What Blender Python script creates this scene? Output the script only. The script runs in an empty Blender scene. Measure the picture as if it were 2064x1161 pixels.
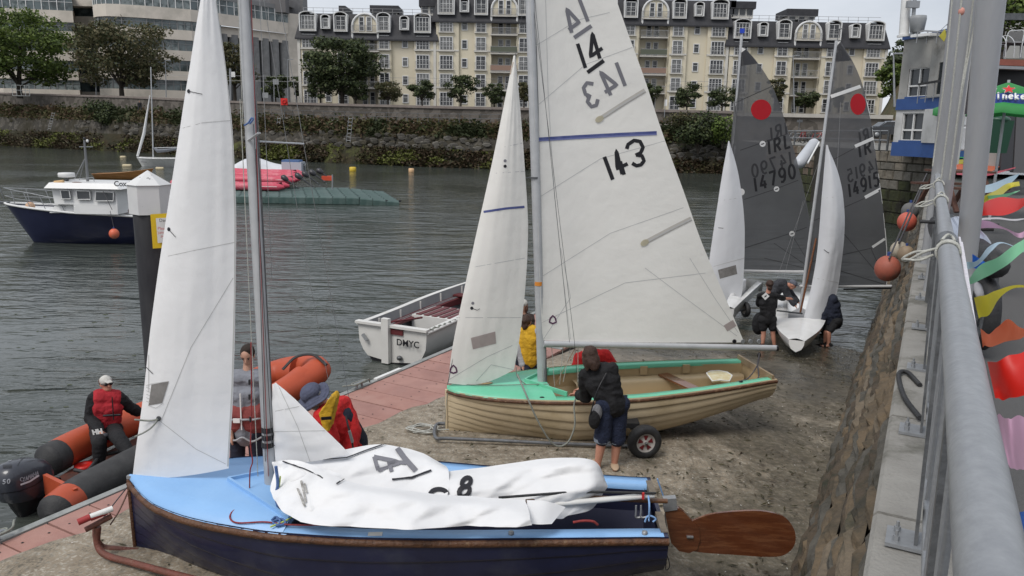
import bpy, math, random, numpy as np
from mathutils import Vector, Matrix, noise
SC=bpy.context.scene; COL=SC.collection
rnd=random.Random(7)
# ---------------------------------------------------------------- camera
FP=1560.; CH=4.7
_p=math.radians(11.53); _r=math.radians(1.0)
FWv=Vector((0,math.cos(_p),-math.sin(_p)))
_R0=Vector((1,0,0)); _U0=Vector((0,math.sin(_p),math.cos(_p)))
RV=_R0*math.cos(_r)+_U0*math.sin(_r); UV=_U0*math.cos(_r)-_R0*math.sin(_r)
CAM=Vector((0,0,CH))
cd=bpy.data.cameras.new('camera'); cam=bpy.data.objects.new('camera',cd); COL.objects.link(cam)
cd.sensor_width=36; cd.lens=36*FP/2064; cd.clip_start=.05; cd.clip_end=3000
m=Matrix((RV,UV,-FWv)).transposed().to_4x4(); m.translation=CAM; cam.matrix_world=m
SC.camera=cam
# ---------------------------------------------------------------- sky, sun, exposure
W=bpy.data.worlds.new("World"); SC.world=W; W.use_nodes=True
nt=W.node_tree; nt.nodes.clear()
SUN_EL=math.radians(54); SUN_AZ=math.radians(218)
def _n(t,**k):
    n=nt.nodes.new(t)
    for a,b in k.items(): setattr(n,a,b)
    return n
sky=_n('ShaderNodeTexSky',sky_type='NISHITA',sun_disc=False,sun_elevation=SUN_EL,sun_rotation=SUN_AZ,dust_density=4.0)
bg1=_n('ShaderNodeBackground'); bg1.inputs['Strength'].default_value=.10
bg2=_n('ShaderNodeBackground'); bg2.inputs['Strength'].default_value=1.0
tc=_n('ShaderNodeTexCoord'); mp=_n('ShaderNodeMapping'); mp.inputs['Scale'].default_value=(1,1,3.0)
ns=_n('ShaderNodeTexNoise'); ns.inputs['Scale'].default_value=2.6; ns.inputs['Detail'].default_value=7; ns.inputs['Roughness'].default_value=.55
cr=_n('ShaderNodeValToRGB'); cr.color_ramp.elements[0].position=.30; cr.color_ramp.elements[0].color=(.42,.45,.50,1)
cr.color_ramp.elements[1].position=.72; cr.color_ramp.elements[1].color=(.66,.68,.72,1)
mx=_n('ShaderNodeMixShader'); mx.inputs[0].default_value=.85
ow=_n('ShaderNodeOutputWorld')
L=nt.links.new
L(tc.outputs['Generated'],mp.inputs[0]); L(mp.outputs[0],ns.inputs['Vector']); L(ns.outputs['Fac'],cr.inputs[0]); L(cr.outputs[0],bg2.inputs['Color'])
L(sky.outputs[0],bg1.inputs['Color']); L(bg1.outputs[0],mx.inputs[1]); L(bg2.outputs[0],mx.inputs[2]); L(mx.outputs[0],ow.inputs[0])
sd=bpy.data.lights.new('sun','SUN'); sd.energy=1.4; sd.angle=math.radians(24); sd.color=(1,.97,.93)
so=bpy.data.objects.new('sun',sd); COL.objects.link(so)
_sd=Vector((math.sin(SUN_AZ)*math.cos(SUN_EL),math.cos(SUN_AZ)*math.cos(SUN_EL),math.sin(SUN_EL)))
_sd=Vector((-.35,-.45,.80)).normalized()
so.rotation_euler=_sd.to_track_quat('Z','Y').to_euler()
vs=SC.view_settings; vs.view_transform='Standard'; vs.look='None'; vs.gamma=1; vs.use_curve_mapping=False; vs.exposure=.50
SC.cycles.max_bounces=5; SC.cycles.diffuse_bounces=2; SC.cycles.glossy_bounces=3; SC.cycles.transmission_bounces=3; SC.cycles.transparent_max_bounces=6
SC.cycles.use_denoising=True
# ---------------------------------------------------------------- picture geometry (rays of the real camera)
def ray(x,y): return FWv+RV*((x-1032)/FP)-UV*((y-580.5)/FP)
def atz(x,y,z):
    d=ray(x,y); return CAM+d*((z-CH)/d.z)
def aty(x,y,Y):
    d=ray(x,y); return CAM+d*(Y/d.y)
def onpl(x,y,P,n):
    d=ray(x,y); return CAM+d*((P-CAM).dot(n)/d.dot(n))
def pix(P):
    v=Vector(P)-CAM; z=v.dot(FWv); return (1032+FP*v.dot(RV)/z,580.5-FP*v.dot(UV)/z)
SD=Vector((.48,.877,0)).normalized(); SN=Vector((SD.y,-SD.x,0))   # slip direction, and its right-hand side
S0=18.8; SK=.088
def gz(x,y): return SK*(S0-(SD.x*x+SD.y*y))
def slip(x,y):
    n=Vector((SK*SD.x,SK*SD.y,1)); return onpl(x,y,Vector((0,0,SK*S0)),n)
# ---------------------------------------------------------------- mesh helpers
class MB:
    def __init__(s): s.v=[]; s.f=[]; s.m=[]; s.sm=[]
    def add(s,vs,fs,mi=0,smooth=False):
        o=len(s.v); s.v.extend(tuple(q) for q in vs); s.f.extend(tuple(i+o for i in f) for f in fs)
        s.m.extend([mi]*len(fs)); s.sm.extend([smooth]*len(fs)); return s
    def box(s,c,sz,rot=None,mi=0):
        hx,hy,hz=sz[0]/2,sz[1]/2,sz[2]/2; c=Vector(c)
        vs=[Vector((x,y,z)) for x in(-hx,hx) for y in(-hy,hy) for z in(-hz,hz)]
        if rot is not None: vs=[rot@q for q in vs]
        return s.add([c+q for q in vs],[(0,1,3,2),(4,6,7,5),(0,4,5,1),(2,3,7,6),(0,2,6,4),(1,5,7,3)],mi)
    def bar(s,a,b,w,h,up=(0,0,1),mi=0):
        a=Vector(a);b=Vector(b);d=(b-a);l=d.length;d.normalize();u=Vector(up);r=d.cross(u)
        if r.length<1e-4: r=d.cross(Vector((1,0,0)))
        r.normalize();u=r.cross(d);m=Matrix((r,d,u)).transposed()
        return s.box((a+b)/2,(w,l,h),m,mi)
    def tube(s,pts,r,n=8,cap=True,mi=0,smooth=True,flat=1.0):
        pts=[Vector(p) for p in pts]; k=len(pts)
        rr=r if isinstance(r,(list,tuple)) else [r]*k
        vs=[];prev=None
        for i,p in enumerate(pts):
            d=(pts[min(i+1,k-1)]-pts[max(i-1,0)])
            if d.length<1e-9: d=Vector((0,0,1))
            d.normalize()
            if prev is None:
                u=Vector((0,0,1)) if abs(d.z)<.9 else Vector((1,0,0)); a=d.cross(u).normalized()
            else:
                a=prev-d*prev.dot(d)
                if a.length<1e-6: a=d.cross(Vector((.3,.5,.8)))
                a.normalize()
            prev=a;b=d.cross(a)
            for j in range(n):
                t=2*math.pi*j/n; vs.append(p+a*math.cos(t)*rr[i]+b*math.sin(t)*rr[i]*flat)
        fs=[(i*n+j,i*n+(j+1)%n,(i+1)*n+(j+1)%n,(i+1)*n+j) for i in range(k-1) for j in range(n)]
        s.add(vs,fs,mi,smooth)
        if cap: s.add([vs[j] for j in range(n)],[tuple(reversed(range(n)))],mi); s.add([vs[(k-1)*n+j] for j in range(n)],[tuple(range(n))],mi)
        return s
    def caps(s,a,b,r0,r1,n=10,fl=None):
        """tapered capsule"""
        a=Vector(a);b=Vector(b);d=b-a;l=d.length
        if l<1e-6: d=Vector((0,0,1));l=0
        d=d.normalized(); pts=[];rs=[]
        for t in (0.05,.35,.7,1): pts.append(a-d*r0*math.cos(t*math.pi/2)); rs.append(max(r0*math.sin(t*math.pi/2),1e-4))
        for t in (1,.7,.35,.05): pts.append(b+d*r1*math.cos(t*math.pi/2)); rs.append(max(r1*math.sin(t*math.pi/2),1e-4))
        return s.tube(pts,rs,n)
    def ell(s,c,r,rot=None,nu=14,nv=9,mi=0):
        c=Vector(c); vs=[];fs=[]
        for i in range(nv+1):
            t=math.pi*i/nv
            for j in range(nu):
                a=2*math.pi*j/nu; q=Vector((r[0]*math.sin(t)*math.cos(a),r[1]*math.sin(t)*math.sin(a),r[2]*math.cos(t)))
                if rot is not None:q=rot@q
                vs.append(c+q)
        fs=[(i*nu+j,i*nu+(j+1)%nu,(i+1)*nu+(j+1)%nu,(i+1)*nu+j) for i in range(nv) for j in range(nu)]
        return s.add(vs,fs,mi,True)
    def lathe(s,prof,c,axis=(0,0,1),n=20,mi=0,smooth=True):
        c=Vector(c);d=Vector(axis).normalized(); u=Vector((0,0,1)) if abs(d.z)<.9 else Vector((1,0,0)); a=d.cross(u).normalized(); b=d.cross(a)
        vs=[c+d*h+(a*math.cos(2*math.pi*j/n)+b*math.sin(2*math.pi*j/n))*r for (r,h) in prof for j in range(n)]
        fs=[(i*n+j,i*n+(j+1)%n,(i+1)*n+(j+1)%n,(i+1)*n+j) for i in range(len(prof)-1) for j in range(n)]
        return s.add(vs,fs,mi,smooth)
    def grid(s,rows,mi=0,smooth=True):
        n=len(rows[0]); vs=[q for r in rows for q in r]
        fs=[(i*n+j,i*n+j+1,(i+1)*n+j+1,(i+1)*n+j) for i in range(len(rows)-1) for j in range(n-1)]
        return s.add(vs,fs,mi,smooth)
    def slab(s,poly,th,mi=0):
        """extrude a 3-D planar polygon by vector th"""
        poly=[Vector(p) for p in poly]; th=Vector(th); n=len(poly)
        vs=poly+[p+th for p in poly]
        return s.add(vs,[tuple(range(n)),tuple(reversed(range(n,2*n)))]+[(i,i+n,(i+1)%n+n,(i+1)%n) for i in range(n)],mi)
    def build(s,name,mats,parent=None,loc=None,local=False,kind=None):
        me=bpy.data.meshes.new(name)
        if not isinstance(mats,(list,tuple)): mats=[mats]
        v=s.v
        if not local:
            if parent is not None: im=PM[parent.name].inverted(); v=[im@Vector(q) for q in v]
            elif loc is not None: l=Vector(loc); v=[Vector(q)-l for q in v]
        me.from_pydata([tuple(q) for q in v],[],s.f)
        for q in mats: me.materials.append(q)
        me.polygons.foreach_set('material_index',s.m); me.polygons.foreach_set('use_smooth',s.sm)
        me.update()
        o=bpy.data.objects.new(name,me); COL.objects.link(o)
        if parent is not None: o.parent=parent; PM[o.name]=PM[parent.name].copy()
        else:
            M_=Matrix.Translation(Vector(loc) if loc is not None else Vector()); o.matrix_world=M_; PM[o.name]=M_
        if kind: o['kind']=kind
        return o
PM={}
def thing(name,label,cat,loc=(0,0,0),rotz=0,group=None):
    o=bpy.data.objects.new(name,None); COL.objects.link(o); o.empty_display_size=.2
    M_=Matrix.Translation(Vector(loc))@Matrix.Rotation(rotz,4,'Z'); o.matrix_world=M_; PM[o.name]=M_
    tag(o,label,cat,group); return o
def tag(o,label,cat,group=None):
    o['label']=label; o['category']=cat
    if group:o['group']=group
    return o
def dup(root,loc,rotz=0,label=None,scale=None):
    r=root.copy(); COL.objects.link(r); r.location=loc; r.rotation_euler=(0,0,rotz)
    if scale: r.scale=(scale,)*3 if not isinstance(scale,tuple) else scale
    if label:r['label']=label
    for c in list(root.children):
        d=c.copy(); COL.objects.link(d); d.parent=r
        for g in c.children:
            e=g.copy(); COL.objects.link(e); e.parent=d
    return r
def inst(o,name,parent,M_):
    """another object on the same mesh, placed by matrix M_ (local to parent)"""
    c=bpy.data.objects.new(name,o.data if not isinstance(o,bpy.types.Mesh) else o); COL.objects.link(c)
    c.parent=parent; c.matrix_local=M_; PM[c.name]=PM[parent.name]@M_; return c
def cr_spline(P,n):
    """n points along a Catmull-Rom curve through tuples P"""
    P=[Vector(p) if len(p)<=4 else p for p in P]; k=len(P)-1; out=[]
    if k==0: return [P[0]]*n
    for i in range(n):
        t=i/(n-1)*k; a=min(int(t),k-1); u=t-a
        p0=P[max(a-1,0)];p1=P[a];p2=P[a+1];p3=P[min(a+2,k)]
        if a==0:p0=p1*2-p2
        if a==k-1:p3=p2*2-p1
        out.append(.5*((2*p1)+(p2-p0)*u+(2*p0-5*p1+4*p2-p3)*u*u+(3*p1-p0-3*p2+p3)*u**3))
    return out
def voxel(mb,vox,smooth=2,name='body'):
    o=mb.build(name+'_raw',[]); 
    r=o.modifiers.new('r','REMESH'); r.mode='VOXEL'; r.voxel_size=vox; r.use_smooth_shade=True
    if smooth:
        s=o.modifiers.new('s','SMOOTH'); s.iterations=smooth; s.factor=.6
    dg=bpy.context.evaluated_depsgraph_get(); me=bpy.data.meshes.new_from_object(o.evaluated_get(dg))
    bpy.data.objects.remove(o); return me
def place_mesh(me,name,mat,parent):
    me.transform(PM[parent.name].inverted()); me.materials.clear(); me.materials.append(mat); me.name=name
    me.polygons.foreach_set('use_smooth',[True]*len(me.polygons))
    me.polygons.foreach_set('material_index',[0]*len(me.polygons))
    o=bpy.data.objects.new(name,me); COL.objects.link(o); o.parent=parent; PM[o.name]=PM[parent.name].copy(); return o
# ---------------------------------------------------------------- materials
MC={}
def mat(name,col,col2=None,scale=4,rough=.6,bump=0,bs=30,metal=0,spec=.4,ramp=(.35,.7),det=6,stretch=(1,1,1),col3=None,s3=.8,r3=(.5,.62),trans=0,emit=0,bd=1.0,voro=False,coat=0,alpha=1):
    if name in MC: return MC[name]
    m=bpy.data.materials.new(name); m.use_nodes=True; t=m.node_tree; N=t.nodes; K=t.links.new; b=N['Principled BSDF']
    b.inputs['Base Color'].default_value=(*col,1); b.inputs['Roughness'].default_value=rough; b.inputs['Metallic'].default_value=metal
    b.inputs['Specular IOR Level'].default_value=spec; b.inputs['Coat Weight'].default_value=coat; b.inputs['Alpha'].default_value=alpha
    if alpha<1: pass
    tc=N.new('ShaderNodeTexCoord'); mp=N.new('ShaderNodeMapping'); mp.inputs['Scale'].default_value=stretch; K(tc.outputs['Object'],mp.inputs[0])
    src=None
    if col2 is not None:
        if voro:
            no=N.new('ShaderNodeTexVoronoi'); no.inputs['Scale'].default_value=scale; out=no.outputs['Color']
            sp=N.new('ShaderNodeSeparateColor'); K(out,sp.inputs[0]); out=sp.outputs[0]
        else:
            no=N.new('ShaderNodeTexNoise'); no.inputs['Scale'].default_value=scale; no.inputs['Detail'].default_value=det; out=no.outputs['Fac']
            no.inputs['Roughness'].default_value=.6
        K(mp.outputs[0],no.inputs['Vector'])
        rp=N.new('ShaderNodeValToRGB'); rp.color_ramp.elements[0].position=ramp[0]; rp.color_ramp.elements[1].position=ramp[1]
        rp.color_ramp.elements[0].color=(*col,1); rp.color_ramp.elements[1].color=(*col2,1)
        K(out,rp.inputs[0]); src=rp.outputs[0]
        if col3 is not None:
            n3=N.new('ShaderNodeTexNoise'); n3.inputs['Scale'].default_value=s3; n3.inputs['Detail'].default_value=8; n3.inputs['Roughness'].default_value=.65; K(mp.outputs[0],n3.inputs['Vector'])
            r_=N.new('ShaderNodeMapRange'); r_.inputs[1].default_value=r3[0]; r_.inputs[2].default_value=r3[1]; K(n3.outputs['Fac'],r_.inputs[0])
            mi=N.new('ShaderNodeMix'); mi.data_type='RGBA'; K(r_.outputs[0],mi.inputs[0]); K(src,mi.inputs[6]); mi.inputs[7].default_value=(*col3,1); src=mi.outputs[2]
        K(src,b.inputs['Base Color'])
    if bump:
        nb=N.new('ShaderNodeTexNoise'); nb.inputs['Scale'].default_value=bs; nb.inputs['Detail'].default_value=5; K(mp.outputs[0],nb.inputs['Vector'])
        bp=N.new('ShaderNodeBump'); bp.inputs['Strength'].default_value=min(bump,1); bp.inputs['Distance'].default_value=bd*.02; K(nb.outputs['Fac'],bp.inputs['Height']); K(bp.outputs[0],b.inputs['Normal'])
    if trans:
        tr=N.new('ShaderNodeBsdfTranslucent'); mxs=N.new('ShaderNodeMixShader'); mxs.inputs[0].default_value=trans
        if src is not None:K(src,tr.inputs[0])
        else: tr.inputs[0].default_value=(*col,1)
        K(b.outputs[0],mxs.inputs[1]);K(tr.outputs[0],mxs.inputs[2]);K(mxs.outputs[0],N['Material Output'].inputs[0])
    if emit: b.inputs['Emission Color'].default_value=(*col,1); b.inputs['Emission Strength'].default_value=emit
    MC[name]=m; return m
white=mat('white_paint',(.72,.72,.70),(.60,.60,.57),3,.4)
whiteg=mat('white_gelcoat',(.78,.78,.77),(.66,.66,.64),2.5,.25,coat=.3)
galv=mat('galvanised_steel',(.29,.30,.31),(.35,.36,.37),40,.45,.08,90,.5,stretch=(1,1,1),col3=(.25,.26,.275),s3=9,r3=(.5,.8))
alum=mat('aluminium_spar',(.42,.43,.44),(.50,.51,.52),6,.5,0,metal=.25)
steel=mat('dark_steel',(.10,.105,.11),(.16,.165,.17),8,.45,metal=.6)
black=mat('black_rubber',(.018,.018,.02),(.035,.035,.035),9,.6,.3,60)
blackm=mat('black_plastic',(.012,.012,.015),None,rough=.35)
ropew=mat('white_rope',(.50,.50,.46),(.36,.36,.32),60,.85,.5,200)
roped=mat('dark_rope',(.05,.05,.06),(.10,.09,.09),60,.85)
ropeb=mat('blue_rope',(.05,.10,.25),(.12,.2,.4),60,.85)
roper=mat('red_rope',(.30,.04,.04),(.12,.02,.02),90,.85)
ropeg=mat('grey_rope',(.28,.29,.26),(.20,.21,.18),60,.85,.5,200)
glassd=mat('dark_glass',(.02,.025,.03),(.05,.055,.06),.6,.08,spec=.6)
wood=mat('varnished_wood',(.20,.075,.028),(.10,.035,.014),7,.28,.1,40,stretch=(1,6,6),coat=.5)
skin=mat('skin',(.42,.24,.17),(.50,.29,.21),9,.5)
skinr=mat('skin_ruddy',(.48,.22,.15),(.55,.28,.20),9,.5)
hairm=mat('dark_brown_hair',(.035,.018,.012),(.06,.03,.02),40,.6,.6,90)
def water_mat():
    m=bpy.data.materials.new('harbour_water'); m.use_nodes=True; t=m.node_tree; N=t.nodes; K=t.links.new; b=N['Principled BSDF']
    b.inputs['Base Color'].default_value=(.050,.058,.051,1); b.inputs['Roughness'].default_value=.10; b.inputs['IOR'].default_value=1.33; b.inputs['Specular IOR Level'].default_value=.62
    tc=N.new('ShaderNodeTexCoord'); h=None
    for sc,st,w,rot in ((.8,(.5,1.5,1),1.2,.12),(3.4,(.6,1.5,1),.30,-.1),(.35,(.7,1.2,1),1.0,.3),(11,(.7,1.3,1),.045,.2)):
        mp=N.new('ShaderNodeMapping'); mp.inputs['Scale'].default_value=st; mp.inputs['Rotation'].default_value=(0,0,rot); K(tc.outputs['Object'],mp.inputs[0])
        no=N.new('ShaderNodeTexNoise'); no.inputs['Scale'].default_value=sc; no.inputs['Detail'].default_value=3; no.inputs['Roughness'].default_value=.5; no.inputs['Distortion'].default_value=.6; K(mp.outputs[0],no.inputs['Vector'])
        mu=N.new('ShaderNodeMath'); mu.operation='MULTIPLY'; mu.inputs[1].default_value=w; K(no.outputs['Fac'],mu.inputs[0])
        if h is None: h=mu.outputs[0]
        else:
            ad=N.new('ShaderNodeMath'); K(h,ad.inputs[0]); K(mu.outputs[0],ad.inputs[1]); h=ad.outputs[0]
    # calmer and rougher patches of wind
    pn=N.new('ShaderNodeTexNoise'); pn.inputs['Scale'].default_value=.09; pn.inputs['Detail'].default_value=3; K(tc.outputs['Object'],pn.inputs['Vector'])
    pr=N.new('ShaderNodeMapRange'); pr.inputs[1].default_value=.35; pr.inputs[2].default_value=.62; pr.inputs[3].default_value=.22; pr.inputs[4].default_value=1.0; K(pn.outputs['Fac'],pr.inputs[0])
    bp=N.new('ShaderNodeBump'); bp.inputs['Distance'].default_value=.145; K(pr.outputs[0],bp.inputs['Strength']); K(h,bp.inputs['Height']); K(bp.outputs[0],b.inputs['Normal'])
    return m
watm=water_mat()
mb=MB(); mb.grid([[Vector((x,y,0)) for x in (-900,-60,0,60,900)] for y in (-30,30,120,900)],smooth=False)
mb.build('water',watm,kind='structure')
def SP(s,n,z): return Vector((SD.x*s+SN.x*n,SD.y*s+SN.y*n,z))
def slip_mat():
    m=bpy.data.materials.new('slip_concrete'); m.use_nodes=True; t=m.node_tree; N=t.nodes; K=t.links.new; b=N['Principled BSDF']
    tc=N.new('ShaderNodeTexCoord'); P=tc.outputs['Object']
    def noi(sc,det=6,st=None,dist=0,rough=.6):
        n=N.new('ShaderNodeTexNoise'); n.inputs['Scale'].default_value=sc; n.inputs['Detail'].default_value=det; n.inputs['Distortion'].default_value=dist; n.inputs['Roughness'].default_value=rough
        if st:
            mp=N.new('ShaderNodeMapping'); mp.inputs['Rotation'].default_value=(0,0,math.radians(28.7)); mp.inputs['Scale'].default_value=st; K(P,mp.inputs[0]); K(mp.outputs[0],n.inputs['Vector'])
        else: K(P,n.inputs['Vector'])
        return n.outputs['Fac']
    def rng(v,a,b_,c=0,d=1):
        r=N.new('ShaderNodeMapRange'); r.inputs[1].default_value=a; r.inputs[2].default_value=b_; r.inputs[3].default_value=c; r.inputs[4].default_value=d; K(v,r.inputs[0]); return r.outputs[0]
    def mixc(f,a,b_):
        x=N.new('ShaderNodeMix'); x.data_type='RGBA'; K(f,x.inputs[0])
        for v,i in ((a,6),(b_,7)):
            if isinstance(v,tuple): x.inputs[i].default_value=(*v,1)
            else: K(v,x.inputs[i])
        return x.outputs[2]
    def ma(op,a,b_):
        x=N.new('ShaderNodeMath'); x.operation=op; x.use_clamp=(op!='MULTIPLY_ADD')
        for v,i in ((a,0),(b_,1)):
            if isinstance(v,(int,float)): x.inputs[i].default_value=v
            else: K(v,x.inputs[i])
        return x.outputs[0]
    sep=N.new('ShaderNodeSeparateXYZ'); mp=N.new('ShaderNodeMapping'); mp.vector_type='POINT'; mp.inputs['Rotation'].default_value=(0,0,math.atan2(SD.x,SD.y)); K(P,mp.inputs[0]); K(mp.outputs[0],sep.inputs[0])
    n_=sep.outputs[0]; s_=sep.outputs[1]
    base=mixc(rng(noi(2.2,9),.35,.68),(.195,.155,.110),(.305,.255,.188))
    base=mixc(rng(noi(38,4),.45,.62),base,mixc(rng(noi(9,3),.4,.6),(.12,.105,.08),(.42,.385,.32)))
    # weed stains grow towards the wall and down the slip
    g=ma('ADD',rng(n_,-3.6,-1.2,-.02,.26),rng(s_,9,18,0,.17))
    wf=rng(ma('ADD',noi(.9,9,(1,.45,1),.8,.7),g),.60,.72)
    wf2=rng(noi(14,5),.35,.6,.55,.9)
    weed=mixc(rng(noi(3,5),.4,.65),(.052,.044,.030),(.095,.082,.055))
    col=mixc(ma('MULTIPLY',wf,wf2),base,weed)
    cracks=rng(noi(1.3,8,(1,.3,1),2.5,.75),.485,.5); cr2=rng(noi(1.3,8,(1,.3,1),2.5,.75),.5,.515,1,0)
    col=mixc(ma('MULTIPLY',ma('MULTIPLY',cracks,cr2),.45),col,(.05,.045,.03))
    # wet by the last wash of the tide
    wet=rng(ma('ADD',s_,rng(noi(.8,4),.3,.7,-1.3,1.3)),13.2,15.6)
    N_=N
    mxx=N.new('ShaderNodeMath'); wet2=rng(ma('ADD',s_,rng(noi(.8,4),.3,.7,-1.3,1.3)),13.2,15.6)
    x=N.new('ShaderNodeMath'); x.use_clamp=False; K(s_,x.inputs[0]); K(rng(noi(.8,4),.3,.7,-1.6,1.6),x.inputs[1])
    wet=rng(x.outputs[0],12.4,15.2)
    col=mixc(wet,col,mixc(rng(noi(5,6),.4,.6),(.040,.036,.026),(.095,.083,.060)))
    K(col,b.inputs['Base Color']); K(rng(wet,0,1,.9,.22),b.inputs['Roughness'])
    bp=N.new('ShaderNodeBump'); bp.inputs['Strength'].default_value=.8; bp.inputs['Distance'].default_value=.014; K(noi(12,8),bp.inputs['Height']); K(bp.outputs[0],b.inputs['Normal'])
    return m
slm=slip_mat()
rows=[]
for i in range(150):
    s=-6+i*.28; r=[]
    for j in range(61):
        n=-6.02+j*(6.02+.3)/60
        if j==0: n+=.13*noise.noise(Vector((s*1.3,3,0)))+.06*noise.noise(Vector((s*5,9,0)))
        z=SK*(S0-s)+.035*noise.noise(Vector((s*.45,n*.6,1)))+.018*noise.noise(Vector((s*1.8,n*2,4)))
        if n>-1.9: z-=.05*min(1,(n+1.9)/.8)
        r.append(SP(s,n,z))
    rows.append([r[0]-Vector((0,0,2.6))]+r)
mb=MB(); mb.grid(rows)
mb.build('slipway',slm,kind='structure')
# debris on the slip: shells, pebbles, torn weed
dm=[mat('weed_scrap',(.03,.028,.014),(.06,.05,.02),8,.7),mat('pale_pebble',(.28,.26,.22),(.16,.15,.13),12,.8),mat('brown_weed_scrap',(.07,.05,.025),(.03,.02,.012),8,.6),mat('shell_scrap',(.5,.48,.44),None,rough=.6)]
mb=MB()
for i in range(3600):
    s=rnd.uniform(3.2,18.5); n=-.75-abs(rnd.gauss(0,2.0)) if rnd.random()<.62 else rnd.uniform(-5.95,-.8)
    if n<-5.95: continue
    c=SP(s,n,gz(*SP(s,n,0).xy)+.012-(.05*min(1,max(0,(n+1.9)/.8))))
    k=rnd.choice((0,0,0,2,1,1,3)); a=rnd.uniform(0,6.3); sz=rnd.uniform(.005,.016)*(1.5 if k in(0,2) else .8)
    u=Vector((math.cos(a),math.sin(a),0)); w=Vector((-u.y,u.x,0)); e=sz*rnd.uniform(1,3.2 if k in(0,2) else 1.2)
    mb.add([c-u*e,c-w*sz*.6,c+u*e*rnd.uniform(.7,1),c+w*sz*.6,c+Vector((0,0,sz*.55))],[(0,1,4),(1,2,4),(2,3,4),(3,0,4)],k)
mb.build('debris',dm,kind='stuff')
def nc(s): return -.045-.0115*s
def nb(s): return -.53-.031*s
stm=[mat('quay_stone_%s'%k,a,b,3.2,.85,.9,9,bd=3,col3=c,s3=1.7,r3=(.5,.66),stretch=(1,1,1)) for k,a,b,c in (
 ('ochre',(.15,.108,.064),(.085,.066,.044),(.036,.032,.022)),('grey',(.10,.092,.076),(.06,.055,.045),(.035,.032,.022)),
 ('tan',(.175,.138,.095),(.11,.088,.062),(.05,.047,.028)),('brown',(.085,.062,.040),(.05,.039,.027),(.024,.026,.015)))]
wl=thing('quay_wall','battered rubble stone quay wall with pale concrete coping, beside the slipway','wall',SP(8,-.3,0))
mb=MB()
rows=[]
for i in range(90):
    s=-3+i*.5; zb=min(SK*(S0-s)-.15,3); zb=max(zb,-.8)
    rows.append([SP(s,nb(s)+.10,zb-.3)]+[SP(s,nb(s)+.10+(nc(s)+.06-nb(s)-.05)*k/6.,zb+(2.78-zb)*k/6.) for k in range(7)]+[SP(s,nc(s)+.1,2.8),SP(s,nc(s)+.7,2.8)])
mb.grid(rows); mb.build('mortar_core',mat('wall_mortar',(.045,.04,.03),(.025,.022,.016),5,.9,.8,14,bd=2),wl)
stones=[]; 
def quay_stone(s,w,t0,t1):
    """long split block bedded in the batter face; t is height fraction"""
    zb=max(SK*(S0-s)-.1,-.5); sd=rnd.random()*99; tl=rnd.uniform(-.035,.035); pr=rnd.uniform(.0,.035); e0,e1=rnd.uniform(.05,.35),rnd.uniform(.05,.35)
    def fp(ss,t,out):
        a=nb(ss);b_=nc(ss)+.03; return SP(ss,a+(b_-a)*t-out,zb+(2.77-zb)*t+out*.25)
    nu,nv=6,3; rows=[]
    for i in range(nu+1):
        r=[]; u=i/nu; k=min(1,u/.25*e0+(1-e0),(1-u)/.25*e1+(1-e1))   # tapered ends
        for j in range(nv+1):
            v=j/nv; ed=i in(0,nu) or j in(0,nv); tm=(t0+t1)/2+tl*(u-.5)*.5; h=(t1-t0)*k*1.12
            o=(.012 if not ed else -.03)+pr+.05*noise.noise(Vector((s*2+u*4,t0*9+v*3,sd)))*(0 if ed else 1)+(.03*(v-.5) if not ed else 0)
            r.append(fp(s+w*u+.02*noise.noise(Vector((sd,v*3,u*3+5))),tm+(v-.5)*h+.008*noise.noise(Vector((u*5,sd,7))),o))
        rows.append(r)
    mb=MB(); mb.grid(rows,smooth=False); return mb
cnt=0; far_st=MB(); ncr=15
for c in range(ncr):
    s=1.2+rnd.random()*.5
    while s<27:
        w=rnd.uniform(.45,1.5)*(1.0 if s<14 else 1.6); t0=c/ncr+.002;t1=(c+1)/ncr+.006; j=rnd.uniform(-.012,.012)
        mbk=quay_stone(s,w-.02,t0+j,t1+j); mi=rnd.choice((0,0,1,1,2,3) if c>3 else (3,3,1,0))
        if s<15.5 and cnt<299: mbk.build('stone',stm[mi],wl); cnt+=1
        else: far_st.add(mbk.v,mbk.f,mi,False)
        s+=w
far_st.build('far_stones',stm,wl,kind='stuff')
# coping blocks
cop=mat('coping_concrete',(.235,.225,.205),(.30,.29,.265),2.5,.85,.5,45,col3=(.13,.125,.105),s3=2.2,r3=(.52,.66))
s=-2.
while s<30:
    w=1.43 if s<16 else 2.8
    a0,a1=nc(s),nc(s+w); g=.008; dz=rnd.uniform(-.006,.006)
    mb=MB()
    q=[SP(s+g,a0,3+dz),SP(s+w-g,a1,3+dz),SP(s+w-g,a1+.36,3+dz),SP(s+g,a0+.36,3+dz)]
    e=Vector((0,0,-.02)); ins=[SP(s+g,a0-.0,3),]
    nI=SN*.018
    v=[p for p in q]; lo=[Vector((p.x,p.y,2.76)) for p in q]; md=[q[0]-nI+e,q[1]-nI+e]
    V=[q[0],q[1],q[2],q[3],md[0],md[1],lo[0]-nI*1.3,lo[1]-nI*1.3,lo[2],lo[3]]
    mb.add(V,[(3,2,1,0),(0,1,5,4),(4,5,7,6),(2,3,9,8),(0,4,6,9,3),(1,2,8,7,5),(6,7,8,9)])
    mb.build('coping_stone',cop,wl); s+=w
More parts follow.
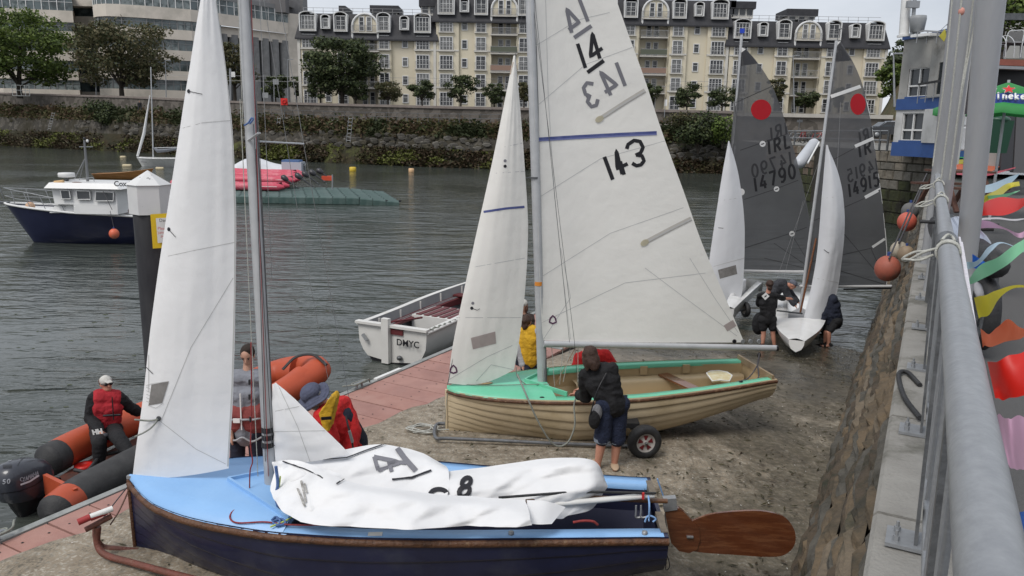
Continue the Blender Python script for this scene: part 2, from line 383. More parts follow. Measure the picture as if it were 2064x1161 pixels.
# promenade asphalt behind the coping
asp=mat('asphalt',(.088,.087,.086),(.120,.118,.115),160,.88,.7,180,col3=(.115,.112,.108),s3=90,r3=(.6,.66))
mb=MB(); rows=[]
for s in (-4,0,5,10,20,30,40,46): rows.append([SP(s,nc(s)+.362,2.94),SP(s,nc(s)+3,2.95),SP(s,nc(s)+14,3.0),SP(s,60,3.05)])
mb.grid(rows,smooth=False); mb.build('promenade',asp,kind='structure')
def nr(s): return .118-.0145*s
RZ=4.2; RR=.041
rl=thing('safety_railing','thick galvanised tube railing bolted along the quay coping','railing',SP(6,nr(6),3))
ss=[-.6+i*.8 for i in range(33)]
mb=MB(); mb.tube([SP(s,nr(s),RZ) for s in ss if s<4.3],RR,24); mb.build('handrail',galv,rl)
mb=MB(); mb.tube([SP(s,nr(s),RZ) for s in [4.25+i*.9 for i in range(24)]],RR*.93,20); mb.build('handrail',galv,rl)
mb=MB(); mb.tube([SP(4.1,nr(4.1),RZ),SP(4.38,nr(4.38),RZ)],RR*1.18,20); mb.build('collar',steel,rl)
flat=mat('steel_post',(.115,.12,.125),(.20,.205,.21),9,.45,.2,50,.55)
for k in range(15):
    s=2.05+1.43*k; b0=SP(s,nc(s)+.16,3.008); up=SP(s,nr(s)-.012,RZ-.03)
    mb=MB(); mb.bar(b0+SD*.0,up,.014,.105,up=SD)  # flat standard
    v=mb.build('post',flat,rl)
    mb=MB(); mb.bar(SP(s-.085,nc(s)+.13,3.013),SP(s+.085,nc(s)+.13,3.013),.17,.016); pl=mb.build('base_plate',galv,rl)
    if k<10:
        for ds in(-.045,.045):
            mb=MB(); c=SP(s+ds,nc(s)+.085,3.022); mb.lathe([(0,.022),(.014,.022),(.014,0),(.019,0),(.019,-.004)],c,(0,0,1),6,smooth=False); mb.tube([c+Vector((0,0,.015)),c+Vector((0,0,.045))],.007,6); mb.build('bolt',galv,pl)
    # strut tubes
for z_,dn,r_ in ((3.14,.0,.017),(3.86,.02,.017)):
    mb=MB(); mb.tube([SP(s,(nc(s)+.16)*(1-(z_-3)/1.2)+nr(s)*((z_-3)/1.2)+.03,z_) for s in ss],r_,10); mb.build('horizontal_bar',galv,rl)
for k in range(80):
    s=1.0+k*.238; 
    if abs(((s-2.05)/1.43+.5)%1-.5)<.09: continue
    f=lambda z:(nc(s)+.16)*(1-(z-3)/1.2)+nr(s)*((z-3)/1.2)+.03
    mb=MB(); mb.tube([SP(s,f(3.15),3.15),SP(s,f(3.86),3.86)],.0125,8); mb.build('baluster',galv,rl)
PZ=.5; pn0,pn1=-8.06,-6.15
pt=thing('pontoon','floating walkway of faded red boards with grey metal edging beside the slipway','pontoon',SP(8,-7.1,0))
brd=[mat('red_board_%d'%i,c,d,3.5,.8,.3,60,col3=e,s3=1.2,r3=(.5,.75)) for i,(c,d,e) in enumerate((((.36,.19,.155),(.30,.155,.13),(.40,.24,.20)),((.33,.175,.145),(.37,.21,.18),(.26,.14,.12)),((.39,.22,.185),(.33,.18,.15),(.28,.155,.135))))]
s=1.0; i=0
spot=mat('board_fixings',(.02,.018,.016),None,rough=.8)
while s<20.5:
    w=.47
    mb=MB(); a=SP(s+.011,pn0+.10,PZ); b=SP(s+w-.011,pn0+.10,PZ); c=SP(s+w-.011,pn1,PZ); d=SP(s+.011,pn1,PZ)
    dz=Vector((0,0,rnd.uniform(-.004,.004)))
    mb.slab([a+dz,d+dz,c+dz,b+dz],Vector((0,0,-.045)))
    bo=mb.build('board',rnd.choice(brd),pt)
    mb=MB()
    for n in (pn0+.3,pn0+1.0,pn0+1.7):
        for q in (.11,.36):
            c0=SP(s+q,n+rnd.uniform(-.02,.02),PZ+.003); mb.add([c0+Vector((.014*math.cos(t),.014*math.sin(t),0)) for t in (0,1.05,2.1,3.14,4.2,5.25)],[tuple(range(6))])
    mb.build('fixing',spot,bo)
    s+=w;i+=1
edg=mat('pontoon_edging',(.30,.31,.30),(.20,.21,.20),6,.6,.3,40)
mb=MB(); mb.bar(SP(.8,pn0+.04,PZ-.03),SP(20.6,pn0+.04,PZ-.03),.10,.09); mb.build('edging',edg,pt)
mb=MB(); mb.bar(SP(.8,(pn0+pn1)/2,PZ-.13),SP(20.6,(pn0+pn1)/2,PZ-.13),1.8,.14); mb.build('deck_frame',steel,pt)
mb=MB(); mb.bar(SP(.8,(pn0+pn1)/2-.05,.1),SP(20.6,(pn0+pn1)/2-.05,.1),1.75,.55); mb.build('float',black,pt)
mb=MB(); mb.bar(SP(9.9,pn0+.03,PZ+.025),SP(10.6,pn0+.03,PZ+.025),.07,.02); mb.build('rubbing_strip',white,pt)
mb=MB(); mb.bar(SP(13.35,pn0+.2,PZ+.004),SP(13.35,pn1,PZ+.004),.10,.02,up=(0,0,1)); mb.build('hinge_plate',edg,pt)
def cleat(s,lab):
    t=thing('mooring_cleat',lab,'cleat',SP(s,pn0+.06,PZ+.015),math.atan2(SD.y,SD.x))
    mb=MB(); mb.tube([(-.16,0,.07),(-.12,0,.085),(.12,0,.085),(.16,0,.07)],[.012,.017,.017,.012],8); mb.build('horn',galv,t,local=True)
    for x in(-.05,.05):
        mb=MB(); mb.tube([(x*1.4,0,0),(x,0,.08)],[.022,.014],8); mb.build('foot',galv,t,local=True)
    return t
cleat(3.75,'steel mooring cleat on the pontoon edge with the inflatable boat rope made fast')
cleat(9.45,'steel mooring cleat on the pontoon edge wrapped in grey rope behind the red jacket')
cleat(14.1,'steel mooring cleat on the pontoon edge next to the cylindrical fender')
def rope(name,pts,r,m,lab=None,cat='rope',parent=None,n=40):
    mb=MB(); mb.tube(cr_spline(pts,n),r,7); o=mb.build(name,m,parent)
    if parent is None: tag(o,lab,cat)
    return o
c=SP(3.75,pn0+.06,PZ+.1)
rope('mooring_rope',[c+Vector((-.9,-.3,-.25)),c+Vector((-.35,.05,-.02)),c+SD*-.14,c+SD*.1+SN*.04,c+SD*.15-SN*.03,c-SD*.12-SN*.05,c-SD*.16+SN*.04,c+SD*.16+SN*.04,c+SD*.3-SN*.12],.012,ropeg,'grey mooring rope wound round the nearest pontoon cleat',n=70)
c=SP(9.45,pn0+.06,PZ+.1)
rope('mooring_rope',[c+SD*-.3-SN*.1,c+SD*-.15,c+SD*.1+SN*.04,c+SD*.15-SN*.03,c-SD*.12-SN*.05,c-SD*.14+SN*.04,c+SD*.2+SN*.02,c+SD*.3-SN*.03-Vector((0,0,.08))],.012,ropeg,'grey rope turned round the cleat beyond the man in the red jacket',n=60)
LZ=4.0
landpl=[(SP(45,-.6,0)),aty(1745,330,45),aty(1640,330,56),aty(1545,320,66),aty(1480,330,97)]
landpl=[Vector((p.x,p.y,0)) for p in landpl]
landpl[0]=Vector((21.4,40,0)); landpl.insert(0,SP(39,nc(39),0)+Vector((.4,0,0)))
qw=thing('harbour_corner_wall','squared stone harbour wall under the white and blue clubhouse','wall',(landpl[1].x,landpl[1].y,0))
mb=MB()
for a,b in zip(landpl[:-1],landpl[1:]):
    d=(b-a).normalized(); nrm=Vector((d.y,-d.x,0)); 
    if nrm.dot(Vector((0,-1,0)))<0: nrm=-nrm
    mb.grid([[a+nrm*.0+Vector((0,0,z)) for z in (-1,LZ-.05)],[b+Vector((0,0,z)) for z in (-1,LZ-.05)]],smooth=False)
mb.build('mortar_core',mat('wall_mortar',(0,0,0)),qw)
wst=[mat('ashlar_%s'%k,a,b,1.6,.85,.7,6,bd=4,col3=c,s3=.9,r3=(.5,.65)) for k,a,b,c in (('buff',(.25,.22,.175),(.17,.15,.12),(.10,.09,.07)),('grey',(.19,.175,.15),(.13,.12,.10),(.08,.075,.055)),('weedy',(.03,.034,.016),(.055,.06,.022),(.02,.018,.012)),('brown',(.16,.12,.09),(.10,.08,.06),(.06,.05,.035)))]
nst=0
for k,(a,b) in enumerate(zip(landpl[:-1],landpl[1:])):
    d=(b-a); Ln=d.length; d.normalize(); nrm=Vector((d.y,-d.x,0))
    if nrm.dot(Vector((0,-1,0)))<0: nrm=-nrm
    if k==len(landpl)-2: st=2.6
    else: st=.95
    z=0.; row=0
    hs=[.62]*3+[.52]*2+[.42,.60]
    for h in hs:
        x=rnd.uniform(-.4,0)
        while x<Ln:
            w=st*rnd.uniform(.6,1.3); x1=min(x+w-.04,Ln); x0=max(x,0)
            if x1-x0>.15:
                o=.05+rnd.uniform(0,.05); p=[a+d*x0+Vector((0,0,z+.02)),a+d*x1+Vector((0,0,z+.02)),a+d*(x1-rnd.uniform(0,.04))+Vector((0,0,z+h-.02)),a+d*(x0+rnd.uniform(0,.04))+Vector((0,0,z+h-.02))]
                c0=(p[0]+p[1]+p[2]+p[3])/4; q=[c0+(v-c0)*.86+nrm*o for v in p]
                mb=MB(); mb.add(p+q,[(4,5,6,7),(0,1,5,4),(1,2,6,5),(2,3,7,6),(3,0,4,7)])
                mi=2 if z<1.7+rnd.uniform(-.3,.4) else (3 if k>=3 and rnd.random()<.6 else (0 if z>3.2 else rnd.choice((0,1,1))))
                if nst<280: mb.build('stone',wst[mi],qw); nst+=1
                else:
                    mb.build('stone_far',wst[mi],qw).name='stone'
                    nst+=1
            x+=w
        z+=h
mb=MB()
V=[v+Vector((0,0,LZ-.05)) for v in landpl]+[Vector((60,110,LZ+.2)),Vector((90,110,LZ)),Vector((90,38,LZ)),Vector((24,34,LZ-.9))]
mb.add(V,[tuple(range(len(V)))]); mb.build('yard_ground',mat('worn_concrete',(.17,.165,.15),(.22,.21,.19),.6,.9,.3,12),kind='structure')
print('quay stones',cnt,'corner stones',nst)
# stations: pixel x, distance, then picture heights of parapet top, parapet foot, top of bank, foot of bank, top of weed, waterline
fst=[(-140,162,184,205,205,228,256,289),(0,152,190,212,212,236,262,292),(240,133,197,220,220,244,270,302),(480,114,208,234,236,260,285,316),(700,104,214,242,246,268,294,326),(900,98,219,247,250,276,302,335),(1050,96,222,249,252,280,305,340),(1340,95,226,250,254,288,318,352),(1475,95,229,254,262,296,325,356)]
bank=mat('overgrown_bank',(.050,.055,.026),(.10,.085,.045),.55,.95,.9,3,col3=(.075,.05,.03),s3=.35,r3=(.45,.6),bd=10)
dstone=mat('dark_rubble',(.048,.044,.037),(.105,.095,.08),1.6,.9,1,2.2,voro=True,col3=(.035,.03,.018),s3=.14,r3=(.45,.6),bd=8)
weedm=mat('tidal_weed',(.040,.030,.014),(.022,.025,.012),.6,.9,1,2,col3=(.075,.085,.02),s3=.28,r3=(.54,.66),bd=8)
par=mat('parapet_rubble',(.075,.066,.056),(.13,.115,.10),1.3,.9,.8,3,voro=True,bd=5)
copm=mat('parapet_coping',(.17,.14,.125),(.23,.20,.18),.8,.85)
def fs(px,k,dy=0):
    for a,b in zip(fst[:-1],fst[1:]):
        if px<=b[0] or b is fst[-1]:
            u=(px-a[0])/(b[0]-a[0]); Y=a[1]+(b[1]-a[1])*u; y=a[k]+(b[k]-a[k])*u; return aty(px,y,Y+dy)
def band(k0,d0,k1,d1,amp=0,n=150,m=4,z0=None,out=0):
    rows=[]
    for i in range(n+1):
        px=-140+i*(1475+140)/n; a=fs(px,k0,d0); b=fs(px,k1,d1)
        if z0 is not None: a.z=z0
        r=[]
        for j in range(m+1):
            q=a.lerp(b,j/m)
            if amp and 0<j<m or (amp and out): q=q+Vector((0,-1,.3))*amp*noise.noise(q*.5)+Vector((0,-1,0))*amp*.6*noise.noise(q*1.9)
            r.append(q)
        rows.append(r)
    return rows
fw=thing('far_quay_wall','dark rubble quay wall hung with brown seaweed on the far side of the harbour','wall',fs(600,7)*1)
mb=MB(); mb.grid(band(7,-1.2,6,.2,.9,m=5,z0=-.6)); mb.build('seaweed_skirt',weedm,fw)
mb=MB(); mb.grid(band(6,.2,5,1.0,.35,m=4)); mb.build('rubble_face',dstone,fw)
mb=MB(); mb.grid(band(5,1.0,4,2.6,1.0,m=5)); mb.build('grassy_bank',bank,kind='structure')
mb=MB(); mb.grid(band(4,2.6,3,5.2,0,m=1)); mb.build('quay_path',mat('dirt_path',(.11,.10,.085),(.15,.14,.12),.6,.9),kind='structure')
# protruding stones of the rubble face, those big enough to tell apart
fwm=[mat('rubble_stone_%d'%i,a,b,1.5,.9,.8,5,bd=4) for i,(a,b) in enumerate((((.10,.094,.083),(.06,.055,.047)),((.155,.145,.125),(.09,.085,.075)),((.065,.06,.05),(.035,.033,.027)),((.05,.045,.03),(.08,.07,.05))))]
proto=[]
for i in range(8):
    mb=MB(); r=[]
    vs=[];n=7
    for j in range(n):
        a=2*math.pi*j/n+rnd.uniform(-.25,.25); q=rnd.uniform(.75,1.1); vs.append((math.cos(a)*q,-.0,math.sin(a)*q*.7))
    vs2=[(v[0]*.75,-.28,v[2]*.75) for v in vs]
    mb.add(vs+vs2,[tuple(range(n,2*n))]+[(j,(j+1)%n,n+(j+1)%n,n+j) for j in range(n)])
    me=mb.build('s',fwm[i%4]).data; proto.append(me)
for o in list(bpy.data.objects):
    if o.name.split('.')[0]=='s': bpy.data.objects.remove(o)
iv=PM[fw.name].inverted()
for i in range(290):
    px=rnd.choice((rnd.uniform(480,985),rnd.uniform(700,985),rnd.uniform(1345,1465),rnd.uniform(150,480))); u=rnd.random()
    P=fs(px,6,.2).lerp(fs(px,5,1.0),u); P.y-=.25
    s=rnd.uniform(.28,.62)
    inst(rnd.choice(proto),'stone',fw,iv@Matrix.Translation(P)@Matrix.Diagonal((s*rnd.uniform(1,1.5),s,s,1)))
# parapet wall
pw=thing('parapet_wall','long low stone parapet wall with pinkish coping along the far road','wall',fs(600,3))
rows=[]
mb=MB(); mb.grid(band(3,5.2,2,5.2,0,m=1),smooth=False); mb.build('wall_face',par,pw)
mb=MB(); r=[]
for i in range(81):
    px=-140+i*(1475+140)/80; a=fs(px,2,5.2); r.append([a+Vector((0,-.2,0)),a+Vector((0,-.2,.32)),a+Vector((0,.8,.32)),a+Vector((0,.8,-2.8))])
mb.grid(r,smooth=False); mb.build('coping',copm,pw)
# vegetation: tufts of ivy, grass and weed on the bank and skirt
def tufts(name,mats,n,f,sz,seed,ksz=(1,1)):
    rr=random.Random(seed); mb=MB()
    for i in range(n):
        P,mi,sc=f(rr); 
        for k in range(5):
            a=rr.uniform(0,6.28); e=rr.uniform(.2,1)
            d=Vector((math.cos(a),math.sin(a)*.8-.4,rr.uniform(-.2,.9))); d.normalize(); w=d.cross(Vector((rr.gauss(0,1),rr.gauss(0,1),rr.gauss(0,1)))).normalized()
            c=P+Vector((rr.gauss(0,.5)*sc,rr.gauss(0,.25)*sc,rr.gauss(0,.22)*sc)); l=sz*sc*rr.uniform(.6,1.3)
            mb.add([c-w*l*.35,c+d*l*.6-w*l*.3,c+d*l,c+w*l*.35],[(0,1,2,3)],mi)
    return mb.build(name,mats,kind='stuff')
vg=[mat('bank_leaf_%d'%i,c,None,rough=.8,trans=.2) for i,c in enumerate(((.035,.046,.016),(.06,.068,.022),(.095,.085,.035),(.11,.075,.045),(.075,.10,.02)))]
def f1(r):
    px=r.uniform(-100,1470); u=r.random()
    P=fs(px,5,1.0).lerp(fs(px,4,2.6),u); P.z+=r.uniform(-.5,.6)*(1 if u>.5 else .7)
    cl=noise.noise(P*.16)
    return P,(0 if cl>.16 else r.choice((1,2,2,3,3,0))),1
tufts('bank_vegetation',vg,4600,f1,.46,3)
def f2(r):
    while True:
        px=r.uniform(-60,1470); u=r.random()**1.3; P=fs(px,7,-1.2).lerp(fs(px,6,.2),u*.95+.03)
        if noise.noise(Vector((P.x*.11,3,0)))+.6*noise.noise(Vector((P.x*.5,P.z*.6,0)))+.6*(rr.random() if False else r.random()-.5)>-.12: break
    P.y-=.2
    return P,(r.choice((4,4,1)) if noise.noise(Vector((P.x*.2,P.z*.5,9)))>.18 else r.choice((2,3,2,0,1))),.8
wd=[mat('seaweed_leaf_%d'%i,c,None,rough=.7) for i,c in enumerate(((.028,.028,.012),(.06,.055,.02),(.05,.032,.015),(.04,.025,.012),(.11,.125,.025)))]
tufts('hanging_seaweed',wd,5200,f2,.42,4)
# big dark bush on the bank, bushes by the right end
def leafball(mb,c,r,n,sz,rr,mi=0,mats=1):
    for i in range(n):
        d=Vector((rr.gauss(0,1),rr.gauss(0,1),rr.gauss(0,1))); d.normalize(); q=rr.random()**.4
        P=c+Vector((d.x*r[0],d.y*r[1],d.z*r[2]))*q; w=Vector((rr.gauss(0,1),rr.gauss(0,1),rr.gauss(0,.6))).normalized(); u=w.cross(d).normalized()
        l=sz*rr.uniform(.6,1.4)
        mb.add([P-w*l*.5,P+u*l*.32,P+w*l*.5,P-u*l*.32],[(0,1,2,3)],mi if mats==1 else rr.randrange(mats))
leafm={'green':[mat('leaf_green_a',(.085,.13,.024),None,rough=.6,trans=.25),mat('leaf_green_b',(.045,.070,.016),None,rough=.6,trans=.25),mat('leaf_green_c',(.14,.19,.042),None,rough=.6,trans=.25)],
 'dark':[mat('leaf_dark_a',(.052,.074,.027),None,rough=.7,trans=.2),mat('leaf_dark_b',(.085,.105,.04),None,rough=.7,trans=.2),mat('leaf_dark_c',(.026,.036,.016),None,rough=.7,trans=.2)],
 'brownish':[mat('leaf_brown_a',(.080,.078,.034),None,rough=.7,trans=.2),mat('leaf_brown_b',(.052,.062,.025),None,rough=.7,trans=.2),mat('leaf_brown_c',(.115,.10,.048),None,rough=.7,trans=.2)]}
barkm=mat('bark',(.035,.028,.022),(.06,.05,.04),3,.9,.7,10)
def bush(c,r,n,kind,lab,sz=.4,seed=1):
    rr=random.Random(seed); t=thing('bush',lab,'bush',c-Vector((0,0,r[2])))
    mb=MB()
    for k in range(7):
        q=c+Vector((rr.uniform(-.6,.6)*r[0],rr.uniform(-.5,.5)*r[1],rr.uniform(-.5,.5)*r[2])); leafball(mb,q,[v*.55 for v in r],n//7,sz,rr,0,3)
    mb.build('foliage',leafm[kind],t)
    mb=MB()
    for k in range(4): mb.tube([c-Vector((0,0,r[2]*1.1)),c+Vector((rr.uniform(-.5,.5)*r[0],0,rr.uniform(-.2,.4)*r[2]))],[.06,.02],5)
    mb.build('stem',barkm,t)
bush(aty(200,225,135.5),(3.2,1.6,2.6),2600,'dark','dense dark green bush overhanging the weedy wall left of the small yacht',.38,5)
bush(aty(1410,262,94),(3.4,1.6,2.6),2400,'dark','large dark bush on the far bank between the white and grey sails',.34,6)
bush(aty(1375,240,95),(2.4,1.2,1.3),1100,'brownish','low brownish bush at the top of the far bank beside the large bush',.3,7)
bush(aty(1458,262,93.5),(1.6,1.2,2.0),1100,'green','yellow green bush hanging at the right end of the far bank',.3,8)
# ---------------------------------------------------------------- trees
def tree(px,ytop,ybase,wpx,Y,kind,lab,seed,n=1800,sz=.42,clumps=26,trunk=.22,tall=1.0,grp=None,cfrac=None,lean=0):
    rr=random.Random(seed); base=aty(px,ybase,Y); top=aty(px+lean,ytop,Y); Hh=top.z-base.z; sc=Y*math.cos(_p)/FP; rx=wpx*sc/2
    t=thing('tree',lab,'tree',base,group=grp)
    ch=Hh*(1-trunk); cz=base.z+Hh*trunk+ch/2; c=Vector((base.x+(top.x-base.x)*.6,base.y,cz))
    mb=MB(); pts=[]
    for k in range(clumps):
        a=rr.uniform(0,6.28); v=rr.uniform(-1,1); rad=math.sqrt(max(0,1-v*v*.75))*rr.uniform(.5,.98)
        if v<-.3: rad*=.95
        q=c+Vector((math.cos(a)*rx*rad,math.sin(a)*rx*rad*.9,v*ch/2*.82)); pts.append(q)
        r=rx*rr.uniform(.20,.36)
        leafball(mb,q,(r*1.15,r,r*.62*rr.uniform(.7,1.3)),n//clumps,sz,rr,0,3)
    leafball(mb,c,(rx*.75,rx*.75,ch/2*.8),n//5,sz,rr,0,3)
    mb.build('crown',leafm[kind],t)
    mb=MB(); r0=max(.12,Hh*.022)*(1 if Hh<9 else 1.3)
    mb.tube([base-Vector((0,0,.3)),base+Vector((0,0,Hh*trunk)),c,c+Vector((0,0,ch*.3))],[r0*1.2,r0,r0*.6,r0*.15],7)
    mb.build('trunk',barkm,t)
    mb=MB()
    for q in pts[:14]:
        s=base+Vector((0,0,Hh*trunk*rr.uniform(.8,1.5))); mb.tube([s,s.lerp(q,.5)+Vector((0,0,.2)),q],[r0*.45,r0*.28,r0*.08],5)
    mb.build('limb',barkm,t)
    return t
tree(40,14,195,205,150,'green','large bright green tree at the left edge in front of the office block',11,9000,.62,60,.12)
tree(246,34,196,190,146,'brownish','large brownish green tree between the left edge tree and the white jib',12,9500,.52,64,.10)
tree(474,86,200,90,140,'brownish','tall tree in front of the grey columns, partly behind the near mast',13,3600,.5,34,.2)
tree(556,150,209,58,128,'dark','small bushy tree beside the red lifebuoy box',14,1300,.42,16,.2)
tree(598,148,207,34,131,'dark','narrow small tree at the corner where office and apartments meet',15,700,.4,10,.2)
tree(690,72,211,142,122,'dark','large dark round tree in front of the left wing of the apartments',16,8500,.46,62,.14)
for i,(px,yt,yb,w,lab) in enumerate(((646,146,208,62,'small round tree under the left side of the large round tree'),(717,160,210,40,'small tree under the right side of the large round tree'),(782,162,210,50,'small street tree just right of the large round tree'),(851,162,212,48,'small loose street tree below the centre of the left wing'),(929,152,216,60,'broad street tree left of the cream dinghy jib'),(996,164,216,46,'small street tree touching the edge of the cream dinghy jib'),(1056,164,216,34,'small street tree seen between jib and mast of the cream dinghy'),(1314,168,218,40,'small street tree beside the leech of the big white sail'),(1384,170,224,50,'small open street tree right of the bus stop sign'),(1455,170,224,56,'small street tree just left of the first grey sail'),(1568,152,215,34,'slim dark tree between the grey sail and the balconies'),(1622,180,226,46,'round street tree between the two grey sails'),(1690,176,224,30,'small tree behind the second grey sail'))):
    tree(px,yt-5+(i*7)%9,yb,w*(1.0+.05*((i*5)%6)),121,('dark','dark','brownish','dark')[i%4],lab,30+i,2400,.30,14+(i*3)%9,.10+.02*(i%4),lean=(i*5)%7-3,grp='street trees in front of the apartments')
for i,(px,yt,yb,w,Y,k,lab) in enumerate(((1812,80,170,60,112,'dark','dark tree rising behind the left corner of the clubhouse'),(1800,120,215,60,108,'green','green hillside tree beside the clubhouse upper window'),(1840,150,235,60,105,'dark','low hillside tree behind the clubhouse corner'))):
    tree(px,yt,yb,w,Y,k,lab,60+i,2200,.45,24,.1)
# ---------------------------------------------------------------- APARTMENTS
AY=130.
def ax(px): return aty(px,150,AY).x
G0=aty(700,215,AY).z
def fz(k): return G0+1.45+2.88*k
def ground_z(x): return G0
cream=mat('cream_render',(.64,.585,.45),(.58,.525,.40),.35,.85,col3=(.62,.56,.44),s3=.2,r3=(.45,.6))
creamw=mat('white_render_trim',(.60,.58,.53),(.52,.50,.46),.6,.8)
slate=mat('slate_mansard',(.026,.026,.030),(.042,.042,.047),1.4,.65,.3,8)
winw=mat('white_window_frame',(.66,.66,.65),None,rough=.5)
gl1=mat('window_glass',(.018,.02,.024),(.055,.058,.062),.5,.15,spec=.6,ramp=(.4,.6))
gl2=mat('curtained_glass',(.20,.20,.195),(.06,.065,.07),1.2,.2,spec=.6,stretch=(3,1,1))
railm=mat('thin_grey_rail',(.30,.30,.30),None,rough=.5,metal=.2)
ap=thing('apartment_building','long cream apartment building with black mansard roof and arched white dormers','building',(ax(1190),AY,G0))
def abx(x0,x1,z0,z1,y0,y1,m,name='wall'):
    mb=MB(); mb.box(((x0+x1)/2,(y0+y1)/2,(z0+z1)/2),(abs(x1-x0),abs(y1-y0),z1-z0)); return mb.build(name,m,ap)
eW=aty(608,77,AY).z; eR=aty(1700,88,AY).z; eC=aty(950,44,AY).z; 
xl0,xl1,xc1,xr1=ax(606),ax(878),ax(1462),ax(1778)
bays=[739,1015,1190,1314,1620]
def wallseg(x0,x1,z1):
    # wall broken by recessed balcony bays
    cur=x0
    for b in bays:
        bx0,bx1=ax(b-28),ax(b+28)
        if bx0>x0 and bx1<x1:
            abx(cur,bx0,G0-1.5,z1,AY,AY+12,cream); abx(bx0,bx1,G0-1.5,z1,AY+1.6,AY+12,cream,'recess_wall'); cur=bx1
    abx(cur,x1,G0-1.5,z1,AY,AY+12,cream)
wallseg(xl0,xl1,eW); wallseg(xl1,xc1,eC); wallseg(xc1,xr1,eW)
# projecting bays give the front its relief
for a,b,z in ((610,645,eW),(762,790,eW),(836,874,eW),(880,925,eC),(955,990,eC),(1040,1070,eC),(1248,1283,eC),(1345,1380,eC),(1420,1460,eC),(1466,1508,eW),(1556,1592,eW),(1650,1690,eW),(1735,1776,eW)):
    abx(ax(a),ax(b),G0-1.5,z-.02,AY-.45,AY+.002,cream,'bay')
for z in (fz(1)+1.45-.1,fz(3)+1.45-.1): abx(xl0,xr1,z,z+.28,AY-.5,AY-.1,creamw,'string_course') if False else None
def course(px0,px1,z):
    abx(ax(px0),ax(px1),z,z+.25,AY-.53,AY-.44,creamw,'string_course')
for a,b,in ((610,645),(762,790),(836,874),(880,925),(955,990),(1248,1283),(1345,1380),(1420,1460),(1466,1508),(1556,1592),(1650,1690),(1735,1776)):
    course(a,b,fz(0)+1.75); course(a,b,fz(2)+1.75 if True else 0)
for px in (606,877,1461,1779): abx(ax(px)-.22,ax(px)+.22,G0-1.4,eW-.03,AY-.56,AY-.1,creamw,'corner_trim')
# mansard
def mansard(x0,x1,z0,z1,ins=.9,bk=12):
    mb=MB(); o=.55
    V=[(x0-o,AY-.75,z0),(x1+o,AY-.75,z0),(x1+o,AY+bk,z0),(x0-o,AY+bk,z0),(x0+ins-o,AY+.55,z1),(x1-ins+o,AY+.55,z1),(x1-ins+o,AY+bk-1,z1),(x0+ins-o,AY+bk-1,z1)]
    mb.add(V,[(0,1,5,4),(1,2,6,5),(2,3,7,6),(3,0,4,7),(4,5,6,7),(3,2,1,0)]); mb.build('mansard_roof',slate,ap)
    abx(x0-o+.02,x1+o-.02,z0-.22,z0,AY-.85,AY-.5,slate,'gutter')
zR=aty(700,27,AY).z; zC=zR+2.9
mansard(xl0,xl1,eW,zR); mansard(xl1,xc1,eC,eC+zR-eW); mansard(xc1,xr1,eW,zR)
# windows: meshes shared
def winmesh(w,h,nx,tall,arch=False):
    mb=MB(); t=.085
    for x in(-w/2,w/2): mb.box((x,0,0),(t*1.5,.16,h))
    for z in(-h/2,h/2): mb.box((0,.0,z),(w+t*1.5+.0,.158,t*1.4))
    for i in range(1,nx): mb.box((-w/2+w*i/nx,.03,0),(t*.9,.1,h-.2))
    mb.box((0,.031,h*.16),(w-.2,.09,.05))
    if tall: mb.box((0,.03,-h*.17),(w-.2,.09,.06))
    return mb
def mesh_of(mb,m):
    o=mb.build('tmp',m,local=True); me=o.data; bpy.data.objects.remove(o); return me
WT={'triple':(2.05,2.15,4,1),'double':(1.55,2.15,2,1),'small':(.85,1.35,1,0),'door':(.75,2.1,1,1)}
WM={k:mesh_of(winmesh(*v),winw) for k,v in WT.items()}
def panem(w,h): mb=MB(); mb.box((0,.028,0),(w,.04,h)); return mb
PMs={k:[mesh_of(panem(v[0],v[1]),g) for g in(gl1,gl2)] for k,v in WT.items()}
def juliet(w):
    mb=MB(); 
    for z in(-.98,.0): mb.box((0,-.32,z),(w+.4,.05,.05))
    n=int(w/.24)
    for i in range(n+1): mb.box((-w/2-.18+(w+.36)*i/n,-.32,-.49),(.028,.028,.95))
    for x in(-w/2-.18,w/2+.18): mb.box((x,-.16,0),(.05,.32,.05))
    return mb
JM={k:mesh_of(juliet(WT[k][0]),railm) for k in('triple','double')}
SLM={k:mesh_of(MB().box((0,-.17,-1.12),(WT[k][0]+.5,.36,.14)),creamw) for k in('triple','double')}
iva=PM[ap.name].inverted()
def win(px,z,kind,y,jul=True,nm='window'):
    M_=iva@Matrix.Translation((ax(px),y,z)); w=inst(WM[kind],nm,ap,M_); inst(PMs[kind][0 if rnd.random()<.72 else 1],'pane',w,Matrix.Identity(4))
    if jul and kind in JM: j=inst(JM[kind],'juliet_rail',ap,iva@Matrix.Translation((ax(px),y-.02,z+.02))); inst(SLM[kind],'sill',w,Matrix.Identity(4))
cols=[(626,'triple',0),(661,'small',0),(691,'double',0),(776,'double',0),(817,'small',0),(853,'triple',0),(900,'triple',1),(936,'small',1),(969,'double',1),(1055,'double',1),(1092,'small',1),(1126,'triple',1),(1160,'double',1),(1224,'double',1),(1265,'double',1),(1361,'double',1),(1400,'small',1),(1441,'triple',1),(1488,'triple',0),(1529,'small',0),(1571,'double',0),(1670,'double',0),(1712,'small',0),(1753,'triple',0)]
bayx=[(610,645),(762,790),(836,874),(880,925),(955,990),(1040,1070),(1248,1283),(1345,1380),(1420,1460),(1466,1508),(1556,1592),(1650,1690),(1735,1776)]
whd=mat('dormer_white',(.62,.62,.61),None,rough=.6)
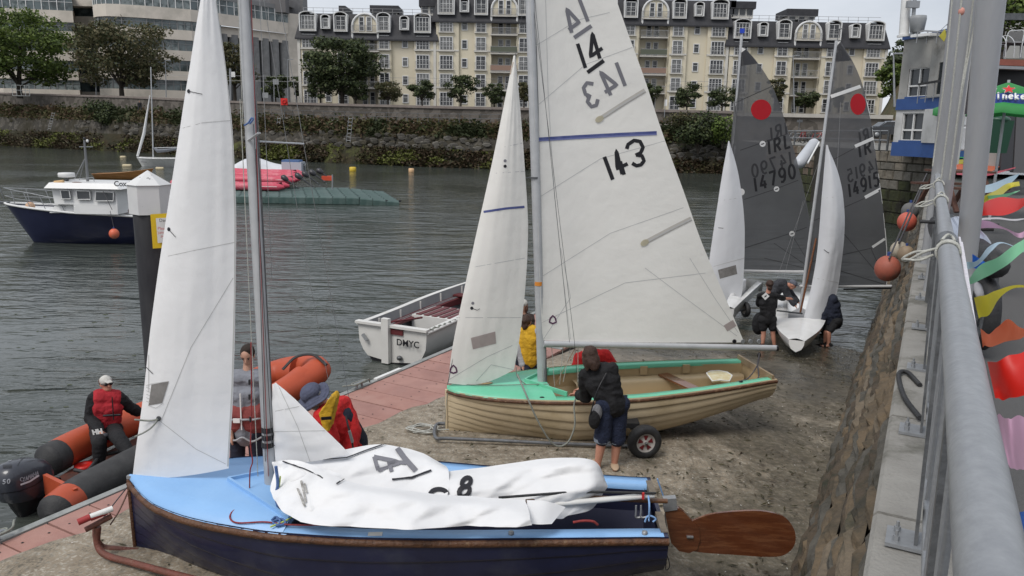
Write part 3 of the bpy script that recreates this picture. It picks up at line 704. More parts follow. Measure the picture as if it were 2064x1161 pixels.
def dormer(px,z,w,h,arch=True):
    x=ax(px); yf=AY-.95; mb=MB()
    # cheeks + arched head built as a ring extruded backwards
    n=9; pts=[(-w/2,-h/2)]+[(-w/2*math.cos(math.pi*i/n)*1.0,h/2-h*.12+ (h*.17)*math.sin(math.pi*i/n)) for i in range(n+1)]+[(w/2,-h/2)]
    t=.17; inn=[(-w/2+t,-h/2+t*.6)]+[((-w/2+t)*math.cos(math.pi*i/n),h/2-h*.12-t*.5+(h*.17)*math.sin(math.pi*i/n)) for i in range(n+1)]+[(w/2-t,-h/2+t*.6)]
    k=len(pts)
    V=[(x+a,yf,z+b) for a,b in pts]+[(x+a,yf,z+b) for a,b in inn]+[(x+a,yf+1.9,z+b) for a,b in pts]+[(x+a,yf+.35,z+b) for a,b in inn]
    F=[(i,(i+1)%k,(i+1)%k+k,i+k) for i in range(k)]+[(i,i+2*k,(i+1)%k+2*k,(i+1)%k) for i in range(k)]+[(i+k,(i+1)%k+k,(i+1)%k+3*k,i+3*k) for i in range(k)]
    mb.add(V,F); d=mb.build('dormer',whd,ap)
for px,kind,cen in cols:
    nfl=5 if cen else 4; y=AY-.45 if any(a<px<b for a,b in bayx) else AY
    for k in range(nfl): win(px,fz(k),kind,y-.04)
    z=fz(nfl)+.12
    w,h=WT[kind][0]+.65,WT[kind][1]+.75
    dormer(px,z,w,h); win(px,z-.1,kind,AY-.55,jul=(kind!='small'))
# balcony bays
slabm=mat('balcony_slab',(.52,.50,.46),(.4,.38,.34),1,.8)
for bi,px in enumerate(bays):
    cen=879<px<1461; nfl=5 if cen else 4; x=ax(px); w=ax(px+27)-ax(px-27)
    for k in range(0,nfl+1):
        zz=fz(k); yb=AY+1.58
        if k==nfl: yb=AY-.5
        for dx in(-7,8): win(px+dx,zz-.05,'door',yb,jul=False)
        if k>=1:
            bl=thing('x','','') if False else None
            mb=MB(); mb.box((x,AY+.35,zz-1.38),(w,2.4,.2)); b=mb.build('balcony',slabm,ap)
            mb=MB()
            pr='panel' if (k in(2,3) and px in(1015,1314)) else 'bars'
            for zt in(-.28,-1.15): mb.box((x,AY-.82,zz+zt),(w,.05,.06))
            if pr=='bars':
                for i in range(int(w/.2)+1): mb.box((x-w/2+w*i/int(w/.2),AY-.82,zz-.72),(.035,.035,.85))
            mb.build('railing',railm,b)
            if pr!='bars':
                mb=MB(); mb.box((x,AY-.82,zz-.72),(w-.1,.03,.8)); mb.build('screen',mat('balcony_screen_%d'%k,(.26,.17,.13) if k==2 else (.10,.11,.08),None,rough=.8),b)
            for q in range(rnd.choice((0,2,3))):   # furniture and plants on the balcony
                mb=MB(); X=x+rnd.uniform(-w*.35,w*.35); leafball(mb,Vector((X,AY+.1,zz-.75)),(.35,.25,.4),26,.22,rnd,0,3); mb.build('balcony_plant',leafm['dark'],b)
    # arched gable in the mansard
    z0=(eC if cen else eW); n=12; R=w*.47
    mb=MB(); P=[(x-R,z0+.05)]+[(x-R*math.cos(math.pi*i/n),z0+1.9+R*.95*math.sin(math.pi*i/n)) for i in range(n+1)]+[(x+R,z0+.05)]
    mb.slab([Vector((a,AY-.45,b)) for a,b in P],Vector((0,1.8,0))); mb.build('gable_wall',cream,ap)
    mb=MB(); mb.tube([Vector((a,AY-.55,b)) for a,b in P],.19,6); mb.build('arch_trim',whd,ap)
# roof-top penthouses, handrail, planters
for px0,px1,y0,y1 in ((752,802,13,25),(850,898,1,26),(1448,1475,3,28),(1472,1515,5,31),(1585,1640,20,32),(690,696,14,26)):
    z1=aty(px0,y0,AY+4).z; z0=aty(px0,y1,AY+4).z-.6; xa,xb=aty(px0,20,AY+4).x,aty(px1,20,AY+4).x
    abx(xa,xb,z0,z1-.9,AY+3,AY+8,creamw,'penthouse_wall'); abx(xa-.3,xb+.3,z1-1.1,z1,AY+2.6,AY+8.4,slate,'penthouse_roof')
    for i in range(3):
        xx=xa+(xb-xa)*(i+.5)/3; abx(xx-.45,xx+.45,z1-2.1,z1-1.15,AY+2.9,AY+3.02,gl1,'penthouse_window')
for a,b,z in((612,872,zR),(884,1456,eC+zR-eW),(1466,1770,zR)):
    mb=MB()
    for q in(.45,.95): mb.box(((ax(a)+ax(b))/2,AY+1.2,z+q),(ax(b)-ax(a),.05,.05))
    for i in range(int((ax(b)-ax(a))/1.6)): mb.box((ax(a)+i*1.6,AY+1.2,z+.48),(.05,.05,.95))
    mb.build('roof_handrail',railm,ap)
# ---------------------------------------------------------------- OFFICE BUILDING (left)
of=thing('office_building','curved pale stone office building with long dark window bands','building',aty(300,190,160))
offp=[(-160,170),(0,165),(155,168),(157,176),(196,176),(196,159.5),(204,158),(222,157.2),(250,157.5),(300,159),(390,163),(448,168),(583,181)]
pale=mat('pale_stone',(.64,.58,.505),(.56,.51,.44),.5,.8,col3=(.48,.44,.38),s3=.15)
mull=mat('grey_mullion',(.20,.20,.20),None,rough=.5)
ogl=mat('office_glass',(.035,.045,.045),(.11,.14,.145),.35,.12,ramp=(.4,.55),spec=.6)
ogl2=mat('office_blind_glass',(.20,.23,.23),(.07,.09,.09),.9,.15,ramp=(.45,.6))
def oxy(px,Y): p=aty(px,120,Y); return Vector((p.x,p.y,0))
OP=[oxy(a,b) for a,b in offp]
zs=[9,11.4,13.4,15.2,17.3,19.2,21.3,23.2,25.0,27.3,30.0,30.9]
def oband(P,z0,z1,off,m,name,par=of):
    mb=MB(); rows=[]
    for p in P: rows.append([p+Vector((0,off,z0)),p+Vector((0,off,z1))])
    mb.grid(rows,smooth=False); return mb.build(name,m,par)
main=OP
for k in range(0,11):
    z0,z1=zs[k],zs[k+1]; win_=(k in(1,3,5,7,9))
    P=main if k>=8 else main[:-1]
    if k==8 or k==10 or not win_:
        oband(P,z0,z1,0,pale if k!=10 else mull,'wall_band')
        mb=MB(); mb.grid([[p+Vector((0,0,z0)),p+Vector((0,.5,z0))] for p in P],smooth=False); mb.build('soffit',pale,of)
        mb=MB(); mb.grid([[p+Vector((0,0,z1)),p+Vector((0,.5,z1))] for p in P],smooth=False); mb.build('ledge',pale,of)
    else:
        off=.35 if k!=9 else .2
        for i in range(len(P)-1):
            a,b=P[i],P[i+1]; d=b-a; Ln=d.length
            if offp[i][0] in(155,157): 
                mb=MB(); mb.grid([[a+Vector((0,off,z0)),a+Vector((0,off,z1))],[b+Vector((0,off,z0)),b+Vector((0,off,z1))]]); mb.build('window',ogl,of); continue
            n=max(1,round(Ln/3.1)); 
            for j in range(n):
                p=a+d*(j/n)+Vector((0,off,0)); q=a+d*((j+1)/n)+Vector((0,off,0))
                mb=MB(); mb.add([p+Vector((0,0,z0)),q+Vector((0,0,z0)),q+Vector((0,0,z1)),p+Vector((0,0,z1))],[(0,1,2,3)])
                w=mb.build('window',rnd.choice((ogl,ogl,ogl2)),of)
                mb=MB(); mb.bar(p+Vector((0,-.06,z0)),p+Vector((0,-.06,z1)),.14,.10,up=(0,1,0)); mb.bar((p+q)/2+Vector((0,-.06,z0)),(p+q)/2+Vector((0,-.06,z1)),.08,.08,up=(0,1,0))
                zm=z0+(z1-z0)*.62; mb.bar(p+Vector((0,-.05,zm)),q+Vector((0,-.05,zm)),.07,.08); mb.build('mullion',mull if k!=9 else winw,w)
# end block with tall grey columns
A=oxy(440,169); B=oxy(583,182); d=(B-A); 
zt=23.6
mb=MB(); mb.grid([[A+Vector((0,1.6,9)),A+Vector((0,1.6,zs[8])) ],[B+Vector((0,1.6,9)),B+Vector((0,1.6,zs[8]))]]); mb.build('recess_glass',ogl,of)
oband([A,B],zt-.6,zs[8]+.02,-.15,pale,'wall_band')
grc=mat('grey_concrete',(.17,.17,.17),(.24,.24,.235),1.2,.8,.3,8)
for i in range(7):
    p=A+d*((i+.35)/7); mb=MB(); mb.tube([p+Vector((0,.9,9)),p+Vector((0,.9,zt-.1))],1.05,12); mb.build('column',grc,of)
mb=MB(); E0=oxy(580,181.7);E1=oxy(640,186); mb.grid([[E0+Vector((0,-.2,9)),E0+Vector((0,-.2,29.5))],[E1+Vector((0,-.2,9)),E1+Vector((0,-.2,29.5))]]); mb.build('end_wall',pale,of)
mb=MB(); mb.box(oxy(545,186)+Vector((0,0,31.0)),(17,4,5.0)); mb.build('plant_room',mat('zinc',(.16,.16,.165),(.12,.12,.125),1,.6),of)
mb=MB(); mb.box(oxy(568,180)+Vector((0,0,32.3)),(3.4,3,6.2)); mb.build('lift_tower',mat('zinc_dark',(.12,.115,.115),None,rough=.6),of)
mb=MB(); mb.box(oxy(170,176)+Vector((0,0,32.5)),(9,6,7)); mb.build('roof_block',pale,of)
mb=MB(); V=[p+Vector((0,.3,zs[-1])) for p in OP]+[Vector((OP[-1].x+8,215,zs[-1])),Vector((OP[0].x,215,zs[-1]))]; mb.add(V,[tuple(range(len(V)))]); mb.build('roof',grc,of)
# road behind the parapet, up to the buildings and beyond
mb=MB()
V=[]
for i in range(41):
    px=-140+i*(1475+140)/40; a=fs(px,2,6.0); a.z-=.9; V.append((a,Vector((a.x*1.18,a.y*1.0+24,max(a.z+.2,G0-.6))),Vector((a.x*1.4,420,a.z+2))))
mb.grid([list(v) for v in V]); mb.build('road',asp,kind='structure')
mb=MB(); mb.grid([[Vector((ax(1475),96,LZ+.1)),Vector((ax(1475),118,G0-1.2)),Vector((ax(1475),300,G0))],[Vector((90,96,LZ+.1)),Vector((90,118,G0-1.2)),Vector((120,300,G0))]]); mb.build('rising_ground',bank,kind='structure')
# retaining wall on the right, in front of the street
rw=thing('retaining_wall','grey rubble retaining wall below the street behind the parked bicycles','wall',aty(1620,255,97))
a=aty(1480,232,100);b=aty(1800,238,92)
mb=MB(); mb.grid([[Vector((a.x,a.y,LZ-.3)),a],[Vector((b.x,b.y,LZ-.3)),b]],smooth=False); mb.build('wall_face',par,rw)
mb=MB(); mb.bar(a+Vector((0,0,.1)),b+Vector((0,0,.1)),.8,.45); mb.build('coping',mat('pale_coping',(.42,.40,.36),(.34,.32,.29),1,.8),rw)

hm=MB(); hm.grid([[aty(x,250,96),aty(x,y+22,101),aty(x,y,110),aty(x,250,135)] for x,y in((1774,232),(1790,205),(1806,170),(1830,140),(1870,120),(1930,110),(2150,120))]); hm.build('wooded_hill',bank,kind='structure')
from mathutils.bvhtree import BVHTree
def poly_at(P,u):
    """point at fraction u of a pixel polyline, by index-smoothed arc length"""
    L_=[0]
    for a,b in zip(P[:-1],P[1:]): L_.append(L_[-1]+math.dist(a[:2],b[:2]))
    t=u*L_[-1]
    for i in range(len(P)-1):
        if t<=L_[i+1] or i==len(P)-2:
            f=(t-L_[i])/max(1e-6,L_[i+1]-L_[i]); return tuple(P[i][k]+(P[i+1][k]-P[i][k])*f for k in range(len(P[i])))
def sail(name,Lf,Rt,P0,n,belly,m,parent=None,nu=26,nv=60,foot=0,wr=.009,seed=1,twist=0):
    """cloth between two picture edges (top to bottom) lying in a real vertical plane, with belly, as a mesh"""
    Ls=[tuple(q) for q in cr_spline([(a,b,0) for a,b in Lf],80)]; Rs=[tuple(q) for q in cr_spline([(a,b,0) for a,b in Rt],80)]
    rows=[]
    for j in range(nv+1):
        v=j/nv; a=poly_at(Ls,v);b=poly_at(Rs,v); r=[]
        for i in range(nu+1):
            u=i/nu; x=a[0]+(b[0]-a[0])*u; y=a[1]+(b[1]-a[1])*u+foot*math.sin(math.pi*u)*max(0,(v-.9)/.1)**1.5
            q=onpl(x,y,P0,n)
            wv=wr*noise.noise(Vector((u*3+seed,v*9,seed)))+wr*.7*noise.noise(Vector((u*9+seed,v*4,seed*2)))
            q=q+n*(belly*math.sin(math.pi*u**.75)*math.sin(math.pi*min(1,v*.92+.06))**.7+wv+twist*(1-v)*u)
            r.append(q)
        rows.append(r)
    mb=MB(); mb.grid(rows); o=mb.build(name,m,parent)
    bv=BVHTree.FromPolygons([tuple(q) for q in mb.v],mb.f)
    return o,bv
def onsurf(bv,x,y,off=.004):
    d=ray(x,y).normalized(); h=bv.ray_cast(CAM,d)
    if h[0] is None:
        h=bv.find_nearest(CAM+d*9); return None
    n=h[1]; n=n if n.dot(d)<0 else -n
    return h[0]+n*off
def mark(bv,name,m,parent,strokes,w,off=.004,step=7):
    """lettering strokes (pixel polylines) laid on the cloth; w px wide"""
    mb=MB()
    for si,S in enumerate(strokes):
        ww=w
        if isinstance(S,tuple): S,ww=S
        pts=[S[0]]
        for a,b in zip(S[:-1],S[1:]):
            k=max(1,int(math.dist(a,b)/step))
            pts+=[(a[0]+(b[0]-a[0])*i/k,a[1]+(b[1]-a[1])*i/k) for i in range(1,k+1)]
        A=[];n=len(pts)
        closed=math.dist(pts[0],pts[-1])<.5
        for i,p in enumerate(pts):
            q0=pts[i-1] if i>0 else (pts[-2] if closed else p); q1=pts[i+1] if i<n-1 else (pts[1] if closed else p)
            dx,dy=q1[0]-q0[0],q1[1]-q0[1]; l=math.hypot(dx,dy) or 1; nx,ny=-dy/l*ww/2,dx/l*ww/2
            A.append([onsurf(bv,p[0]+nx,p[1]+ny,off),onsurf(bv,p[0],p[1],off),onsurf(bv,p[0]-nx,p[1]-ny,off)])
        for a,b in zip(A[:-1],A[1:]):
            for k in(0,1):
                q=[a[k],a[k+1],b[k+1],b[k]]
                if all(z is not None for z in q): mb.add(q,[(0,1,2,3)])
    if not mb.v: return None
    return mb.build(name,m,parent)
def fillmark(bv,name,m,parent,poly,off=.004,k=6):
    """filled patch: coons-like quad (4 pixel corners)"""
    a,b,c,d=poly; rows=[]
    for j in range(k+1):
        r=[]
        for i in range(k+1):
            u=i/k;v=j/k
            x=(a[0]*(1-u)+b[0]*u)*(1-v)+(d[0]*(1-u)+c[0]*u)*v; y=(a[1]*(1-u)+b[1]*u)*(1-v)+(d[1]*(1-u)+c[1]*u)*v
            q=onsurf(bv,x,y,off); r.append(q)
        rows.append(r)
    mb=MB()
    for j in range(k):
        for i in range(k):
            q=[rows[j][i],rows[j][i+1],rows[j+1][i+1],rows[j+1][i]]
            if all(z is not None for z in q): mb.add(q,[(0,1,2,3)])
    return mb.build(name,m,parent) if mb.v else None
def discmark(bv,name,m,parent,c,rx,ry,rot=0,off=.004):
    mb=MB(); o=onsurf(bv,*c,off); 
    if o is None: return
    vs=[o]
    for rr_ in (.5,1.):
        for i in range(28):
            a=2*math.pi*i/28; X,Y=rx*rr_*math.cos(a),ry*rr_*math.sin(a); vs.append(onsurf(bv,c[0]+X*math.cos(rot)-Y*math.sin(rot),c[1]+X*math.sin(rot)+Y*math.cos(rot),off) or o)
    mb.add(vs,[(0,1+i,1+(i+1)%28) for i in range(28)]+[(1+i,29+i,29+(i+1)%28,1+(i+1)%28) for i in range(28)])
    return mb.build(name,m,parent)
def arc(cx,cy,rx,ry,a0,a1,n=10): return [(cx+rx*math.cos(math.radians(a0+(a1-a0)*i/n)),cy+ry*math.sin(math.radians(a0+(a1-a0)*i/n))) for i in range(n+1)]
GL={'1':[[(.5,0),(.5,1)]],'I':[[(.5,0),(.5,1)]],'4':[[(.9,.28),(.08,.28),(.62,1)],[(.66,0),(.66,.58)]],
 '3':[arc(.45,.74,.36,.26,150,-90)+arc(.45,.26,.40,.26,90,-150)],'8':[arc(.5,.75,.33,.25,0,360,16),arc(.5,.26,.4,.26,0,360,16)],
 '0':[arc(.5,.5,.38,.5,0,360,20)],'9':[arc(.5,.68,.38,.31,0,360,16),[(.88,.68),(.86,.4),(.72,.12),(.5,0),(.2,.05)]],
 '7':[[(.08,1),(.9,1),(.4,0)]],'5':[[(.85,1),(.25,1),(.2,.58)]+arc(.45,.3,.38,.32,110,-150)],
 'R':[[(.12,0),(.12,1)],[(.12,1),(.5,1)]+arc(.55,.76,.3,.24,80,-80)+[(.12,.5)],[(.45,.5),(.88,0)]],'L':[[(.15,1),(.15,0),(.85,0)]],
 'D':[[(.12,0),(.12,1),(.4,1)]+arc(.4,.5,.45,.5,80,-80)+[(.12,0)]],'_':[[(-.9,-.2),(1.0,-.2)]]}
def glyphs(txt,o,ex,ey,gap=1.2):
    """strokes of txt with origin o (px), glyph width vector ex and height vector ey"""
    out=[]; x=0
    for ch in txt:
        wd=.45 if ch in '1I' else 1
        if ch!='_':
            for S in GL[ch]:
                out.append([(o[0]+ex[0]*(x+(p[0]-(.275 if ch in'1I' else 0)))+ey[0]*p[1],o[1]+ex[1]*(x+(p[0]-(.275 if ch in'1I' else 0)))+ey[1]*p[1]) for p in S])
        x+=wd+gap-1
    return out
def sailcloth(nm,c,c2,tr=.18,al=1,seams=True):
    return mat(nm,c,c2,.9,.55,.25,7,trans=tr,col3=tuple(v*.95 for v in c),s3=.5,r3=(.45,.7),bd=1.5,alpha=al)
clothA=sailcloth('sailcloth_white',(.85,.85,.85),(.82,.82,.82))
clothB=sailcloth('sailcloth_ivory',(.82,.805,.76),(.78,.765,.72))
blk=mat('sail_ink_black',(.012,.012,.016),None,rough=.6); gry=mat('sail_ink_showthrough',(.17,.17,.19),None,rough=.6)
navyt=mat('navy_tape',(.045,.06,.20),(.10,.12,.28),9,.6)
seam=mat('sail_seam',(.50,.50,.49),None,rough=.7); stain=mat('sail_patch',(.40,.33,.32),(.45,.40,.38),6,.6,trans=.2)
sail_win=mat('clear_sail_window',(.20,.19,.18),(.30,.29,.28),9,.25,trans=.2)
wire=mat('rigging_wire',(.10,.10,.105),None,rough=.4,metal=.6)
wirel=mat('rigging_wire_light',(.34,.34,.34),None,rough=.4,metal=.5)
class Hull:
    """boat frame fitted from bow and stern points; near gunwale given in the picture"""
    def __init__(s,bow,stern,near,zsh,keelpx,up=(0,0,1)):
        s.b=Vector(bow);s.e=Vector(stern); s.X=(s.e-s.b); s.L=Vector((s.X.x,s.X.y,0)).length
        s.h=Vector((s.X.x,s.X.y,0)).normalized(); s.q=Vector((s.h.y,-s.h.x,0))   # towards the camera
        s.zsh=zsh
        hb=[]
        for (x,y) in near:
            z=zsh(0)
            for _ in range(4):
                P=atz(x,y,z); t=(P-s.b).dot(s.h)/s.L; z=zsh(min(max(t,0),1))
            hb.append((t,(P-s.b).dot(s.q)))
        s.hb=hb
        kb=[]
        for (x,y) in keelpx:
            P=onpl(x,y,s.b+s.q*.12,s.q); kb.append(((P-s.b).dot(s.h)/s.L,P.z))
        s.kb=kb
    @staticmethod
    def it(T,t):
        if t<=T[0][0]: return T[0][1]
        for a,b in zip(T[:-1],T[1:]):
            if t<=b[0]: 
                u=(t-a[0])/max(1e-6,b[0]-a[0]); return a[1]+(b[1]-a[1])*u
        return T[-1][1]
    def half(s,t): return max(.012,(s.it(s.hb,t)+s.it(s.hb,min(1,t+.03))+s.it(s.hb,max(0,t-.03)))/3 if .03<t else s.it(s.hb,t)*1.0)
    def keel(s,t): return (s.it(s.kb,t)+s.it(s.kb,min(1,t+.05))+s.it(s.kb,max(0,t-.05)))/3
    def pt(s,t,side,w,off=0,bowv=1.0):
        """w 0 keel..1 gunwale"""
        b=s.half(t); h=s.zsh(t); k=s.keel(t); a=w*math.pi/2
        f=min(1,t/.35)
        yb=b*((math.sin(a)**.75)*f+(w**.9)*(1-f)); zz=k+(h-k)*((1-math.cos(a)**1.0)*f+w*(1-f))
        P=s.b+s.h*(t*s.L)+s.q*(side*(yb+off)); P.z=zz; return P
    def dk(s,t,lat,z=0): 
        P=s.b+s.h*(t*s.L)+s.q*lat; P.z=s.zsh(t)+z; return P
edge=mat('plank_lap_edge',(.10,.065,.035),None,rough=.7)
edgen=mat('plank_lap_edge_navy',(.008,.009,.02),None,rough=.6)
def clinker(H,parent,m,ns=7,over=.015,n=44):
    for side in(1,-1):
        for k in range(ns):
            w0,w1=k/ns,(k+1)/ns
            mb=MB(); rows=[]
            for i in range(n+1):
                t=i/n
                e=over*min(1,t*8+.15)
                rows.append([H.pt(t,side,max(0,w0-.004),-.002),H.pt(t,side,max(0,w0-.002),e),H.pt(t,side,w0+.012,e*1.15),H.pt(t,side,(w0+w1)/2,e*.75),H.pt(t,side,w1+.008,0)])
            mb.grid(rows)
            for fi in range(0,len(mb.f),4): mb.m[fi]=1; mb.sm[fi]=False
            mb.build('plank',[m,edgen if 'navy' in m.name else edge],parent)
def transom(H,parent,m,off=0):
    mb=MB(); P=[H.pt(1,1,k/10) for k in range(10,-1,-1)]+[H.pt(1,-1,k/10) for k in range(1,11)]
    P=[p+H.h*off for p in P]; mb.slab(P,-H.h*.03); return mb.build('transom',m,parent)
def deckstrip(H,parent,name,m,t0,t1,in0,in1,side,z=0,n=30,camber=0):
    """deck between gunwale and inner line (fractions of half-beam / metres inset)"""
    mb=MB(); rows=[]
    for i in range(n+1):
        t=t0+(t1-t0)*i/n; b=H.half(t)*side; iw=in0+(in1-in0)*i/n; bi=(abs(b)-iw)*side if iw>0 else 0
        if abs(b)-iw<0: bi=0
        rows.append([H.dk(t,b,z-.035),H.dk(t,b,z),H.dk(t,(b+bi)/2,z+camber*.6),H.dk(t,bi,z+camber),H.dk(t,bi,z-.05)] if iw>0 else [H.dk(t,b,z-.035),H.dk(t,b,z),H.dk(t,b*.5,z+camber*.75),H.dk(t,0,z+camber)])
    mb.grid(rows); return mb.build(name,m,parent)
def rubrail(H,parent,m,side,t0=0,t1=1,dz=-.03,r=.022,n=40,name='rubbing_strake'):
    mb=MB(); mb.tube([H.dk(t0+(t1-t0)*i/n,side*(H.half(t0+(t1-t0)*i/n)+.008),dz) for i in range(n+1)],r,7,flat=1.2); return mb.build(name,m,parent)
def cockpit(H,parent,m,t0,t1,inset,depth,n=26,name='cockpit_lining'):
    mb=MB(); rows=[]
    for i in range(n+1):
        t=t0+(t1-t0)*i/n; b=max(.03,H.half(t)-inset)
        fl=max(H.keel(t)+.05,H.zsh(t)-depth)-H.zsh(t)
        rows.append([H.dk(t,b,-.03),H.dk(t,b*1.02,fl*.6),H.dk(t,b*.8,fl),H.dk(t,-b*.8,fl),H.dk(t,-b*1.02,fl*.6),H.dk(t,-b,-.03)])
    mb.grid(rows,smooth=False)
    for r in(rows[0],rows[-1]): mb.add(r,[tuple(range(6))])
    return mb.build(name,m,parent)
navy=mat('navy_hull_paint',(.009,.012,.038),(.015,.019,.055),3,.36,.12,12,col3=(.03,.035,.06),s3=2.2,r3=(.55,.7),coat=.2)
ltblue=mat('light_blue_deck',(.22,.41,.69),(.26,.46,.74),2.5,.38,.08,30,col3=(.30,.48,.74),s3=2.0,r3=(.6,.72))
rubw=mat('worn_wood_rail',(.13,.060,.03),(.055,.025,.014),16,.5,.6,50,col3=(.22,.14,.08),s3=10,r3=(.58,.7))
inn=mat('navy_interior',(.010,.012,.035),None,rough=.6)
nearA=[(262,966),(285,1003),(330,1028),(400,1050),(540,1074),(700,1085),(850,1088),(1100,1086),(1322,1083)]
zA=lambda t:1.93-.10*math.sin(math.pi*min(1,t*1.05)*.5)+.03*t
bA=atz(262,966,1.93); sA=(atz(1320,1083,1.86)+atz(1335,964,1.86))/2
HA=Hull(bA,sA,nearA,zA,[(292,1125),(380,1165),(520,1195),(800,1215),(1100,1190),(1260,1150),(1335,1128)])
A=thing('sailing_dinghy','dark blue clinker dinghy with light blue deck, sails heaped across it, nearest boat','dinghy',(bA.x,bA.y,1.3))
clinker(HA,A,navy,7,.008)
transom(HA,A,navy)
mb=MB(); mb.tube([HA.pt(0,1,w/8)*1+HA.h*-.006 for w in range(9)],.016,8); mb.build('stem',rubw,A)
MT=.30   # mast station
for sd_ in(1,-1):
    deckstrip(HA,A,'foredeck',ltblue,.0,.345,0,0,sd_,camber=.045)
    deckstrip(HA,A,'side_deck',ltblue,.345,1,.14,.13,sd_)
    rubrail(HA,A,rubw,sd_)
mb=MB(); mb.grid([[HA.dk(.955,y,.002),HA.dk(1.0,y,.002)] for y in(-.36,.36)]); 
cockpit(HA,A,inn,.345,.985,.13,.40)
mb=MB(); mb.add([HA.dk(.345,HA.half(.345)-.13,.0),HA.dk(.345,0,.055),HA.dk(.345,-HA.half(.345)+.13,.0),HA.dk(.345,-HA.half(.345)+.13,-.3),HA.dk(.345,HA.half(.345)-.13,-.3)],[(0,1,2,3,4)]); mb.build('bulkhead',ltblue,A)
mb=MB(); mb.bar(HA.dk(.19,0,.055),HA.dk(.345,HA.half(.345)-.16,.03),.02,.035); mb.build('splashboard',ltblue,A)
mb=MB(); mb.bar(HA.dk(.19,0,.055),HA.dk(.345,-HA.half(.345)+.16,.03),.02,.035); mb.build('splashboard',ltblue,A)
for sd_ in (1,-1):
    mb=MB(); mb.box(HA.dk(.995,sd_*HA.half(.99)*.55,-.015),(.05,.30,.05),Matrix.Rotation(math.atan2(HA.h.y,HA.h.x),3,'Z')); mb.build('transom_cap',mat('weathered_cap',(.20,.17,.13),(.12,.10,.08),14,.7),A)
# small white class badge on side deck, fittings
mb=MB(); c=HA.dk(.50,HA.half(.5)-.06,.004); mb.box(c,(.10,.05,.003),Matrix.Rotation(.05,3,'Z')); mb.build('sticker',white,A)
for t,l in ((.73,.07),(.96,.05)):
    mb=MB(); c=HA.dk(t,HA.half(t)-l,.0); mb.lathe([(.022,0),(.02,.02),(.008,.025),(.0,.025)],c,(0,0,1),10); mb.build('deck_fitting',galv,A)
mb=MB(); c=HA.dk(.0,0,.02); mb.bar(c-HA.h*.02,c+HA.h*.10,.03,.025); mb.build('stem_fitting',galv,A)
def mast(parent,p0,p1,Y0,r0,r1,m=alum,n=14,name='mast',nrm=None,P=None):
    a=onpl(*p0,P,nrm) if P is not None else aty(*p0,Y0); b=onpl(*p1,P,nrm) if P is not None else aty(*p1,Y0)
    mb=MB(); mb.tube([a.lerp(b,k/10) for k in range(11)],[r0+(r1-r0)*k/10 for k in range(11)],n,flat=1.15); 
    return mb.build(name,m,parent),a,b
PA=HA.b; NA=HA.q
o,a,b=mast(A,(547,1000),(488,-60),0,.041,.036,P=PA,nrm=NA)
# luff groove
mb=MB(); g=HA.h*.045; mb.tube([a+g,b+g],.006,5); mb.build('sail_track',steel,o)
for y,r in((865,.050),(880,.048),(895,.05)):
    c=onpl(540,y,PA,NA); mb=MB(); mb.tube([c-Vector((0,0,.02)),c+Vector((0,0,.02))],r,14); mb.build('mast_band',black,o)
mb=MB(); c=onpl(556,872,PA,NA); mb.bar(c-Vector((0,0,.1)),c+Vector((0,0,.1)),.05,.03); mb.build('gooseneck',blackm,o)
sp=onpl(500,284,PA,NA); e1=aty(612,291,5.45+.55); e2=aty(521,269,HA.b.y-.75)
e1=sp-HA.q*.40+HA.h*.22; 
for e in(aty(612,290,sp.y+.30),aty(522,268,sp.y-.42)):
    mb=MB(); mb.tube([sp,e],.012,8,flat=.6); mb.build('spreader',alum,A)
def line(parent,a,b,r,m,name='shroud',sag=0):
    mb=MB(); n=8 if sag else 1
    mb.tube([a.lerp(b,i/n)-Vector((0,0,sag*math.sin(math.pi*i/n))) for i in range(n+1)],r,5); return mb.build(name,m,parent)
E1=aty(612,290,sp.y+.30);E2=aty(522,268,sp.y-.42)
ch1=HA.dk(.33,-HA.half(.33)+.02,.0); ch2=HA.dk(.36,HA.half(.36)-.02,.0)
line(A,onpl(546,-60,PA,NA)+Vector((0,.1,0)),E1,.0025,wirel); line(A,E1,aty(703,800,ch1.y+.3),.0025,wirel)
line(A,onpl(497,-60,PA,NA),E2,.0022,wire); line(A,E2,aty(552,900,5.4),.0022,wire)
line(A,onpl(521,-60,PA,NA),aty(548,560,sp.y+.1),.0022,wirel,'lower_shroud'); line(A,onpl(522,-60,PA,NA),aty(612,500,sp.y+.35),.0022,wirel,'lower_shroud')
line(A,aty(612,500,sp.y+.35),aty(668,800,sp.y+.5),.002,wirel,'lower_shroud')
for x0,y0,x1,y1,m_,r in ((484,200,520,960,ropew,.0035),(505,-40,541,960,roper,.003),(511,250,548,900,wire,.003),(516,300,535,930,roped,.003),(478,-40,490,250,ropew,.003)):
    line(A,onpl(x0,y0,PA-NA*-.05,NA),onpl(x1,y1,PA-NA*-.05,NA),r,m_,'halyard')
# blue lashing at the spreader
mb=MB(); mb.tube(cr_spline([onpl(x,y,PA+NA*.06,NA) for x,y in((492,253),(500,248),(507,238),(510,241),(503,250))],20),.006,6); mb.build('lashing',ropeb,A)
# rigging tackle hanging at the mast with red rope
mb=MB(); mb.tube(cr_spline([onpl(x,y,PA+NA*.10,NA) for x,y in((506,690),(507,780),(506,860),(505,900),(509,930),(504,950),(503,1000))],30),.005,6); mb.build('red_tackle',roper,A)
for y in(770,800,845): mb=MB(); c=onpl(503 if y<840 else 505,y,PA+NA*.1,NA); mb.bar(c-Vector((0,0,.02)),c+Vector((0,0,.02)),.018,.012); mb.build('block',blackm,A)
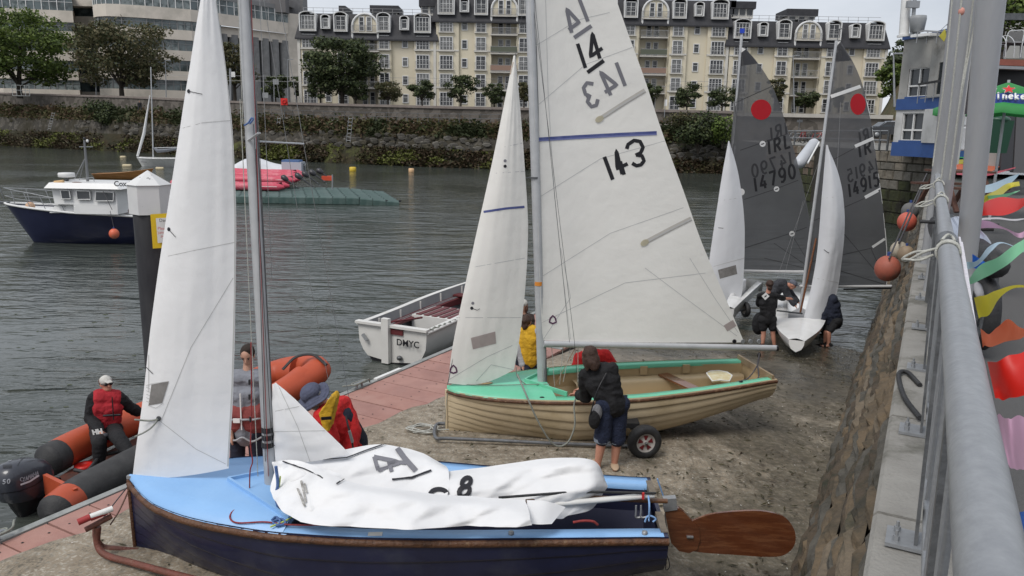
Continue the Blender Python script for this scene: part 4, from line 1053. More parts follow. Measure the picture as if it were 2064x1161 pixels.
# jib A
jA=thing('jib_sail','tall white jib with clear grey window patch on the nearest dark blue dinghy','sail',bA)
so_,bv=sail('cloth',[(414,-70),(404,0),(375,180),(341,400),(311,600),(288,800),(267,962)],[(428,-70),(436,0),(457,150),(470,280),(476,440),(475,600),(470,780),(461,944)],PA,NA,.10,clothA,jA,foot=6,seed=3)
fillmark(bv,'window_patch',sail_win,jA,[(306,775),(341,768),(327,812),(300,817)])
mark(bv,'leech_tape',seam,jA,[[(436,2),(457,150),(469,280),(474,440),(473,600),(468,780),(459,940)]],3,.002)
for st in ([(355,262),(410,247),(464,243)],[(322,520),(390,505),(474,488)],[(300,715),(300,790)],[(327,843),(385,700),(470,560)],[(322,848),(395,905),(455,935)]): mark(bv,'seam',seam,jA,[st],1.3,.002,14)
for c,tl in (((381,184),(408,190)),((341,462),(355,478))):
    discmark(bv,'tell_tale_dot',blk,jA,c,3,4); mark(bv,'tell_tale',blk,jA,[[c,tl]],1.3,.006)
mark(bv,'tell_tale',blk,jA,[[(294,725),(296,740),(309,753)]],1.4,.006)
mark(bv,'stitching',seam,jA,[[(295,777),(306,773),(341,768)],[(300,817),(315,822),(330,812)]]+[[(296,780+i*7),(303,783+i*7)] for i in range(5)],1.2,.006)
discmark(bv,'cringle',steel,jA,(321,843),5,5,off=.008)
mb=MB(); mb.tube(cr_spline([onsurf(bv,321,843,.02),onpl(300,848,PA+NA*.05,NA),onpl(275,846,PA+NA*.08,NA),onpl(272,846,PA+NA*.08,NA)],20),.007,6); mb.build('sheet',ropeg,jA)
mb=MB(); mb.tube(cr_spline([onsurf(bv,320,846,.02),onpl(305,862,PA+NA*.07,NA),onpl(290,872,PA+NA*.09,NA),onpl(272,880,PA+NA*.1,NA)],20),.007,6); mb.build('sheet',ropeg,jA)
# half-hoisted head of the mainsail
hd=thing('mainsail_head','white headboard corner of the lowered mainsail standing beside the near mast','sail',onpl(600,930,PA,NA))
so_,bv2=sail('cloth',[(549,774),(548,820),(550,870),(556,935)],[(556,771),(590,800),(640,850),(705,915)],PA+NA*.02,NA,.05,clothA,hd,nu=18,nv=24,foot=4,seed=9)
mark(bv2,'seam',seam,hd,[[(548,830),(610,818)],[(551,870),(655,868)],[(560,775),(600,860),(625,930)]],1.2,.002)
# ---- heaped mainsail: folded cloths lofted between picture guide lines at real distances across the boat
def hsh(i,j,k): return (math.sin(i*127.1+j*311.7+k*74.7)*43758.5453)%1-.5
def fac(u,v,k):
    """piecewise flat facets with sharp creases"""
    i,j=math.floor(u),math.floor(v); a,b=u-i,v-j
    h0,h1,h2,h3=hsh(i,j,k),hsh(i+1,j,k),hsh(i,j+1,k),hsh(i+1,j+1,k)
    return h0+(h1-h0)*a+(h3-h1)*b if a>b else h0+(h3-h2)*a+(h2-h0)*b
def drape(name,rows,m,parent,nu=90,nv=40,amp=.02,fs=5,seed=1,flip=False):
    R=[cr_spline([Vector((x,y,Y)) for x,y,Y in r],nu+1) for r in rows]
    out=[]
    for j in range(nv+1):
        out.append([])
    for i in range(nu+1):
        c=cr_spline([r[i] for r in R],nv+1)
        for j in range(nv+1):
            q=c[j]; P=aty(q.x,q.y,q.z); 
            uu=P.x*fs*.62+P.z*fs*.5+seed; vv=P.z*fs*1.5-P.x*fs*.28+P.y*fs*.9; w=amp*(1.0*fac(uu,vv,seed)+.55*fac(uu*1.9+3,vv*1.7-uu*.6,seed+5)+.22*fac(uu*4.1,vv*3.6+uu,seed+8))
            out[j].append(P+Vector((0,-1,.35)).normalized()*w)
    mb=MB(); mb.grid(out); o=mb.build(name,m,parent); return o,BVHTree.FromPolygons([tuple(v) for v in mb.v],mb.f)
YC=HA.b.y-.1
mn=thing('lowered_mainsail','crumpled white mainsail heaped over boom and cockpit of the dark blue dinghy','sail',HA.dk(.6,0,.1))
# back fold carrying the class number
o1,b1=drape('back_fold',[[(600,912,5.9),(680,908,5.9),(765,896,5.85),(845,912,5.8),(900,940,5.75)],[(560,930,5.7),(660,925,5.72),(760,915,5.7),(850,935,5.65),(905,950,5.6)],[(555,960,5.5),(650,960,5.5),(750,965,5.5),(840,985,5.45),(905,985,5.4)],[(560,1000,5.35),(660,1010,5.3),(760,1010,5.3),(850,1015,5.3),(900,1005,5.3)]],clothA,mn,amp=.085,seed=2)
o2,b2=drape('middle_fold',[[(845,962,5.7),(905,950,5.7),(1000,938,5.68),(1110,924,5.66),(1196,928,5.6),(1224,978,5.6)],[(860,975,5.5),(930,965,5.5),(1000,958,5.5),(1110,945,5.5),(1190,948,5.45),(1222,985,5.5)],[(850,1000,5.35),(930,1000,5.35),(1010,1000,5.35),(1110,990,5.35),(1180,1000,5.35),(1195,1025,5.4)],[(850,1020,5.3),(930,1025,5.3),(1000,1035,5.3),(1090,1040,5.3),(1130,1045,5.3),(1140,1040,5.3)]],clothA,mn,amp=.08,seed=5)
o3,b3=drape('front_fold',[[(556,948,5.45),(600,940,5.45),(650,950,5.4),(720,975,5.35),(800,985,5.3),(900,998,5.25),(1000,1003,5.2),(1058,1008,5.2)],[(548,990,5.3),(600,985,5.25),(660,985,5.2),(730,995,5.15),(820,1005,5.1),(900,1015,5.08),(1000,1020,5.05),(1066,1028,5.05)],[(575,1025,5.15),(625,1025,5.1),(700,1030,5.05),(780,1035,5.0),(860,1042,4.98),(940,1044,4.96),(1010,1040,4.96),(1068,1042,4.96)],[(610,1050,5.02),(650,1056,4.98),(730,1062,4.93),(800,1063,4.92),(880,1063,4.9),(960,1062,4.9),(1020,1060,4.9),(1072,1057,4.9)]],clothA,mn,amp=.13,fs=3.6,seed=11)
o4,b4=drape('hanging_corner',[[(1062,1008,5.2),(1100,1010,5.2),(1140,1022,5.25)],[(1064,1030,5.1),(1095,1035,5.1),(1125,1040,5.15)],[(1070,1056,5.0),(1090,1057,5.0),(1112,1056,5.05)]],clothA,mn,nu=16,nv=10,amp=.012,seed=4)
o5,b5=drape('mast_end_fold',[[(552,930,5.6),(600,928,5.5),(690,955,5.45)],[(552,965,5.45),(600,955,5.35),(680,985,5.3)],[(560,1000,5.3),(605,1000,5.2),(650,1020,5.15)],[(585,1035,5.15),(610,1040,5.1),(640,1050,5.05)]],clothA,mn,nu=40,nv=34,amp=.12,fs=4.2,seed=21)
mark(b1,'number_14',gry,mn,[[(754,922),(818,935)],[(754,922),(762,948)],[(762,948),(806,934)],[(790,952),(783,930)]],8,.01)
mark(b1,'number_14',gry,mn,[[(800,905),(815,925),(838,950)]],11,.01)
mark(b1,'number_underline',blk,mn,[[(790,968),(830,964),(870,950)]],4,.012)
mark(b2,'number_28',blk,mn,glyphs('8',(921,1002),(26,-3),(8,-36)),9,.01,4)
mark(b2,'number_28',blk,mn,[arc(885,1000,18,12,190,350)],9,.012,4)
mark(b5,'seam_tape',blk,mn,[[(572,930),(610,946),(645,962),(669,983)]],2.2,.012)
mark(b3,'seam_tape',blk,mn,[[(678,978),(700,962),(752,955)]],3,.012)
mark(b1,'seam_tape',blk,mn,[[(651,929),(700,925),(740,910),(778,897)]],2.5,.014)
mark(b3,'dirt_smear',mat('grime',(.20,.19,.175),(.45,.44,.42),30,.8),mn,[[(607,970),(612,990),(617,1015)],[(600,985),(608,1005),(615,1022)],[(613,975),(619,995)],[(606,1000),(612,1018)]],4,.012)
# boom, tiller, battens
bmz=HA.dk(.0,0,0)
spar=mat('varnished_spar',(.16,.075,.032),(.06,.026,.014),20,.3,stretch=(1,30,30),coat=.4)
mb=MB(); mb.tube([aty(1060,1010,5.30),aty(1180,1003,5.4),aty(1290,1008,5.45),aty(1345,1010,5.45)],[.018,.024,.024,.022],10,flat=.8); tl=mb.build('tiller',spar,A)
mb=MB(); mb.tube([aty(1005,1003,5.25),aty(1150,992,5.33),aty(1220,992,5.36),aty(1322,994,5.4)],.010,8); mb.build('tiller_extension',black,tl)
mb=MB(); mb.tube([aty(1100,1018,5.3),aty(1318,998,5.42)],.022,10); mb.build('boom_end',white,A)
mb=MB(); c=aty(1296,999,5.38); mb.box(c,(.016,.03,.05)); mb.build('red_band',mat('red_tape',(.5,.03,.03),None),A)
# rudder: stock, blade raised behind the transom
Pr=HA.b; woodr=mat('varnished_rudder',(.125,.040,.016),(.085,.026,.011),2.2,.22,.05,20,stretch=(2,2,14),coat=.7,col3=(.16,.06,.025),s3=2)
def plate(name,poly,th,m,parent,P=Pr,N=None,off=0):
    N=N or HA.q; pts=[onpl(x,y,P+N*off,N) for x,y in poly]; mb=MB(); mb.slab([p+N*th/2 for p in pts],-N*th); return mb.build(name,m,parent)
rd=plate('rudder_stock',[(1338,1022),(1368,1022),(1378,1030),(1392,1045),(1408,1060),(1410,1085),(1404,1105),(1388,1112),(1368,1108),(1352,1092),(1345,1060)],.045,woodr,A)
bl=[(1385,1058)]+[tuple(q)[:2] for q in cr_spline([Vector(v+(0,)) for v in ((1392,1050),(1430,1036),(1480,1030),(1535,1029),(1578,1040),(1598,1062),(1603,1085),(1596,1105),(1575,1119),(1540,1121),(1480,1117),(1420,1113),(1385,1108))],46)]
plate('rudder_blade',bl,.02,woodr,rd,off=0)
plate('rudder_head',[(1336,1003),(1362,1001),(1364,1024),(1338,1028)],.06,galv,rd)
mb=MB(); c=onpl(1392,1082,Pr+HA.q*.03,HA.q); mb.bar(c-HA.h*.03,c+HA.h*.02,.02,.012); mb.build('pintle',galv,rd)
# control lines on the foredeck, transom lashings
def decka(x,y,z=.05): return atz(x,y,1.90+z)
for nm,m_,r,pp in (('red_control_line',roper,.006,((545,1010),(500,1017),(470,1030),(464,1045),(480,1054),(530,1052),(560,1055),(590,1058),(650,1058),(715,1057))),
 ('red_control_line',roper,.006,((530,1012),(520,1012),(500,1016))),
 ('white_jib_sheet',ropew,.009,((330,962),(400,968),(450,978),(490,983),(520,985),(545,1000),(560,1025))),
 ('white_jib_sheet',ropew,.009,((400,965),(420,978),(440,985),(470,980),(480,972),(460,965),(430,970))),
 ('brown_cord',mat('brown_cord',(.16,.09,.07),(.08,.05,.04),60,.9),.009,((345,962),(390,970),(420,966),(450,955),(440,968),(470,975),(500,975))),
 ('blue_lashing',ropeb,.008,((548,1048),(556,1042),(565,1050),(560,1058),(550,1052),(568,1046),(575,1055),(556,1060))),
 ('yellow_green_cord',mat('lime_cord',(.5,.6,.12),None,rough=.8),.006,((545,1062),(555,1058),(575,1050),(585,1044),(595,1040)))):
    mb=MB(); mb.tube(cr_spline([decka(x,y,.015 if x>300 else .02) for x,y in pp],50),r,6); mb.build(nm,m_,A)
mb=MB(); mb.tube(cr_spline([aty(x,y,5.3) for x,y in((565,960),(562,1000),(570,1035),(572,1058))],20),.006,6); mb.build('lime_halyard',mat('lime_cord',(0,0,0)),A)
mb=MB(); mb.tube(cr_spline([aty(x,y,5.28) for x,y in((556,940),(560,975),(556,1000),(563,1030))],20),.012,6); mb.build('blue_lashing',ropeb,A)
for pp in (((1307,1000),(1309,1020),(1308,1050)),((1300,1052),(1304,1042),(1312,1040),(1322,1046),(1316,1052)),((1325,965),(1330,980),(1338,1003))):
    mb=MB(); mb.tube(cr_spline([aty(x,y,5.1 if y>1010 and x<1325 else 5.9 if y<1004 and x>1320 else 5.2) for x,y in pp],16),.007,6); mb.build('blue_lashing',mat('sky_cord',(.2,.35,.6),None,rough=.9),A)
mb=MB(); mb.tube(cr_spline([aty(x,y,5.0) for x,y in((1155,1053),(1175,1050),(1195,1051),(1205,1058))],16),.009,6); mb.build('toe_strap_cord',roper,A)
mb=MB(); mb.tube(cr_spline([onpl(x,y,PA+NA*.08,NA) for x,y in((1340,1035),(1345,1080),(1343,1110),(1350,1140),(1342,1148),(1344,1120))],24),.004,5); mb.build('loose_cord',roped,A)
for x in(1282,1292):
    mb=MB(); mb.tube(cr_spline([aty(x,y+1,5.35) for y in(1018,1030,1042)]+[aty(x+12,1042,5.35)],12),.008,6); mb.build('bent_tube',wirel,A)
# launching trolley of dinghy A
trm=mat('rusty_red_tube',(.17,.055,.040),(.11,.045,.03),9,.6,.5,50,col3=(.22,.13,.09),s3=6,r3=(.6,.75))
tA=thing('launching_trolley','rusty red tubular launching trolley under the bow of the dark blue dinghy','trolley',slip(250,1120))
Yt=5.45
mb=MB(); mb.tube(cr_spline([aty(197,1062,Yt+.05),aty(196,1095,Yt+.05),aty(212,1118,Yt),aty(265,1134,Yt-.1),aty(330,1152,Yt-.25),aty(420,1175,Yt-.45)],30),.026,10); mb.build('frame_tube',trm,tA)
mb=MB(); mb.tube(cr_spline([aty(193,1058,Yt+.12),aty(194,1085,Yt+.14),aty(207,1102,Yt+.2),aty(240,1107,Yt+.2),aty(300,1112,Yt+.25)],24),.024,10); mb.build('frame_tube',trm,tA)
mb=MB(); mb.tube([aty(172,1068,Yt-.0),aty(225,1040,Yt+.1)],.022,10); mb.build('cross_tube',trm,tA)
mb=MB(); mb.tube([aty(157,1053,Yt-.05),aty(182,1042,Yt)],.026,10); mb.build('handle_grip',mat('red_grip',(.30,.03,.03),None,rough=.6),tA)
mb=MB(); mb.tube([aty(182,1042,Yt),aty(227,1025,Yt+.1)],.023,10); mb.build('handle_wrap',white,tA)
mb=MB(); mb.tube([aty(182,1044,Yt),aty(215,1031,Yt+.08)],.026,10); mb.build('tape_band',mat('red_grip',(.3,.03,.03)),tA)
rope('bow_painter',[aty(222,1058,Yt+.1),aty(240,1030,Yt+.2),aty(258,990,5.75),aty(262,968,5.78)],.006,mat('brown_cord',(.16,.09,.07)),'thin brown painter from the rusty trolley handle up to the dark blue bow')
rope('bow_painter',[aty(200,1055,Yt+.1),aty(230,1015,Yt+.2),aty(262,975,5.78)],.005,roped,'dark cord from the rusty trolley handle up to the dark blue bow')
creamh=mat('cream_hull_varnish',(.62,.51,.345),(.57,.46,.30),2.2,.3,.05,20,coat=.25,col3=(.42,.33,.19),s3=1.2,r3=(.56,.75))
green=mat('sea_green_deck',(.14,.50,.32),(.16,.54,.36),2.5,.35,.05,30,col3=(.22,.56,.42),s3=2,r3=(.58,.7))
ric=mat('cream_interior',(.50,.38,.22),(.44,.33,.19),2,.4)
nearB=[(901,784),(915,790),(950,797),(1000,803),(1100,808),(1200,808),(1300,802),(1400,790),(1500,775),(1563,764)]
zB=lambda t:1.50-.03*math.sin(math.pi*t)+.09*t
bB=atz(901,784,1.50); sB=(atz(1563,764,1.59)+atz(1500,722,1.59))/2
HB=Hull(bB,sB,nearB,zB,[(906,874),(930,882),(1000,890),(1120,890),(1230,878),(1350,855),(1460,822),(1564,786)])
B=thing('sailing_dinghy','cream clinker dinghy with sea green deck under the white sail numbered 143','dinghy',(bB.x,bB.y,1.0))
clinker(HB,B,creamh,8,.017)
transom(HB,B,mat('transom_wood',(.25,.17,.10),(.18,.12,.07),6,.4))
mb=MB(); mb.tube([HB.pt(0,1,w/8)+HB.h*-.006 for w in range(9)],.02,8); mb.build('stem',creamh,B)
for sd_ in(1,-1):
    deckstrip(HB,B,'foredeck',green,.0,.30,0,0,sd_,camber=.05)
    deckstrip(HB,B,'side_deck',green,.30,.985,.17,.12,sd_)
    rubrail(HB,B,rubw,sd_,r=.018)
    mb=MB(); mb.bar(HB.dk(.235,0,.06),HB.dk(.335,sd_*(HB.half(.335)-.16),.03),.02,.06); mb.build('coaming',green,B)
cockpit(HB,B,ric,.30,.985,.13,.42)
for sd_ in(1,-1):
    mb=MB(); rows=[]
    for i in range(21):
        t=.42+(.975-.42)*i/20; b=HB.half(t)-.14; rows.append([HB.dk(t,sd_*b*1.02,-.16),HB.dk(t,sd_*b*.62,-.15),HB.dk(t,sd_*b*.55,-.18),HB.dk(t,sd_*b*.55,-.38)])
    mb.grid(rows); mb.build('side_seat',ric,B)
    for t in (.50,.66,.80):
        mb=MB(); mb.box(HB.dk(t,sd_*(HB.half(t)-.15),-.08),(.10,.03,.12)); mb.build('knee',ric,B)
mb=MB(); mb.bar(HB.dk(.775,HB.half(.77)-.15,-.13),HB.dk(.72,-HB.half(.72)+.2,-.13),.16,.025); mb.build('thwart',wood,B)
mb=MB(); mb.bar(HB.dk(.985,HB.half(.985)-.0,.012),HB.dk(.985,-HB.half(.985),.012),.03,.09); mb.build('transom_cap',mat('pale_wood',(.32,.24,.15),(.24,.17,.10),9,.5),B)
# fan-shaped varnished hatch board lying aft
pts=[atz(x,y,1.52) for x,y in ((1424,752),(1432,748),(1450,747),(1466,750),(1476,757),(1470,768),(1452,766),(1436,768))]
mb=MB(); mb.slab([p+Vector((0,0,.0)) for p in pts],Vector((0,0,-.02))); fb=mb.build('stern_hatch_board',mat('mottled_cream_board',(.62,.58,.40),(.52,.40,.16),16,.35),B); 
mb=MB(); mb.tube(pts+[pts[0]],.008,6); mb.build('board_rim',white,fb)
mb=MB(); P=HB.dk(.10,0,.062); mb.ell(P,(.16,.055,.012),Matrix.Rotation(.1,3,'Z')); mb.build('bow_pad',mat('varnish_pad',(.45,.32,.15),(.36,.24,.10),9,.3,coat=.3),B)
for t in (.26,.50,.88):
    mb=MB(); c=HB.dk(t,HB.half(t)-.08,.003); mb.ell(c+Vector((0,0,.01)),(.03,.012,.012)); mb.build('fairlead',blackm,B)
PB=HB.b; NB=HB.q
o,a,b=mast(B,(1093,775),(1066,-70),0,.053,.046,P=PB,nrm=NB)
mb=MB(); mb.tube([a+HB.h*.06,b+HB.h*.055],.008,5); mb.build('sail_track',steel,o)
for y_ in (358,): mb=MB(); c=onpl(1077,y_,PB,NB); mb.tube([c-Vector((0,0,.01)),c+Vector((0,0,.01))],.06,12); mb.bar(c,c+HB.h*-.12,.012,.012); mb.build('spreader_bracket',steel,B)
mb=MB(); c=onpl(1086,575,PB,NB); mb.tube([c,c+Vector((0,0,.05))],.056,12); mb.build('orange_tape',mat('orange_tape',(.6,.22,.03),None),o)
boomB,ba,bb=mast(B,(1096,693),(1565,702),0,.036,.036,P=PB+NB*.05,nrm=NB,name='boom')
for x in(1480,1497,1513,1530):
    mb=MB(); c=onpl(x,688,PB+NB*.05,NB); mb.lathe([(0,-.01),(.028,-.01),(.028,.01),(0,.01)],c,NB,12,smooth=False); mb.build('sheave',galv if x>1490 else blackm,boomB)
mb=MB(); c=onpl(1563,702,PB+NB*.05,NB); mb.tube([c,c+HB.h*.03],.040,12); mb.build('boom_cap',blackm,boomB)
for x1,dy in((1500,0),(1520,2)):
    mb=MB(); mb.tube(cr_spline([onpl(1531,712,PB+NB*.1,NB),onpl(1527,735,PB+NB*.15,NB),onpl(x1+8,762,PB+NB*.3,NB),onpl(x1-15,770+dy,PB+NB*.4,NB)],20),.009,6); mb.build('mainsheet',roped,B)
mb=MB(); c=onpl(1530,716,PB+NB*.08,NB); mb.ell(c,(.025,.02,.04)); mb.build('block',blackm,B)
for x0,y0,x1,y1,r,m_ in ((1066,-60,1158,690,.0028,wire),(1072,-60,1148,690,.0028,wire),(1158,690,1166,800,.003,wire),(1065,-60,1040,110,.002,wire)):
    line(B,onpl(x0,y0,PB+NB*(.02 if y1<200 else .3*max(0,(y0+60)/760)),NB),onpl(x1,y1,PB+NB*(.0 if y1<200 else .32),NB),r,m_)
for x0,y0,x1,y1,m_ in ((1098,700,1102,775,wire),(1112,700,1118,780,ropew),(1135,700,1128,775,ropew),(1150,698,1135,770,ropew),(1160,700,1115,785,mat('tan_cord',(.3,.18,.10),None,rough=.9)),(1165,700,1165,770,ropew),(1095,700,1099,770,roped),(1092,640,1094,770,ropew)):
    line(B,onpl(x0,y0,PB+NB*.02,NB),onpl(x1,y1,PB+NB*.06,NB),.004,m_,'control_line')
mb=MB(); mb.tube(cr_spline([onpl(x,y,PB+NB*.1,NB) for x,y in((1040,740),(1043,760),(1060,775),(1080,790),(1120,785),(1150,800))],30),.007,6); mb.build('jib_sheet',ropeg,B)
mb=MB(); mb.tube(cr_spline([onpl(1043,755,PB+NB*.2,NB),onpl(1058,790,PB+NB*.75,NB),onpl(1085,850,PB+NB*.85,NB),onpl(1115,895,PB+NB*.85,NB),onpl(1142,894,PB+NB*.85,NB),onpl(1158,860,PB+NB*.85,NB),onpl(1157,820,PB+NB*.78,NB),onpl(1160,803,PB+NB*.72,NB)],60),.011,7); mb.build('hanging_sheet',ropeg,B)
mb=MB(); mb.tube(cr_spline([HB.dk(.0,0,.07),HB.dk(.12,.1,.06),HB.dk(.3,.2,.07)],20),.006,5); mb.build('bow_line',ropeg,B)
# sails of B
mB=thing('main_sail','big ivory mainsail with black 143, blue band and two battens on the cream dinghy','sail',ba)
so_,bm=sail('cloth',[(1064,-80),(1070,60),(1077,250),(1084,450),(1089,600),(1094,686)],[(1215,-80),(1258,45),(1303,170),(1341,285),(1378,385),(1415,490),(1458,590),(1500,690)],PB+NB*.05,NB,-.16,clothB,mB,nu=40,nv=70,foot=3,seed=6)
mark(bm,'blue_band',navyt,mB,[[(1079,281),(1160,276),(1250,271),(1336,267)]],7,.003,12)
mark(bm,'blue_band_stripe',mat('faded_navy',(.14,.16,.34),None),mB,[[(1079,284),(1160,279),(1250,274),(1336,270)]],3,.006,12)
BK=[]
BK+=glyphs('3',(1271,344),(31,-17),(-11,-53))
mark(bm,'number_3',blk,mB,[[(1263,300),(1266,291),(1278,283),(1290,285),(1296,297),(1291,308),(1281,313)],[(1281,313),(1293,314),(1299,325),(1290,337)][:0]+[(1282,312),(1294,314),(1298,324),(1292,332),(1283,334),(1274,329)]],7.5,.004,4)
mark(bm,'number_4',blk,mB,[[(1254,351),(1242,303),(1244,340),(1265,330)],[(1250,325),(1258,352)]],7.5,.004,4)
mark(bm,'number_1',blk,mB,[[(1235,362),(1218,316)]],8,.004,5)
# class sign 14 with underline (front), and its mirror image showing through
mark(bm,'class_14',blk,mB,[[(1180,137),(1164,88)]],7.5,.004,4)
mark(bm,'class_14',blk,mB,[[(1209,118),(1194,67),(1190,114),(1214,97)]],7.5,.004,4)
mark(bm,'class_underline',blk,mB,[[(1184,146),(1217,122)]],8,.004)
mark(bm,'class_14_reverse',gry,mB,[[(1185,43),(1166,-6)]],7.5,.004,4)
mark(bm,'class_14_reverse',gry,mB,[[(1152,66),(1142,18),(1167,45),(1146,60)]],7.5,.004,4)
mark(bm,'class_14_reverse',gry,mB,[[(1157,76),(1192,52)]],8,.004)
mark(bm,'number_143_reverse',gry,mB,[[(1260,173),(1242,126)]],7.5,.004,4)
mark(bm,'number_143_reverse',gry,mB,[[(1231,192),(1210,145),(1243,171),(1219,186)]],7.5,.004,4)
mark(bm,'number_143_reverse',gry,mB,[[(1196,169),(1183,167),(1176,177),(1180,190),(1189,193),(1182,197)],[(1188,193),(1184,205),(1192,215),(1202,212),(1205,200)]],7.5,.004,4)
for bt in ([(1300,182),(1262,205),(1208,240)],[(1402,436),(1350,462),(1299,489)]):
    mark(bm,'batten_pocket',mat('batten_pocket',(.56,.54,.50),None,rough=.6,trans=.3),mB,[bt],9,.005,9); mark(bm,'batten',seam,mB,[[(p[0],p[1]+1) for p in bt]],2.6,.009,9)
    discmark(bm,'batten_patch',mat('yellowed_tape',(.52,.48,.36),None,trans=.3),mB,bt[-1],9,6,-.5,.011)
for st in ([(1075,95),(1165,40),(1250,20)],[(1077,218),(1180,130),(1275,95)],[(1083,400),(1210,320),(1340,284)],[(1088,560),(1230,470),(1396,412)],[(1092,650),(1260,570),(1440,548)],[(1500,688),(1440,600),(1390,520)],[(1500,688),(1380,600),(1300,540)],[(1095,684),(1150,600),(1130,500)],[(1098,-60),(1105,200),(1118,400),(1135,560),(1150,684)]):
    mark(bm,'seam',seam,mB,[st],1.1,.002,18)
def tri_logo(bv,par_,c,s):
    mark(bv,'sailmaker_mark',mat('plum_ink',(.08,.02,.07),None),par_,[[(c[0]-s,c[1]+s*.6),(c[0]-s*.75,c[1]-s*.5),(c[0],c[1]-s*1.3),(c[0]+s*.75,c[1]-s*.5),(c[0]+s,c[1]+s*.6),(c[0],c[1]+s*1.0),(c[0]-s,c[1]+s*.6)]],s*.42,.006,3)
tri_logo(bm,mB,(1114,645),7)
mark(bm,'reef_patch',stain,mB,[[(1462,662),(1490,645)]],14,.003,9)
mark(bm,'seam',seam,mB,[[(1152,690),(1148,560),(1130,400),(1100,200)]],1,.003,20) if False else None
jB=thing('jib_sail','ivory jib with thin blue band and faded pink patch in front of the 143 mainsail','sail',bB)
so_,bj=sail('cloth',[(1035,112),(1012,230),(985,360),(958,480),(930,610),(912,700),(903,772)],[(1039,112),(1052,260),(1062,400),(1064,480),(1058,590),(1046,690),(1036,745)],PB+NB*.04,NB,.10,clothB,jB,nu=26,nv=50,foot=14,seed=8)
mark(bj,'blue_band',navyt,jB,[[(975,427),(1020,420),(1066,416)]],4.5,.004,8)
fillmark(bj,'faded_patch',stain,jB,[(949,681),(998,668),(1000,692),(953,704)])
mark(bj,'rust_stain',mat('rust_stain',(.42,.30,.20),(.58,.54,.48),30,.8),jB,[[(1034,125),(1022,175),(1005,258)]],3,.004,8)
for st in ([(1020,205),(1047,198)],[(1000,300),(1053,288)],[(985,350),(1058,345)],[(945,540),(1058,520)],[(925,640),(1050,640)],[(905,765),(980,720),(1046,690)],[(1035,745),(990,735),(960,768)]): mark(bj,'seam',seam,jB,[st],1.1,.002,14)
tri_logo(bj,jB,(914,745),7)
for c in((1018,335),(951,621)): discmark(bj,'tell_tale_dot',blk,jB,c,3.2,3.2)
for c in((1018,324),(953,611)): discmark(bj,'tell_tale_dot',gry,jB,c,3,3)
mark(bj,'tell_tale',blk,jB,[[(951,621),(962,625),(967,622)]],1,.006)
mb=MB(); mb.tube([onpl(1039,108,PB+NB*.04,NB),onpl(902,776,PB+NB*.04,NB)],.004,5); mb.build('luff_wire',wire,jB)
# trolley B: grey tube frame and wheels
tB=thing('launching_trolley','grey tube launching trolley with fat black wheel and red spoked hub under the cream dinghy','trolley',slip(1100,900))
gt=mat('grey_trolley_tube',(.17,.18,.19),(.12,.12,.125),9,.5,.3,40,.3)
def sl(x,y,h=.04): P=slip(x,y); return P+Vector((0,0,h))
mb=MB(); mb.tube(cr_spline([sl(905,860),sl(880,862),sl(878,888),sl(905,890),sl(1000,894),sl(1120,900),sl(1265,905)],50),.022,9); mb.build('frame_tube',gt,tB)
mb=MB(); mb.tube([sl(905,860),sl(1000,862)],.022,9); mb.build('frame_tube',gt,tB)
wc=sl(1297,922,.0); wc.z+=.20
def wheel(c,ax_,R,wd,parent,hub=True):
    ax_=Vector(ax_).normalized(); mb=MB(); r=wd/2
    prof=[(R*.56,-r*.8),(R*.62,-r),(R*.86,-r*1.0),(R*.97,-r*.62),(R,-r*.2),(R,r*.2),(R*.97,r*.62),(R*.86,r),(R*.62,r),(R*.56,r*.8)]
    mb.lathe(prof,c,ax_,36); ty=mb.build('tyre',black,parent)
    mb=MB(); mb.lathe([(0,-r*.7),(R*.14,-r*.75),(R*.16,-r*.55),(R*.50,-r*.5),(R*.53,-r*.78),(R*.58,-r*.78),(R*.58,r*.7),(0,r*.7)],c,ax_,30); rm=mb.build('rim',mat('cream_rim',(.45,.42,.39),(.36,.33,.31),9,.5),parent)
    if hub:
        u=ax_.cross(Vector((0,0,1))).normalized(); w=u.cross(ax_)
        for k in range(5):
            a=2*math.pi*k/5+.3; P=[]
            for rr_,da in((R*.18,-.22),(R*.45,-.30),(R*.45,.30),(R*.18,.22)): P.append(c-ax_*(r*.62)+(u*math.cos(a+da)+w*math.sin(a+da))*rr_)
            mb=MB(); mb.slab(P,ax_*.02); mb.build('red_insert',mat('dark_red_paint',(.16,.015,.02),None,rough=.5),rm)
        mb=MB(); mb.lathe([(0,-.03),(.012,-.03),(.016,0)],c-ax_*(r*.72),ax_,8); mb.build('hub_nut',steel,rm)
wheel(wc,-NB,.205,.14,tB); 
wheel(wc-NB*1.15+Vector((0,0,-.03)),-NB,.205,.14,tB)
mb=MB(); mb.tube([wc,wc-NB*1.15+Vector((0,0,-.03))],.02,8); mb.build('axle',gt,tB)
mb=MB(); mb.box(wc-NB*.5+Vector((-.1,0,.10)),(.35,.5,.06)); mb.build('hull_cradle',black,tB)
cc=sl(865,868,.02)
rope('coiled_rope',[cc+Vector((.25+.0,0,0))]+[cc+Vector((math.cos(k*1.35)*(.16+.06*math.sin(k*2.1))-.08,math.sin(k*1.35)*(.12+.05*math.cos(k*1.7)),.01*(k%3))) for k in range(22)],.008,ropew,'loosely coiled white rope on the slip in front of the cream bow',n=160)
rope('painter',[cc+Vector((.2,0,0)),aty(898,830,9.1),aty(902,792,9.2)],.004,ropeg,'thin grey painter hanging from the cream bow to the coil')
greys=mat('grey_laminate_sail',(.125,.125,.13),(.155,.155,.16),.9,.45,.3,5,trans=.5,alpha=.70)
greyd=mat('grey_laminate_dark',(.05,.05,.056),(.06,.06,.066),2,.5,trans=.35)
redd=mat('class_red_disc',(.50,.012,.022),None,rough=.6,trans=.35)
